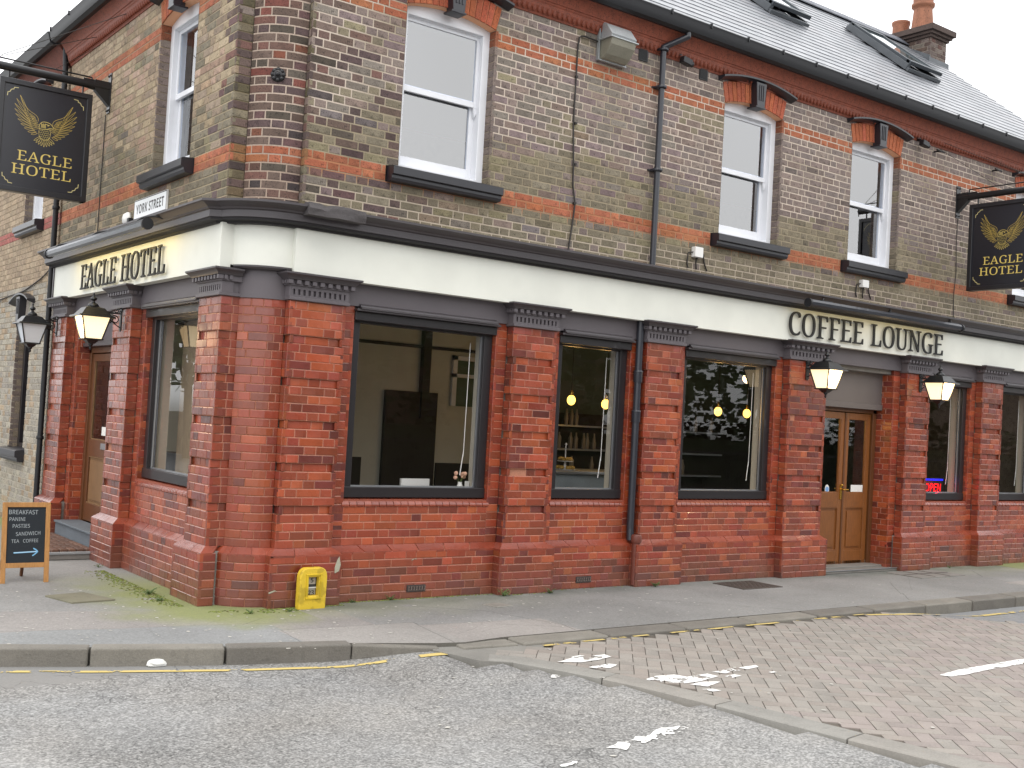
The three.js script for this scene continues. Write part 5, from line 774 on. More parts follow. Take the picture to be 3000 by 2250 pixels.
// ------------------------------------------------------------------ road markings
{
  const worn = tex(1024, (u, v) => { const a = tfbm(u, v, 20, 4, 1), b = tileNoise(u, v, 120, 2); return g3(0.5 + 2.6 * (a - 0.37) + 0.7 * (b - 0.5)); }, false, 1 / 2), wornY = tex(512, (u, v) => { const a = tfbm(u, v, 16, 4, 3), b = tileNoise(u, v, 120, 2); return g3(0.5 + 2.4 * (a - 0.38) + 0.6 * (b - 0.5)); }, false, 1 / 1.5);
  const white = std({ color: C('#efeeea'), roughness: 0.7, map: paintTex, alphaMap: worn, alphaTest: 0.5 }), yellow = std({ color: C('#cfb872'), roughness: 0.85, map: paintTex, alphaMap: wornY, alphaTest: 0.5 }), r = RNG(66);
  const rag = (pts, j) => { const out = []; for (let i = 0; i < pts.length; i++) { const a = pts[i], b = pts[(i + 1) % pts.length], L = Math.hypot(b[0] - a[0], b[1] - a[1]), n = Math.max(1, Math.round(L / 0.045)); for (let k = 0; k < n; k++) out.push([lerp(a[0], b[0], k / n) + (r() - 0.5) * j, lerp(a[1], b[1], k / n) + (r() - 0.5) * j]); } return out; };
  const onTable = (p, j = 0.008) => sheet(rag(p, j).reverse(), TABLE + 0.0045);
  const rect = (x0, z0, x1, z1) => [[x0, z0], [x1, z0], [x1, z1], [x0, z1]];
  struct('give_way_marking', merge([onTable([[1.62, 2.6], [1.8, 2.54], [2.15, 2.53], [2.14, 2.62], [1.98, 2.66], [1.78, 2.68]]), onTable([[1.72, 2.83], [1.95, 2.8], [1.99, 2.85], [1.86, 2.92], [1.76, 2.9]]), onTable([[1.8, 2.5], [1.95, 2.48], [1.96, 2.51], [1.83, 2.53]]), onTable([[1.84, 3.3], [2.0, 3.25], [2.16, 3.27], [2.2, 3.36], [2.42, 3.35], [2.44, 3.44], [2.2, 3.5], [2.0, 3.5], [1.9, 3.41]]), onTable([[2.04, 3.54], [2.2, 3.52], [2.32, 3.57], [2.12, 3.64]]), onTable([[2.5, 3.32], [2.74, 3.3], [2.76, 3.37], [2.56, 3.4]]), onTable([[2.8, 3.3], [3.02, 3.29], [3.0, 3.34], [2.84, 3.37]]), onTable([[2.48, 3.46], [2.6, 3.45], [2.62, 3.5], [2.5, 3.52]]), onTable([[2.02, 3.68], [2.1, 3.7], [2.12, 3.76], [2.04, 3.76]]), onTable([[2.92, 3.5], [2.98, 3.5], [2.98, 3.53], [2.92, 3.53]])]), white, 'broken white give-way dashes worn away on the block paving');
  struct('centre_line', merge([onTable([[4.16, 4.13], [4.5, 4.08], [4.9, 4.07], [5.3, 4.06], [5.8, 4.05], [5.8, 4.17], [5.3, 4.18], [4.85, 4.18], [4.4, 4.21], [4.2, 4.2]], 0.012)]), white, 'white centre line painted on the block paving');
  const onRoad = (p, j = 0.01) => { const g = sheet(rag(p, j).reverse(), 0), q = g.attributes.position; for (let i = 0; i < q.count; i++) q.setY(i, roadH(q.getX(i), q.getZ(i)) + 0.0055); return g; };
  struct('road_dash', merge([onRoad([[0.68, 4.2], [0.83, 4.13], [0.87, 4.22], [0.76, 4.28]], 0.03), onRoad([[0.86, 4.16], [1.0, 4.12], [1.06, 4.2], [0.93, 4.24]], 0.03), onRoad([[1.04, 4.14], [1.22, 4.1], [1.34, 4.14], [1.36, 4.2], [1.16, 4.22], [1.06, 4.22]], 0.03), onRoad([[0.2, 4.34], [0.34, 4.3], [0.36, 4.35], [0.24, 4.38]], 0.04), onRoad([[1.3, 2.9], [1.36, 2.86], [1.4, 2.9], [1.33, 2.93]], 0.02), onRoad([[-0.1, 4.4], [-0.02, 4.38], [0.0, 4.42], [-0.06, 4.44]], 0.03)]), white, 'worn white dash on the rough road surface');
  const strip = (path, w, h, skip = 0) => { const list = []; for (let i = 0; i < path.length - 1; i++) { const a = path[i], b = path[i + 1], n = Math.ceil(Math.hypot(b[0] - a[0], b[1] - a[1]) / 0.09); for (let k = 0; k < n; k++) { if (r() < skip) continue; const p = [lerp(a[0], b[0], k / n), lerp(a[1], b[1], k / n)], q = [lerp(a[0], b[0], (k + 1) / n), lerp(a[1], b[1], (k + 1) / n)], l = Math.hypot(q[0] - p[0], q[1] - p[1]), nx = (-(q[1] - p[1]) / l) * w, nz = ((q[0] - p[0]) / l) * w, j = () => skip ? 0.7 + 0.5 * r() : 1; const A = [p[0], h(p[0], p[1]), p[1]], B = [q[0], h(q[0], q[1]), q[1]], J = j(), D = [q[0] + nx * J, h(q[0] + nx, q[1] + nz), q[1] + nz * J], E = [p[0] + nx * J, h(p[0] + nx, p[1] + nz), p[1] + nz * J]; list.push(quad(E, D, B, A)); } } return list; };
  struct('yellow_line', merge([...strip([[-6, -0.62], [-4.6, -0.08], [-3.0, 0.55], [-2.2, 0.88], [-1.31, 1.26], [-0.45, 1.57], [0.3, 1.76]], 0.055, (x, z) => roadH(x, z) + 0.005), ...strip([[0.3, 1.76], [0.75, 1.86]], 0.05, (x, z) => roadH(x, z) + 0.005, 0.12), ...strip([[0.85, 1.89], [1.05, 1.95]], 0.075, (x, z) => roadH(x, z) + 0.005, 0), ...strip([[1.9, 2.06], [2.8, 2.045], [3.6, 2.04], [6.1, 2.04]], 0.04, () => TABLE + 0.005, 0.22), ...strip([[6.1, 2.06], [6.5, 2.16], [7.0, 2.27], [8, 2.25], [14, 2.22], [30, 2.2]], 0.06, (x, z) => (x > farEdge(z) - 0.12 ? lerp(TABLE, LOW + 0.008, smooth(0, 1.3, x - farEdge(z))) + 0.004 : TABLE + 0.005))]), yellow, 'single yellow line along the kerb');
}
// drain covers and lids let into the pavement
{
  const cov = (name, label, cat, pts, m, h = 0.006) => { const t = thing(name, label, cat, [pts[0][0], 0, pts[0][1]]); const P = pts.map(([x, z]) => [x - pts[0][0], z - pts[0][1]]); mesh('lid', prism(P.map(([x, z]) => [x, -z]), h, 0.003).rotateX(-Math.PI / 2), m, t); return [t, P]; };
  const ironM = std({ color: C('#5d5550'), roughness: 0.7, metalness: 0.3, map: concTex, bumpMap: brickBump, bumpScale: 0.004 });
  cov('inspection_cover', 'mossy square concrete inspection cover near the chalkboard sign', 'manhole cover', [[-0.95, -0.7], [-0.58, -0.75], [-0.72, -1.18], [-1.06, -1.1]], std({ color: C('#85826f'), roughness: 0.9, map: concTex }), 0.012);
  const [t1] = cov('drain_cover', 'dark patterned iron cover in the pavement before the coffee lounge door', 'manhole cover', [[5.97, 0.57], [6.62, 0.57], [6.62, 0.1], [5.97, 0.1]], ironM);
  const q = []; for (let i = 0; i < 9; i++) for (let j = 0; j < 6; j++) q.push(bx(0.04 + i * 0.067, 0.08 + i * 0.067, 0.006, 0.012, -0.44 + j * 0.075, -0.4 + j * 0.075, 0.002)); mesh('tread_studs', q, ironM, t1);
  const [t2] = cov('drain_cover', 'worn stone-filled cover beyond the door near the right pilasters', 'manhole cover', [[9.3, 0.62], [10.3, 0.62], [10.3, 0.1], [9.3, 0.1]], M.stone, 0.008); mesh('rim', [bx(0, 1, 0.008, 0.014, -0.27, -0.25, 0), bx(0.33, 0.35, 0.008, 0.014, -0.5, -0.02, 0), bx(0.66, 0.68, 0.008, 0.014, -0.5, -0.02, 0)], ironM, t2);
  cov('stopcock_lid', 'small pale stopcock lid in the pavement between the two large windows', 'pavement lid', [[2.45, 0.46], [2.66, 0.44], [2.7, 0.6], [2.5, 0.63]], std({ color: C('#a5a39c'), roughness: 0.6, metalness: 0.3, map: concTex }));
}
// ------------------------------------------------------------------ wall lanterns
const warm = C('#ffe0a8');
function scroll(cx, cy, r0, turns, dir, z = 0) { const p = []; for (let i = 0; i <= 16; i++) { const t = i / 16, a = dir * t * turns * Math.PI * 2, r = r0 * (1 - 0.8 * t); p.push([z, cy + Math.sin(a) * r, cx + Math.cos(a) * r]); } return tube(p, 0.0065, 5, 2); }
function lantern(pos, turn, lit, label) { // local z points away from the wall
  const t = thing('wall_lantern', label, 'wall lamp', pos, turn, 'black lanterns on the pilasters');
  mesh('wall_plate', [bx(-0.03, 0.03, -0.115, 0.115, 0, 0.016, 0.004), bx(-0.02, 0.02, -0.13, 0.13, 0.002, 0.01, 0.003)], M.iron, t);
  const D = 0.3;
  mesh('bracket', [bx(-0.008, 0.008, 0.05, 0.066, 0, D, 0.002), scroll(0.07, -0.01, 0.052, 1.4, 1), scroll(0.155, 0.015, 0.034, 1.3, -1), scroll(0.055, 0.088, 0.026, 1.1, -1), tube([[0, -0.09, 0.01], [0, -0.06, 0.06], [0, 0.0, 0.14], [0, 0.04, 0.22]], 0.006, 5, 4), scroll(0.12, -0.035, 0.02, 1.1, 1), ...[-0.028, 0.028].map((x) => scroll(0.02, 0.09, 0.03, 1, 1, x))], M.iron, t);
  const yT = 0.005, yB = -0.235, a = 0.145, b = 0.085; // glass box top and bottom half widths
  const sq = (h) => [[-h, -h], [h, -h], [h, h], [-h, h]];
  const fr = [], A = sq(a), B = sq(b); for (let i = 0; i < 4; i++) { const j = (i + 1) % 4, P = (q, y) => [q[0], y, D + q[1]]; fr.push(rod(P(A[i], yT), P(B[i], yB), 0.008, 6), rod(P(A[i], yT), P(A[j], yT), 0.01, 6), rod(P(B[i], yB), P(B[j], yB), 0.009, 6)); }
  mesh('cage', fr, M.iron, t);
  const four = (pts, at) => { const g = lathe(pts.map(([r, y]) => [r * Math.SQRT2, y]), 4, [0, 0, 0]); g.rotateY(Math.PI / 4); g.translate(...at); return boxUV(plain(toCreasedNormals(g, 0.2))); };
  mesh('roof', [four([[0.185, -0.012], [0.18, 0.004], [0.15, 0.012], [0.095, 0.085], [0.05, 0.1], [0.05, 0.104], [0, 0.104]], [0, yT, D]), lathe([[0.052, 0], [0.06, 0.01], [0.045, 0.03], [0.02, 0.045], [0.014, 0.06], [0.03, 0.07], [0.034, 0.085], [0.022, 0.1], [0.01, 0.108], [0.008, 0.12], [0.013, 0.13], [0.008, 0.142], [0, 0.15]], 14, [0, yT + 0.1, D])], M.iron, t);
  mesh('base', [four([[0.0, -0.05], [0.03, -0.045], [0.06, -0.012], [0.1, -0.004], [0.1, 0.004], [0, 0.006]], [0, yB, D]), lathe([[0, -0.115], [0.01, -0.105], [0.016, -0.09], [0.01, -0.075], [0.024, -0.062], [0.03, -0.04], [0, -0.035]], 10, [0, yB, D])], M.iron, t);
  const glassLit = std({ color: C('#f6ecd6'), emissive: warm, emissiveIntensity: 1.1, roughness: 0.3 }), glassOff = phy({ color: C('#dfe4ea'), roughness: 0.3, clearcoat: 0.4 });
  for (let i = 0; i < 4; i++) { const j = (i + 1) % 4, k = 0.96, P = (q, y) => [q[0] * k, y, D + q[1] * k]; mesh('glass_pane', quad(P(B[j], yB + 0.004), P(B[i], yB + 0.004), P(A[i], yT - 0.004), P(A[j], yT - 0.004)), lit ? glassLit : glassOff, t); }
  if (lit) { const l = new THREE.PointLight(0xffd9a0, 0.7, 0, 2); l.position.set(0, (yT + yB) / 2, D + 0.2); l.castShadow = true; l.shadow.radius = 3; t.add(l); }
  return t;
}
lantern([7.625, 2.58, PF + 0.002], 0, true, 'lit black lantern left of the coffee lounge double doors');
lantern([10.07, 2.575, PF + 0.002], 0, true, 'lit black lantern right of the coffee lounge doors above the open sign');
lantern([-PF - 0.022, 2.575, -2.93], -Math.PI / 2, true, 'lit black lantern under the hotel lettering beside the York Street door');
lantern([-PF - 0.022, 2.585, -5.37], -Math.PI / 2, false, 'unlit black lantern with white glass nearest the buff brick house');
// ------------------------------------------------------------------ hanging signs
function signTexture() {
  const w = 1024, h = 1290, c = document.createElement('canvas'); c.width = w; c.height = h; const x = c.getContext('2d');
  x.fillStyle = '#14151f'; x.fillRect(0, 0, w, h); const gold = '#c4a84f', pale = '#d8c168';
  x.lineJoin = x.lineCap = 'round';
  const feather = (ax, ay, bx2, by, wd, fill) => { const dx = bx2 - ax, dy = by - ay, l = Math.hypot(dx, dy), nx = -dy / l * wd, ny = dx / l * wd; x.beginPath(); x.moveTo(ax, ay); x.quadraticCurveTo(ax + dx * 0.55 + nx, ay + dy * 0.55 + ny, bx2, by); x.quadraticCurveTo(ax + dx * 0.6 - nx, ay + dy * 0.6 - ny, ax, ay); x.closePath(); x.fillStyle = fill; x.fill(); x.stroke(); };
  const wing = (m) => { // m = 1 left as seen, -1 right
    x.save(); x.translate(512 + (m < 0 ? 18 : 0), 0); x.scale(m, 1); x.strokeStyle = gold; x.lineWidth = 4;
    const tips = [[-318, 128], [-362, 175], [-380, 240], [-378, 305], [-362, 368], [-332, 428], [-292, 482], [-246, 528], [-200, 566], [-158, 592]], roots = [[-190, 380], [-188, 400], [-182, 424], [-174, 448], [-164, 470], [-150, 494], [-134, 516], [-116, 536], [-98, 552], [-82, 566]];
    for (let i = tips.length - 1; i >= 0; i--) feather(roots[i][0], roots[i][1], tips[i][0], tips[i][1], 24, '#1a1913');
    x.lineWidth = 3.2; for (let i = 0; i < 8; i++) { const t = i / 7; feather(lerp(-150, -70, t), lerp(372, 500, t), lerp(-262, -150, t), lerp(300, 520, t), 19, '#211e13'); }
    for (let i = 0; i < 6; i++) { const t = i / 5; feather(lerp(-120, -62, t), lerp(372, 470, t), lerp(-196, -112, t), lerp(330, 490, t), 14, '#2a2616'); }
    x.lineWidth = 5; x.beginPath(); x.moveTo(-322, 124); x.bezierCurveTo(-290, 210, -236, 282, -160, 316); x.bezierCurveTo(-104, 340, -74, 366, -84, 414); x.stroke(); x.restore();
  };
  wing(1); x.save(); x.translate(0, 20); wing(-1); x.restore();
  // tail fan, body with scales, head turned to the right
  x.strokeStyle = pale; x.lineWidth = 4; for (let i = -4; i <= 4; i++) { const a = i * 0.2; feather(520 + i * 6, 590, 520 + Math.sin(a) * 178, 606 + Math.cos(a) * 120 - Math.abs(i) * 6, 24, '#1a1810'); }
  x.beginPath(); x.ellipse(520, 545, 74, 96, 0, 0, 7); x.fillStyle = '#1a1810'; x.fill(); x.stroke(); x.lineWidth = 3;
  for (let r = 0; r < 6; r++) for (let k = -2; k <= 2; k++) { const X = 520 + (k + (r % 2) * 0.5) * 28, Y = 486 + r * 26; if (Math.abs(X - 520) > 62) continue; x.beginPath(); x.arc(X, Y, 14, 0.1, 3.04); x.stroke(); }
  x.lineWidth = 6; x.beginPath(); x.moveTo(448, 500); x.bezierCurveTo(438, 432, 476, 404, 522, 404); x.bezierCurveTo(572, 404, 600, 424, 612, 446); x.bezierCurveTo(624, 452, 626, 470, 614, 478); x.bezierCurveTo(596, 470, 580, 474, 566, 482); x.bezierCurveTo(540, 502, 480, 506, 448, 500); x.fillStyle = '#1a1810'; x.fill(); x.stroke();
  x.beginPath(); x.moveTo(520, 430); x.lineTo(576, 440); x.stroke(); x.fillStyle = pale; x.beginPath(); x.arc(556, 446, 7, 0, 7); x.fill(); for (let i = 0; i < 5; i++) { x.beginPath(); x.moveTo(470 + i * 12, 430 + (i % 2) * 8); x.quadraticCurveTo(478 + i * 12, 460, 470 + i * 14, 484); x.stroke(); }
  const word = (s, cx, y, W, H) => { x.save(); x.font = '200px serif'; const m = x.measureText(s).width; x.translate(cx, y); x.scale(W / m, H / 143); x.textAlign = 'center'; x.fillStyle = pale; x.fillText(s, 0, 0); x.strokeStyle = '#8a7433'; x.lineWidth = 1.5; x.strokeText(s, 0, 0); x.restore(); };
  word('EAGLE', 545, 945, 700, 128); word('HOTEL', 515, 1120, 760, 128);
  x.strokeStyle = '#d0c48a'; x.lineWidth = 9; const corner = (sx, sy) => { x.save(); x.translate(sx > 0 ? 36 : w - 36, sy > 0 ? 36 : h - 36); x.scale(sx, sy); x.beginPath(); x.moveTo(0, 118); x.lineTo(4, 74); x.quadraticCurveTo(34, 70, 36, 50); x.quadraticCurveTo(40, 30, 72, 28); x.lineTo(78, 4); x.lineTo(126, 0); x.stroke(); x.restore(); };
  for (const [a, b] of [[1, 1], [-1, 1], [1, -1], [-1, -1]]) corner(a, b);
  const t = new THREE.CanvasTexture(c); t.colorSpace = THREE.SRGBColorSpace; t.magFilter = THREE.LinearFilter; return t;
}
const signMat = phy({ color: 0xffffff, map: signTexture(), roughness: 0.3, clearcoat: 0.5, clearcoatRoughness: 0.25 }), signBlack = phy({ color: C('#15161c'), roughness: 0.35, clearcoat: 0.5, clearcoatRoughness: 0.25 });
function hangingSign(label, pos, turn, off, W) { // local +x away from the wall, faces +z and -z
  const t = thing('hanging_sign', label, 'pub sign', pos, turn, 'pub signs on brackets'); const y0 = 3.925, y1 = 5.15, a = off, b = off + W, f = 0.058;
  mesh('board', bx(a + 0.02, b - 0.02, y0 + 0.02, y1 - 0.02, -0.03, 0.03, 0), signBlack, t);
  mesh('frame', [bx(a, a + f, y0, y1, -0.055, 0.055, 0.006), bx(b - f, b, y0, y1, -0.055, 0.055, 0.006), bx(a, b, y0, y0 + f, -0.056, 0.056, 0.006), bx(a, b, y1 - f, y1, -0.056, 0.056, 0.006)], signBlack, t);
  for (const s of [1, -1]) { const q = plain(new THREE.PlaneGeometry(W - 2 * f, y1 - y0 - 2 * f)); if (s < 0) q.rotateY(Math.PI); q.translate((a + b) / 2, (y0 + y1) / 2, s * 0.0335); mesh('painted_face', q, signMat, t); }
  mesh('bracket', [rod([0.0, 5.275, 0], [b + 0.04, 5.275, 0], 0.045, 16), bx(0, 0.012, 4.99, 5.45, -0.05, 0.05, 0.002), prism([[0, 5.05], [0.0, 5.34], [0.3, 5.34], [0.3, 5.235], [0.18, 5.22]], 0.012).translate(0, 0, -0.006), prism([[0, 5.05], [0.0, 5.34], [0.18, 5.34], [0.18, 5.22]], 0.07).translate(0, 0, -0.035), rod([0.2, 5.37, 0.04], [b + 0.05, 5.37, 0.04], 0.009, 6), rod([0.2, 5.37, 0.04], [0.2, 5.29, 0.02], 0.009, 6), rod([b + 0.03, 5.37, 0.04], [b + 0.03, 5.2, 0.02], 0.009, 6), rod([a + 0.1, 5.24, 0], [a + 0.1, 5.14, 0], 0.01, 6), rod([b - 0.1, 5.24, 0], [b - 0.1, 5.14, 0], 0.01, 6), ...[-0.03, 0.03].flatMap((z) => [5.02, 5.42].map((y) => { const s = plain(new THREE.SphereGeometry(0.012, 8, 6)); s.translate(0.016, y, z); return s; }))], M.iron, t);
  mesh('stay_wire', [rod([b, 5.38, 0.03], [0.02, 6.0, 0.5], 0.004, 5), rod([b, 5.38, -0.03], [0.02, 6.0, -0.6], 0.004, 5), rod([b * 0.5, 5.38, 0.03], [0.0, 5.9, 0.5], 0.003, 5)], M.cable, t);
  return t;
}
hangingSign('black hanging sign with a gold eagle, on the York Street wall at the left', [SU, 0, -4.05], Math.PI, 0.2, 0.98);
hangingSign('black hanging sign with a gold eagle on the main front, cut by the right edge', [10.84, 0, UB], -Math.PI / 2, 0.22, 0.98);
// ------------------------------------------------------------------ fascia lettering
const fontR = await new FontLoader().loadAsync('fonts/droid/droid_serif_regular.typeface.json');
function lettering(label, text, x0, x1, y0, y1, place) {
  const t = thing('fascia_lettering', label, 'lettering'); place(t); const H = y1 - y0; let pen = 0; const glyphs = [];
  for (const ch of text) { const adv = (fontR.data.glyphs[ch].ha / fontR.data.resolution) * 1; if (ch !== ' ') { const g = plain(new TextGeometry(ch, { font: fontR, size: 1, depth: 0.014, curveSegments: 5, bevelEnabled: false })); glyphs.push([ch, g, pen]); } pen += adv * (ch === ' ' ? 1.3 : 1); }
  g0(glyphs); function g0(list) { let lo = 1e9, hi = -1e9, top = -1e9; for (const [, g, p] of list) { g.computeBoundingBox(); lo = Math.min(lo, g.boundingBox.min.x + p); hi = Math.max(hi, g.boundingBox.max.x + p); } const e = list.find(([c]) => c === 'E')[1]; top = e.boundingBox.max.y; const sx = (x1 - x0) / (hi - lo), sy = H / top; for (const [, g, p] of list) { g.translate(p - lo, 0, 0); g.scale(sx, sy, 1); g.translate(x0, y0, 0.024); mesh('letter', boxUV(g), M.black, t); } }
  return t;
}
lettering('raised black lettering reading COFFEE LOUNGE on the cream fascia', 'COFFEE LOUNGE', 7.17, 10.48, 2.985, 3.275, (t) => t.position.set(0, 0, 0.002));
lettering('raised black lettering reading EAGLE HOTEL on the York Street fascia', 'EAGLE HOTEL', -4.37, -1.62, 2.97, 3.255, (t) => { t.rotation.y = -Math.PI / 2; t.position.set(-0.002, 0, 0); });
// trough lights over the lettering
function trough(label, len, place, level) { const t = thing('trough_light', label, 'sign light', [0, 0, 0], 0, 'trough lights over the fascia'); place(t); // local x along, z out
  const sh = sweep([[0.0, 0.0], [0.03, -0.035], [0.06, -0.04], [0.085, -0.02], [0.09, 0.015], [0.07, 0.045], [0.03, 0.05], [0.0, 0.03]].map(([o, y]) => [o, y]), [[-len / 2, 0], [len / 2, 0]], 0.6); mesh('trough', sh, level > 1 ? std({ color: C('#7b7e84'), roughness: 0.3, metalness: 0.6, map: paintTex }) : M.pipe, t);
  mesh('end_cap', [-1, 1].map((s) => rod([s * (len / 2 + 0.012), 0.003, 0.045], [s * (len / 2 - 0.02), 0.003, 0.045], 0.056, 16)), M.blackPlastic, t);
  mesh('arm', [-0.42, 0, 0.42].flatMap((k) => [tube([[k * len, 0.05, 0.05], [k * len + 0.05, 0.085, 0.02], [k * len + 0.16, 0.1, -0.06], [k * len + 0.2, 0.08, -0.16]], 0.01, 6, 4), bx(k * len - 0.02, k * len + 0.2, 0.045, 0.06, 0.0, 0.05, 0.002)]), M.blackPlastic, t);
  const lamp = mesh('lamp_tube', rod([-len / 2 + 0.03, 0.008, 0.03], [len / 2 - 0.03, 0.008, 0.03], 0.012, 8), std({ color: C('#fff2c0'), emissive: C('#ffe08a'), emissiveIntensity: 2.5 * level }), t); void lamp;
  const l = new THREE.RectAreaLight(0xffe08a, 12 * level, len - 0.1, 0.03); l.position.set(0, -0.045, -0.03); l.lookAt(0, -1.05, -0.95); t.add(l); return t; }
trough('long grey trough light above the hotel lettering in York Street', 3.36, (t) => { t.rotation.y = -Math.PI / 2; t.position.set(-0.27, 3.375, -3.03); }, 1.3);
trough('long dark trough light above the coffee lounge lettering', 3.3, (t) => t.position.set(8.85, 3.365, 0.24), 0.35);
// ------------------------------------------------------------------ things fixed to the walls
{
  const t = thing('floodlight', 'old square floodlight with an aluminium hood and cloudy glass under the eaves', 'floodlight', [4.12, 5.83, UB]);
  mesh('back_plate', bx(-0.2, 0.2, -0.2, 0.2, 0, 0.03, 0.008), M.galv, t);
  mesh('hood', [prism([[0.03, 0.195], [0.03, 0.02], [0.06, 0.02], [0.2, 0.02], [0.22, 0.05], [0.12, 0.175], [0.08, 0.195]], 0.34, 0.006).rotateY(-Math.PI / 2).translate(0.17, 0, 0), bx(-0.2, 0.2, 0.012, 0.024, 0.02, 0.235, 0.003)], std({ color: C('#c6ccd0'), roughness: 0.45, metalness: 0.4, map: concTex, bumpMap: brickBump, bumpScale: 0.004 }), t);
  mesh('glass', prism([[0.03, -0.18], [0.03, 0.012], [0.215, 0.012], [0.2, -0.05], [0.13, -0.14], [0.08, -0.175]], 0.33, 0.008).rotateY(-Math.PI / 2).translate(0.165, 0, 0), phy({ color: C('#a9a696'), roughness: 0.35, transmission: 0.25, thickness: 0, map: concTex }), t);
  mesh('rim', [bx(-0.2, 0.2, -0.2, -0.185, 0.02, 0.05, 0.003), bx(-0.2, -0.185, -0.19, 0.19, 0.02, 0.045, 0.003), bx(0.185, 0.2, -0.19, 0.19, 0.02, 0.045, 0.003)], M.galv, t);
  tag(mesh('cable', [tube([[3.93, 5.83, UB + 0.02], [3.74, 5.84, UB + 0.018], [3.67, 5.82, UB + 0.018], [3.655, 5.7, UB + 0.014], [3.65, 5.39, UB + 0.018], [3.652, 4.9, UB + 0.012], [3.674, 4.47, UB + 0.022], [3.69, 4.25, UB + 0.012], [3.725, 4.06, UB + 0.02], [3.71, 3.85, UB + 0.014], [3.67, 3.56, UB + 0.02]], 0.009, 6, 6), ...[5.39, 4.9, 4.47, 4.06].map((y) => bx(3.64 + (5.39 - y) * 0.05, 3.67 + (5.39 - y) * 0.05, y - 0.012, y + 0.012, UB, UB + 0.03, 0.003))], M.cable), 'dark cable looping down the brick wall from the floodlight to the cornice', 'cable');
  for (const [x, y, s] of [[4.6, 5.855, 'left of the black drainpipe'], [5.555, 5.86, 'between the drainpipe and the arched window']]) { const v = thing('vent_grille', 'square black plastic vent in the upper wall ' + s, 'vent', [x, y, UB], 0, 'square black wall vents'); mesh('frame', [bx(-0.068, 0.068, -0.072, 0.072, -0.01, 0.012, 0.004)], M.blackPlastic, v); const q = []; for (let i = 0; i < 7; i++) q.push(bx(-0.055 + i * 0.016, -0.047 + i * 0.016, -0.058, 0.058, 0.01, 0.018, 0)); mesh('louvres', q, M.blackPlastic, v); }
  const cam = (x, y, label, dir = 1) => { const c = thing('security_camera', label, 'camera', [x, y, UB], 0, 'security cameras under the eaves'); mesh('arm', [rod([0, 0.06, 0], [0.0, 0.03, 0.09], 0.016), lathe([[0.04, -0.006], [0.04, 0.006]], 12, [0, 0.07, 0.02])], M.blackPlastic, c); const b = mesh('body', [bx(-0.05, 0.09, -0.045, 0.03, 0.07, 0.15, 0.01), rod([0.09, -0.008, 0.11], [0.12, -0.008, 0.11], 0.034, 14)], M.blackPlastic, c); b.rotation.z = -0.15 * dir; };
  cam(5.14, 5.9, 'black security camera just right of the drainpipe under the eaves'); cam(9.78, 5.86, 'black security camera right of the third arched window');
  for (const [x, y] of [[10.2, 5.83], [11.7, 5.83]]) tag(mesh('cable_hook', [rod([x, y, UB], [x + 0.02, y, UB + 0.1], 0.012, 8), rod([x - 0.05, y + 0.01, UB + 0.08], [x + 0.1, y - 0.005, UB + 0.1], 0.012, 8)], M.iron), x < 11 ? 'small iron hook on the wall left of the right-hand sign' : 'small iron hook on the wall above the right-hand sign', 'hook');
  const box = (x, y, label, w, h) => { const b = thing('junction_box', label, 'junction box', [x, y, UB], 0, 'white boxes on the upper wall'); mesh('box', bx(-w / 2, w / 2, -h / 2, h / 2, 0, 0.07, 0.008), M.whitePlastic, b); mesh('cables', [tube([[-w / 2 + 0.01, 0, 0.03], [-w / 2 - 0.06, -0.02, 0.015], [-w / 2 - 0.07, -0.14, 0.012], [-w / 2 - 0.05, -h / 2 - 0.13, 0.012]], 0.008, 6, 5), tube([[0, -h / 2, 0.03], [0.0, -h / 2 - 0.06, 0.02], [0.02, -h / 2 - 0.13, 0.012]], 0.008, 6, 5), ...(w > 0.12 ? [tube([[w / 2 - 0.01, 0.02, 0.03], [w / 2 + 0.05, 0.0, 0.015], [w / 2 + 0.08, -0.1, 0.012], [w / 2 + 0.13, -h / 2 - 0.13, 0.012]], 0.008, 6, 5)] : [])], M.cable, b); };
  box(5.57, 3.785, 'white junction box with looping black cables below the second upper window', 0.13, 0.12); box(8.7, 3.79, 'small white sensor box with a short cable below the third upper window', 0.13, 0.1);
  const cord = (label, pts, r = 0.006) => tag(mesh('cable', [tube(pts, r, 6, 5)], M.cable), label, 'cable');
  cord('thin cable running down the York Street wall below the hanging sign bracket', [[SU - 0.01, 4.98, -4.13], [SU - 0.012, 4.5, -4.12], [SU - 0.01, 4.1, -4.14], [SU - 0.012, 3.5, -4.12]]);
  cord('thin cable running down the main wall below the right-hand hanging sign', [[10.85, 4.98, UB + 0.01], [10.83, 4.6, UB + 0.014], [10.86, 4.2, UB + 0.01], [10.82, 3.9, UB + 0.014], [10.84, 3.5, UB + 0.012]]);
  cord('sagging cable across the buff brick house to the end of the fascia', [[SU - 0.015, 3.02, -10], [SU - 0.015, 3.1, -8.4], [SU - 0.015, 3.14, -7.3], [SU - 0.015, 3.26, -6.4], [SU - 0.02, 3.4, -5.8]], 0.009);
  // cast iron pattress plate on the rounded corner
  const a = THREE.MathUtils.degToRad(123), p = thing('pattress_plate', 'black cast iron rosette tie plate on the rounded brick corner', 'tie plate', [0.6 + 0.42 * Math.cos(a), 4.685, -0.55 + 0.42 * Math.sin(a)], Math.PI / 2 - a);
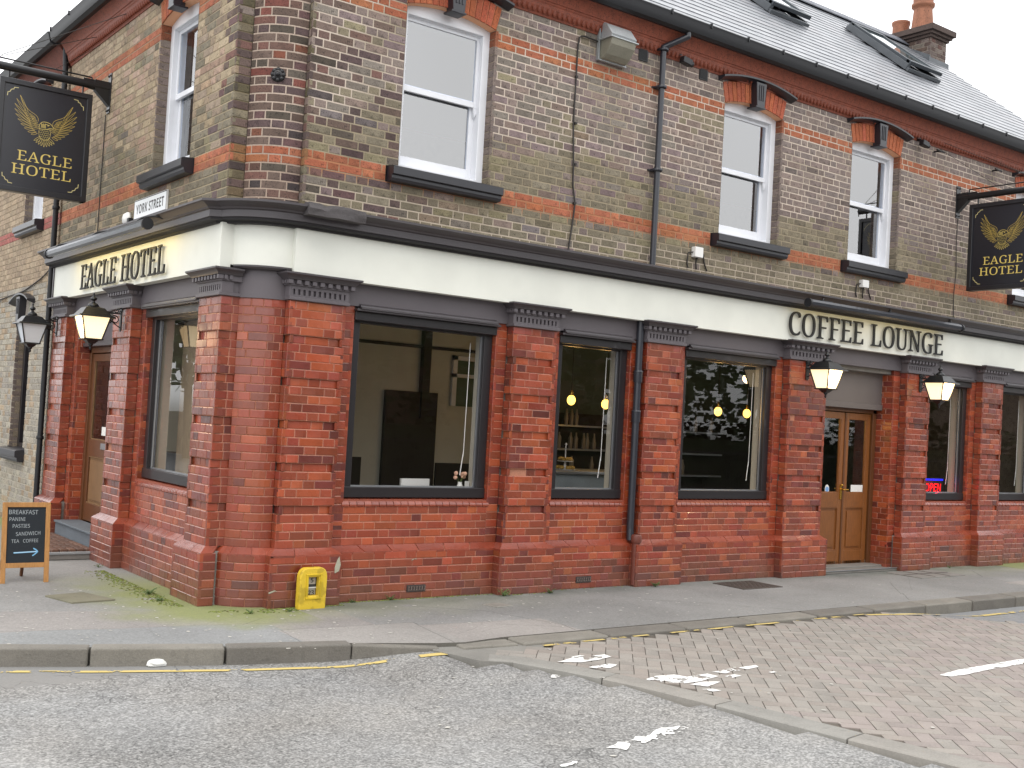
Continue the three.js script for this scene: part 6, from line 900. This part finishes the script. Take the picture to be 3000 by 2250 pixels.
  mesh('rosette', [lathe([[0, 0.03], [0.035, 0.028], [0.045, 0.01], [0.06, 0.006], [0.065, 0]], 18).rotateX(Math.PI / 2), ...Array.from({ length: 8 }, (_, i) => { const s = plain(new THREE.SphereGeometry(0.021, 10, 8)); s.scale(1, 1, 0.8); s.translate(0.046 * Math.cos(i * 0.785), 0.046 * Math.sin(i * 0.785), 0.012); return s; }), (() => { const s = plain(new THREE.SphereGeometry(0.024, 12, 8)); s.translate(0, 0, 0.025); return s; })()], M.iron, p);
}
{ // street name plate
  const c = document.createElement('canvas'); c.width = 1024; c.height = 224; const x = c.getContext('2d'); x.fillStyle = '#eef0f2'; x.fillRect(0, 0, 1024, 224); x.strokeStyle = '#191919'; x.lineWidth = 12; x.strokeRect(4, 4, 1016, 216); x.fillStyle = '#151515'; x.save(); x.font = 'bold 150px sans-serif'; x.textAlign = 'center'; const m = x.measureText('YORK STREET').width; x.translate(512, 165); x.scale(880 / m, 1); x.fillText('YORK STREET', 0, 0); x.restore();
  const t = new THREE.CanvasTexture(c); t.colorSpace = THREE.SRGBColorSpace; const s = thing('street_name_plate', 'white street name plate reading YORK STREET above the side fascia', 'street sign', [SU - 0.012, 3.725, -2.375], -Math.PI / 2);
  mesh('plate', bx(-0.485, 0.485, -0.105, 0.105, -0.01, 0.008, 0.002), M.whitePlastic, s); const q = plain(new THREE.PlaneGeometry(0.96, 0.2)); q.translate(0, 0, 0.0095); mesh('printed_face', q, phy({ color: 0xffffff, map: t, roughness: 0.35 }), s);
  const d = thing('alarm_sounder', 'round white dome beside the street name plate', 'alarm', [SU, 3.66, -3.06], -Math.PI / 2); mesh('dome', (() => { const g = lathe([[0.0, 0.07], [0.05, 0.062], [0.075, 0.03], [0.08, 0], [0, 0]], 18); return g.rotateX(Math.PI / 2); })(), M.whitePlastic, d); mesh('bracket', bx(0.07, 0.13, -0.06, -0.0, 0, 0.05, 0.006), M.blackPlastic, d);
}
// ------------------------------------------------------------------ at the foot of the wall
{
  const y = thing('marker_post', 'weathered yellow hydrant marker post with number plates against the corner pilaster', 'hydrant marker', [0.845, 0, 0.1]); y.rotation.y = 0.05;
  const body = []; { const s = new THREE.Shape(); s.moveTo(-0.125, 0); s.lineTo(-0.125, 0.27); s.quadraticCurveTo(-0.122, 0.34, -0.07, 0.348); s.lineTo(0.07, 0.348); s.quadraticCurveTo(0.122, 0.34, 0.125, 0.27); s.lineTo(0.12, 0); s.closePath(); const h = new THREE.Path(); h.moveTo(-0.055, 0.105); h.lineTo(0.06, 0.105); h.lineTo(0.062, 0.285); h.lineTo(-0.057, 0.285); h.closePath(); s.holes.push(h); const g = plain(new THREE.ExtrudeGeometry(s, { depth: 0.05, bevelEnabled: true, bevelSize: 0.01, bevelThickness: 0.012, bevelSegments: 3, curveSegments: 8 })); g.translate(0, 0, -0.01); body.push(boxUV(g)); body.push(bx(-0.12, 0.12, 0, 0.3, -0.03, 0.0, 0.004)); }
  const stain = tex(256, (u, v) => { const a = tfbm(u, v, 6, 4, 1), d = smooth(0.62, 0.78, a + 0.1); return [lerp(0.92, 0.66, d), lerp(0.92, 0.66, d), lerp(0.92, 0.72, d)]; }, false, 1 / 0.42);
  mesh('post', body, std({ color: C('#dcbb33'), roughness: 0.55, map: stain, bumpMap: brickBump, bumpScale: 0.003 }), y);
  mesh('frame', [bx(-0.075, 0.075, 0.085, 0.1, 0.05, 0.062, 0.003), bx(-0.08, 0.08, 0.292, 0.305, 0.05, 0.06, 0.003), bx(-0.077, -0.062, 0.09, 0.3, 0.05, 0.058, 0.003), bx(0.062, 0.077, 0.09, 0.3, 0.05, 0.058, 0.003)], std({ color: C('#d8b823'), roughness: 0.55, map: stain }), y);
  const c = document.createElement('canvas'); c.width = 256; c.height = 400; const x = c.getContext('2d'); x.fillStyle = '#16181a'; x.fillRect(0, 0, 256, 400); x.fillStyle = '#a9a39a'; x.fillRect(44, 20, 168, 150); x.fillStyle = '#33363a'; x.fillRect(44, 172, 168, 40); x.fillStyle = '#d7dbe0'; x.fillRect(20, 222, 216, 24); x.fillStyle = '#8c8c86'; x.fillRect(40, 250, 176, 140); x.fillStyle = '#1b1b1b'; x.font = 'bold 120px sans-serif'; x.textAlign = 'center'; x.fillText('5', 140, 140); x.fillText('23', 130, 372);
  const t = new THREE.CanvasTexture(c); t.colorSpace = THREE.SRGBColorSpace; const q = plain(new THREE.PlaneGeometry(0.125, 0.19)); q.translate(0.002, 0.195, 0.005); mesh('number_plate', q, std({ color: 0xffffff, map: t, roughness: 0.5 }), y);
}
{ // chalkboard A-frame
  const c = document.createElement('canvas'); c.width = 512; c.height = 720; const x = c.getContext('2d'), r = RNG(3); x.fillStyle = '#20262c'; x.fillRect(0, 0, 512, 720); for (let i = 0; i < 900; i++) { x.fillStyle = 'rgba(190,200,205,' + 0.02 * r() + ')'; x.fillRect(r() * 512, r() * 720, 60 * r(), 10 * r()); }
  const chalk = (s, X, Y, sz, rot = 0, col = 'rgba(205,212,214,0.72)') => { x.save(); x.translate(X, Y); x.rotate(rot); x.font = sz + 'px sans-serif'; x.fillStyle = col; x.fillText(s, 0, 0); x.restore(); };
  chalk('BREAKFAST', 14, 90, 78, 0.01); chalk('PANINI', 24, 178, 66, 0.0); chalk('PASTIES', 70, 268, 66, -0.01); chalk('SANDWICH', 120, 372, 66, -0.04); chalk('TEA   COFFEE', 66, 462, 62, -0.02);
  x.strokeStyle = 'rgba(120,180,220,0.95)'; x.lineWidth = 17; x.lineCap = 'round'; x.beginPath(); x.moveTo(106, 590); x.lineTo(404, 578); x.moveTo(366, 538); x.quadraticCurveTo(410, 560, 418, 578); x.quadraticCurveTo(400, 600, 356, 628); x.stroke(); x.strokeStyle = 'rgba(225,240,250,0.8)'; x.lineWidth = 6; x.beginPath(); x.moveTo(108, 588); x.lineTo(400, 577); x.stroke();
  const t = new THREE.CanvasTexture(c); t.colorSpace = THREE.SRGBColorSpace; const A = thing('chalkboard_sign', 'wooden chalkboard A-frame on the pavement with chalk lettering and a blue arrow', 'chalkboard', [-1.035, 0, -2.02]); A.rotation.y = -0.02;
  const face = (s) => { const g = new THREE.Group(); g.name = 'leaf'; A.add(g); g.position.set(0, 0.73, 0); g.rotation.x = s > 0 ? -0.14 : 0.2; if (s < 0) g.rotation.y = Math.PI; if (s < 0) g.rotation.x = -0.3; const H = 0.74; const w = 0.21; mesh('frame', [bx(-w, -w + 0.042, -H, 0, -0.012, 0.012, 0.003), bx(w - 0.042, w, -H, 0, -0.012, 0.012, 0.003), bx(-w + 0.042, w - 0.042, -0.045, 0, -0.011, 0.011, 0.003), bx(-w + 0.042, w - 0.042, -0.6, -0.555, -0.011, 0.011, 0.003)], s > 0 ? M.pine : M.oakDark, g); const q = plain(new THREE.PlaneGeometry(2 * w - 0.084, 0.51)); q.translate(0, -0.3, 0.0); mesh('chalkboard', s > 0 ? q : bx(-w + 0.04, w - 0.04, -0.56, -0.04, -0.006, 0.0, 0), s > 0 ? std({ color: 0xffffff, map: t, roughness: 0.85 }) : std({ color: C('#1d2226'), roughness: 0.9 }), g); };
  face(1);
  { const g = new THREE.Group(); g.name = 'prop_leg'; A.add(g); mesh('leg', [rod([0.02, 0.7, -0.02], [0.06, 0.005, -0.3], 0.016, 4), rod([-0.05, 0.7, -0.02], [-0.16, 0.005, -0.3], 0.016, 4)], M.oakDark, g); }
  const B = thing('folded_board', 'dark board edge standing just left of the chalkboard sign', 'board', [-1.36, 0, -2.2]); mesh('panel', bx(-0.2, 0.075, 0.16, 0.74, -0.02, 0.0, 0.004), std({ color: C('#1c1618'), roughness: 0.7 }), B); mesh('frame', [bx(-0.2, 0.075, 0.12, 0.16, -0.022, 0.002, 0.003), bx(0.05, 0.08, 0.0, 0.13, -0.022, 0.002, 0.003), bx(-0.2, -0.17, 0.0, 0.13, -0.022, 0.002, 0.003)], M.whitePlastic, B);
}
{ // ribbed step mat of the side door
  const s = thing('ribbed_step', 'low stone step with a ribbed brown mat and metal nosing at the York Street door', 'doorstep', [-0.24, 0, -4.1]); // spans z -4.95..-3.35 locally
  mesh('slab', bx(-0.22, 0.3, 0, 0.075, -0.85, 0.78, 0.012), M.stone, s); mesh('nosing', [bx(-0.235, -0.2, 0.06, 0.088, -0.85, 0.79, 0.006), bx(-0.22, 0.28, 0.06, 0.088, 0.765, 0.795, 0.006)], M.galv, s);
  const rm = ['6f5143', '7a5a4a', '654a3e'].map((h) => std({ color: C('#' + h), roughness: 0.75, map: woodTex })); let k = 0;
  for (let i = 0; i < 5; i++) for (let j = 0; j < 9; j++) mesh('rib', bx(-0.18 + i * 0.088, -0.11 + i * 0.088, 0.075, 0.112, -0.82 + j * 0.176, -0.66 + j * 0.176, 0.01), rm[(k = k * 5 + 3) % 3], s);
}
{ // air bricks in the plinth, weeds, litter
  const ab = (x, i) => { const g = thing('air_brick', i ? 'small iron air brick in the plinth under the second shop window' : 'iron air brick in the plinth under the large corner window', 'air brick', [x, 0.094, WF + OUT + 0.002], 0, 'air bricks low in the plinth'); mesh('plate', bx(-0.105, 0.105, -0.034, 0.034, -0.01, 0.004, 0.002), std({ color: C('#3a3230'), roughness: 0.7 }), g); const q = []; for (let k = 0; k < 7; k++) q.push(rod([-0.09 + k * 0.03, -0.022, 0.005], [-0.075 + k * 0.03, 0.022, 0.005], 0.004, 5), rod([-0.075 + k * 0.03, -0.022, 0.005], [-0.09 + k * 0.03, 0.022, 0.005], 0.004, 5)); mesh('lattice', q, std({ color: C('#6a5c55'), roughness: 0.7 }), g); };
  ab(2.045, 0); ab(4.145, 1);
  const r = RNG(12), leafM = [0, 1, 2].map((i) => phy({ color: C(['#4d6b2a', '#5f7d34', '#6f8a45'][i]), roughness: 0.6, transmission: 0.3, thickness: 0, side: THREE.DoubleSide }));
  const weed = (x, z, s, n, label) => { const t = thing('weed', label, 'weed', [x, 0, z], 0, 'weeds at the foot of the wall'); const st = [], lf = []; for (let i = 0; i < n; i++) { const a = r() * 6.3, L = s * (0.4 + 0.6 * r()), e = [Math.cos(a) * L, L * (0.25 + 0.7 * r()), Math.sin(a) * L * 0.6]; st.push(tube([[0, 0, 0], [e[0] * 0.5, e[1] * 0.8, e[2] * 0.5], e], 0.0016, 4, 3)); for (let k = 0; k < 3; k++) { const q = plain(new THREE.SphereGeometry(s * 0.16, 6, 4)); q.scale(1.1, 0.14, 0.65); q.rotateY(r() * 6.3); q.rotateZ((r() - 0.5) * 0.9); const f = 0.45 + 0.28 * k; q.translate(e[0] * f + (r() - 0.5) * s * 0.2, e[1] * f + s * 0.05, e[2] * f + (r() - 0.5) * s * 0.2); lf.push(q); } } mesh('stem', st, leafM[0], t); mesh('leaves', lf, leafM[Math.floor(r() * 3)], t); };
  weed(2.97, 0.09, 0.09, 14, 'leafy green weed at the left foot of the second pilaster'); weed(3.56, 0.1, 0.07, 10, 'small weed right of the second pilaster foot'); weed(5.05, 0.1, 0.08, 12, 'weed by the foot of the drainpipe pilaster'); weed(1.75, -0.04, 0.06, 10, 'dry weed beneath the corner window near the air brick'); weed(1.35, -0.03, 0.05, 8, 'low weed by the yellow marker post'); weed(-0.2, -0.98, 0.08, 14, 'green weed in the moss below the York Street window'); weed(-0.23, -0.62, 0.06, 12, 'weed in the moss near the corner pilaster'); weed(0.25, 0.2, 0.05, 10, 'low moss clump at the rounded corner'); weed(0.6, 0.22, 0.05, 12, 'weed at the left foot of the yellow marker post'); weed(10.9, 0.02, 0.05, 8, 'tiny weed near the right-hand end of the front'); weed(-0.12, -2.72, 0.05, 8, 'weed at the foot of the lantern pilaster in York Street');
  const moss = []; for (let i = 0; i < 1500; i++) { let x, z; if (r() < 0.6) { const t = r(); x = lerp(-0.2, 0.3, t * t) - 0.05; z = lerp(-2.5, 0.05, r()); x = z > -0.3 ? lerp(-0.05, 0.75, r()) : -0.14 - 0.25 * r() * r(); if (z > -0.3) z = 0.1 + 0.12 * r() * r() + (x < 0.2 ? -0.1 : 0.02); } else { x = lerp(0.4, 4.8, r() * r()); z = (x > 1.2 && x < 2.95) || (x > 3.65 && x < 4.8) ? -0.06 + 0.03 * r() : 0.05 + 0.03 * r(); } const g = plain(new THREE.SphereGeometry(0.004 + 0.006 * r(), 5, 3)); g.scale(1.4, 0.55, 1.2); g.translate(x, 0.001, z); moss.push(tint(g, pick(hexes('5d6b2a 6d7a33 4d5a26 7b8040 59552f'), r))); }
  tag(mesh('moss', moss, std({ vertexColors: true, roughness: 1 })), 'green moss along the foot of the hotel walls', 'moss', null, 'stuff');
  const specks = []; for (let i = 0; i < 420; i++) { const road = r() < 0.25; let x = -2.4 + 11.5 * r() * r(), z = road ? 2.2 + 3 * r() : 0.1 + 1.6 * r(); if (x < -0.1) z = -1.8 + r() * 2.6 + (x + 2) * 0.25; const g = plain(new THREE.CircleGeometry(0.006 + 0.012 * r() * r(), 6)); g.scale(1.5, 1, 1); g.rotateX(-Math.PI / 2); g.rotateY(r() * 6); const y = road ? (x < edgeX(z) ? roadH(x, z) + 0.006 : TABLE + 0.006) : 0.003; g.translate(x, y, z); specks.push(g); }
  tag(mesh('gum_spots', specks, std({ color: C('#b9b6ae'), roughness: 0.9 })), 'pale chewing gum spots scattered over pavement and road', 'gum', null, 'stuff');
  const tissue = (() => { const g = plain(new THREE.IcosahedronGeometry(0.05, 3)), p = g.attributes.position; for (let i = 0; i < p.count; i++) { const v = V(p.getX(i), p.getY(i), p.getZ(i)), k = 0.75 + 0.5 * fbm(v.x * 40 + 30, v.y * 40 + v.z * 55 + 20, 3); p.setXYZ(i, v.x * k * 1.7, Math.max(-0.01, v.y * k * 0.8), v.z * k); } g.computeVertexNormals(); return g; })();
  const L = tag(mesh('crumpled_tissue', tissue, std({ color: C('#dcdcd8'), roughness: 0.9 })), 'crumpled white tissue in the gutter below the kerb', 'litter'); L.position.set(-0.9, LOW + 0.014, 1.24);
  const chip = (x0, y0, w, h, label, z) => { const g = prism([[0, 0], [w * 0.75, 0.02], [w, h * 0.5], [w * 0.7, h], [w * 0.35, h * 0.8], [-w * 0.05, h * 0.35]], 0.004); g.translate(x0, y0, z); mesh('bare_patch', g, std({ color: C('#b9b7a5'), roughness: 0.95, map: concTex }), hotel); };
  chip(1.105, 0.285, 0.055, 0.15, '', PF + OUT); chip(0.478, 0.13, 0.08, 0.03, '', PF + OUT); chip(1.98, 0.36, 0.06, 0.018, '', WF + OUT);
}
// ------------------------------------------------------------------ seen through the shop windows
{
  const bulb = (x, y, z, label) => { const t = thing('pendant_lamp', label, 'pendant lamp', [x, y, z], 0, 'warm pendant bulbs inside the coffee lounge'); mesh('flex', rod([0, 0.1, 0], [0, 2.97 - y, 0], 0.005, 6), M.cable, t); mesh('cap', lathe([[0.02, 0.05], [0.024, 0.1], [0.01, 0.12]], 12), M.brass, t); mesh('bulb', (() => { const g = plain(new THREE.SphereGeometry(0.052, 16, 12)); g.scale(1, 1.2, 1); return g; })(), std({ color: C('#ffe9b0'), emissive: C('#ffc95a'), emissiveIntensity: 3.2 }), t); const l = new THREE.PointLight(0xffc670, 0.45, 0, 2); l.position.set(0, 0, 0); l.shadow.radius = 2; l.castShadow = true; t.add(l); };
  bulb(5.04, 2.03, -1.5, 'glowing pendant bulb at the left of the narrow second shop window'); bulb(5.6, 2.01, -1.5, 'glowing pendant bulb at the right of the narrow second shop window'); bulb(7.64, 2.02, -1.5, 'glowing pendant bulb in the middle of the third shop window'); bulb(8.22, 2.02, -1.5, 'glowing pendant bulb behind the reflected lantern in the third shop window');
  const counter = thing('shop_counter', 'glass-fronted cake counter inside the narrow second window', 'counter', [5.0, 0.1, -1.45]); mesh('top', bx(-0.75, 0.8, 1.05, 1.085, -0.3, 0.35, 0.004), M.steel, counter); mesh('front', [bx(-0.75, -0.1, 0, 1.05, 0.28, 0.31, 0), bx(-0.1, 0.8, 0, 1.05, 0.28, 0.3, 0), bx(-0.75, 0.8, 0, 1.04, -0.28, 0.27, 0)], std({ color: C('#9aa5ab'), roughness: 0.4, map: concTex }), counter);
  const stand = thing('cake_stand', 'two-tier white cake stand with pastries on the counter', 'cake stand', [4.83, 1.185, -1.3]); mesh('stand', [lathe([[0, 0], [0.12, 0.005], [0.13, 0.015], [0.02, 0.012], [0.01, 0.1], [0.09, 0.105], [0.1, 0.115], [0.008, 0.115], [0.006, 0.3], [0.02, 0.31], [0, 0.33]], 20)], M.whitePlastic, stand); mesh('pastries', [...Array.from({ length: 14 }, (_, i) => { const s = plain(new THREE.SphereGeometry(0.03, 8, 6)); const R = i < 8 ? 0.09 : 0.06; s.scale(1.2, 0.8, 1); s.translate(R * Math.cos(i * 0.9), i < 8 ? 0.035 : 0.135, R * Math.sin(i * 0.9)); return s; })], std({ color: C('#a3823a'), roughness: 0.6 }), stand);
  const shelf = thing('bottle_shelf', 'dark shelves with jars and cups at the back of the coffee lounge', 'shelf', [7.0, 0.1, -3.95]); mesh('boards', [0.9, 1.25, 1.6].map((y) => bx(-1.4, 3.2, y, y + 0.025, 0, 0.22, 0)), M.steel, shelf); { const q = [], r = RNG(8); for (let i = 0; i < 40; i++) { const y = [0.925, 1.275, 1.625][i % 3], x = -1.3 + 4.4 * r(); q.push(lathe([[0.03, 0], [0.035, 0.08 + 0.1 * r()], [0.015, 0.2], [0.012, 0.24]], 8, [x, y, 0.11])); } mesh('jars', q, std({ color: C('#8a8378'), roughness: 0.3 }), shelf); }
  const chair = (x, z, turn, label) => { const t = thing('cafe_chair', label, 'chair', [x, 0.1, z], turn, 'chairs inside the corner window'); mesh('seat', bx(-0.19, 0.19, 0.43, 0.47, -0.19, 0.19, 0.01), M.whitePlastic, t); mesh('backrest', bx(-0.17, 0.17, 0.62, 0.99, -0.2, -0.17, 0.012), M.whitePlastic, t); for (const [a, b] of [[-0.16, -0.16], [0.16, -0.16], [-0.16, 0.16], [0.16, 0.16]]) mesh('leg', rod([a, 0, b], [a * 0.9, 0.44, b * 0.9], 0.012, 8), M.steel, t); };
  chair(2.42, -0.98, Math.PI, 'pale café chair with its back to the corner window');
  const tb = thing('cafe_table', 'dark round table just inside the corner window', 'table', [2.42, 0.1, -1.5]); mesh('top', lathe([[0, 0.7], [0.34, 0.7], [0.35, 0.715], [0.34, 0.73], [0, 0.73]], 28), M.oakDark, tb); mesh('base', lathe([[0.22, 0], [0.22, 0.015], [0.03, 0.03], [0.025, 0.7]], 20), M.iron, tb);
  const v = thing('flower_vase', 'small vase of pale flowers on the sill of the corner window', 'vase', [2.71, 1.02, -0.4]); mesh('vase', lathe([[0.02, 0], [0.03, 0.03], [0.02, 0.06], [0.024, 0.07]], 14), M.whitePlastic, v); { const q = [], s = [], r = RNG(4); for (let i = 0; i < 7; i++) { const a = [(r() - 0.5) * 0.14, 0.1 + 0.06 * r(), (r() - 0.5) * 0.08]; s.push(rod([0, 0.05, 0], a, 0.002, 5)); const g = plain(new THREE.IcosahedronGeometry(0.022, 1)); g.translate(...a); q.push(g); } mesh('stems', s, std({ color: C('#5f6d3e') }), v); mesh('flowers', q, std({ color: C('#d3a58c'), roughness: 0.8 }), v); }
  tag(mesh('menu_card', bx(2.76, 2.815, 1.02, 1.1, -0.385, -0.38, 0), M.whitePlastic), 'small white card standing beside the vase in the corner window', 'card');
  // LED open sign
  const o = thing('open_sign', 'red and blue LED sign reading OPEN in the window right of the door', 'LED sign', [11.04, 1.12, -0.38]); mesh('board', bx(-0.25, 0.25, -0.14, 0.13, -0.02, 0, 0.004), M.black, o);
  const fs = await new FontLoader().loadAsync('fonts/droid/droid_sans_regular.typeface.json'); const tg = plain(new TextGeometry('OPEN', { font: fs, size: 0.098, depth: 0.004, curveSegments: 4 })); tg.computeBoundingBox(); tg.translate(-(tg.boundingBox.max.x + tg.boundingBox.min.x) / 2 - 0.01, -0.055, 0.002); tg.scale(1.2, 1.15, 1); mesh('letters', boxUV(tg), std({ color: C('#ff2020'), emissive: C('#ff1418'), emissiveIntensity: 0.9 }), o);
  const dots = []; for (let i = 0; i < 24; i++) for (const y of [0.105, -0.115]) dots.push(bx(-0.235 + i * 0.02, -0.221 + i * 0.02, y - 0.012, y + 0.012, 0, 0.005, 0)); mesh('light_strip', dots, std({ color: C('#2030ff'), emissive: C('#1420ff'), emissiveIntensity: 0.9 }), o);
  { const l = new THREE.PointLight(0xff4060, 0.12, 0, 2); l.position.set(0, 0, 0.08); o.add(l); }
  const st = thing('door_sticker', 'round blue and white sticker on the glass of the left door leaf', 'sticker', [8.66, 1.06, -0.432]); const sg = plain(new THREE.CylinderGeometry(0.05, 0.05, 0.002, 24)); sg.scale(0.9, 1, 1.25); sg.rotateX(Math.PI / 2); mesh('disc', sg, M.whitePlastic, st); const s2 = plain(new THREE.CylinderGeometry(0.036, 0.036, 0.002, 24)); s2.rotateX(Math.PI / 2); s2.translate(0, 0, 0.002); mesh('centre', s2, std({ color: C('#7aa3d6'), roughness: 0.5 }), st);
  const n1 = thing('door_notice', 'white notice at the foot of the right door glass', 'notice', [9.3, 1.075, -0.432]); mesh('sheet', bx(-0.13, 0.13, -0.055, 0.05, 0, 0.003, 0), M.whitePlastic, n1);
}
// ------------------------------------------------------------------ the other side of the road, mirrored in the glass
{
  const leafTree = (x, z, h, w, seed, label) => { const t = thing('street_tree', label, 'tree', [x, -0.1, z], 0); const r = RNG(seed); const tr = [rod([0, 0, 0], [0.1, h * 0.45, 0], 0.14, 8)]; for (let i = 0; i < 7; i++) { const a = r() * 6.3; tr.push(rod([0.08, h * (0.3 + 0.1 * r()), 0], [Math.cos(a) * w * 0.5, h * (0.55 + 0.3 * r()), Math.sin(a) * w * 0.5], 0.05, 6)); } mesh('trunk', tr, std({ color: C('#3a3028'), roughness: 0.9 }), t);
    const leaf = plain(new THREE.PlaneGeometry(0.3, 0.22)), q = []; for (let i = 0; i < 900; i++) { const a = r() * 6.3, u = 2 * r() - 1, R = Math.cbrt(r()); const s = Math.sqrt(1 - u * u); const g = leaf.clone(); g.rotateX(r() * 6); g.rotateY(r() * 6); const k = 0.75 + 0.5 * fbm(a * 2 + 9, u * 3 + 7, 3); g.translate(Math.cos(a) * s * R * w * k, h * 0.66 + u * R * h * 0.36 * k, Math.sin(a) * s * R * w * k); q.push(g); } mesh('crown', q, phy({ color: C('#3c4f22'), roughness: 0.8, side: THREE.DoubleSide, transmission: 0.3, thickness: 0 }), t); };
  [[9, 15.5, 6, 2.6, 1], [14.5, 16, 7, 3, 2], [20, 15.5, 6.5, 2.8, 3], [26, 16.5, 7.5, 3.2, 4], [33, 16, 7, 3, 5], [-8.5, -17, 6, 2.4, 6], [-9.5, -27, 7, 3, 7]].forEach(([x, z, h, w, s], i) => leafTree(x, z, h, w, s, ['tree behind the railings across the road, opposite the corner', 'tree behind the railings across the road, opposite the second window', 'tree behind the railings across the road, opposite the doors', 'tree behind the railings farther along the road', 'last tree behind the railings along the road', 'nearer tree across York Street mirrored in the side window', 'farther tree across York Street mirrored in the side window'][i]));
  const rail = thing('iron_railings', 'black iron railings across the road, mirrored in the shop windows', 'railings', [7, -0.1, 13]); const barG = rod([0, 0.1, 0], [0, 1.35, 0], 0.011, 6); const many = []; for (let i = 0; i < 240; i++) { const g = barG.clone(); g.translate(i * 0.125, 0, 0); many.push(g); } stuff(mesh('bars', many, M.iron, rail)); mesh('rail', [bx(0, 30, 0.2, 0.24, -0.015, 0.015, 0), bx(0, 30, 1.22, 1.26, -0.015, 0.015, 0)], M.iron, rail);
  const hedge = []; { const r = RNG(21), leaf = plain(new THREE.PlaneGeometry(0.2, 0.14)); for (let i = 0; i < 5000; i++) { const g = leaf.clone(); g.rotateX(r() * 6); g.rotateY(r() * 6); const x = 6 + 33 * r(), k = fbm(x * 0.8, 5, 3); g.translate(x, 0.2 + (1.5 + 1.6 * k) * r(), 13.7 + 1.2 * r()); hedge.push(g); } hedge.push(bx(6, 39, -0.1, 1.5, 13.9, 14.7, 0)); }
  tag(mesh('hedge', hedge, std({ color: C('#2c3a1c'), roughness: 0.9, side: THREE.DoubleSide })), 'dark green hedge behind the railings across the road', 'hedge');
  const far = (name, label, x0, x1, z0, z1, h, col, rows, cols) => { const t = thing(name, label, 'building', [x0, -0.1, z0]); mesh('wall', bx(0, x1 - x0, 0, h, 0, z1 - z0, 0), std({ color: C(col), roughness: 0.9, map: brickTex }), t); for (let i = 0; i < cols; i++) for (let j = 0; j < rows; j++) { const X = ((i + 0.5) / cols) * (x1 - x0), Y = 0.9 + j * 2.8; mesh('window', [bx(X - 0.55, X + 0.55, Y, Y + 1.5, -0.04, 0.02, 0)], M.frameBlack, t); } const W = x1 - x0, D = z1 - z0; mesh('roof', [quad([-0.2, h, -0.3], [-0.2, h + 2.4, D / 2], [W + 0.2, h + 2.4, D / 2], [W + 0.2, h, -0.3]), quad([-0.2, h, D + 0.3], [W + 0.2, h, D + 0.3], [W + 0.2, h + 2.4, D / 2], [-0.2, h + 2.4, D / 2])], std({ color: C('#4c4442'), roughness: 0.8 }), t); };
  far('terrace_house', 'red brick terrace across the road opposite the corner', -3, 6.5, 19, 27, 5.6, '#6e4636', 2, 4); far('terrace_house', 'brown brick terrace set back behind the trees across the road', 12, 26, 24, 32, 5.4, '#6a5546', 2, 6); far('corner_house', 'pale house at the far end of the road opposite', 40, 52, 12, 22, 5.6, '#8a7d70', 2, 4);
  const t = thing('garden_wall', 'low wall along the far side of York Street mirrored in the side window', 'wall', [-10.5, -0.1, -40]); mesh('wall', bx(-0.12, 0.12, 0, 1.5, 0, 34, 0), std({ color: C('#7a6a5a'), roughness: 0.9, map: brickTex }), t);
}
scene.updateMatrixWorld(true);
renderer.render(scene, camera);
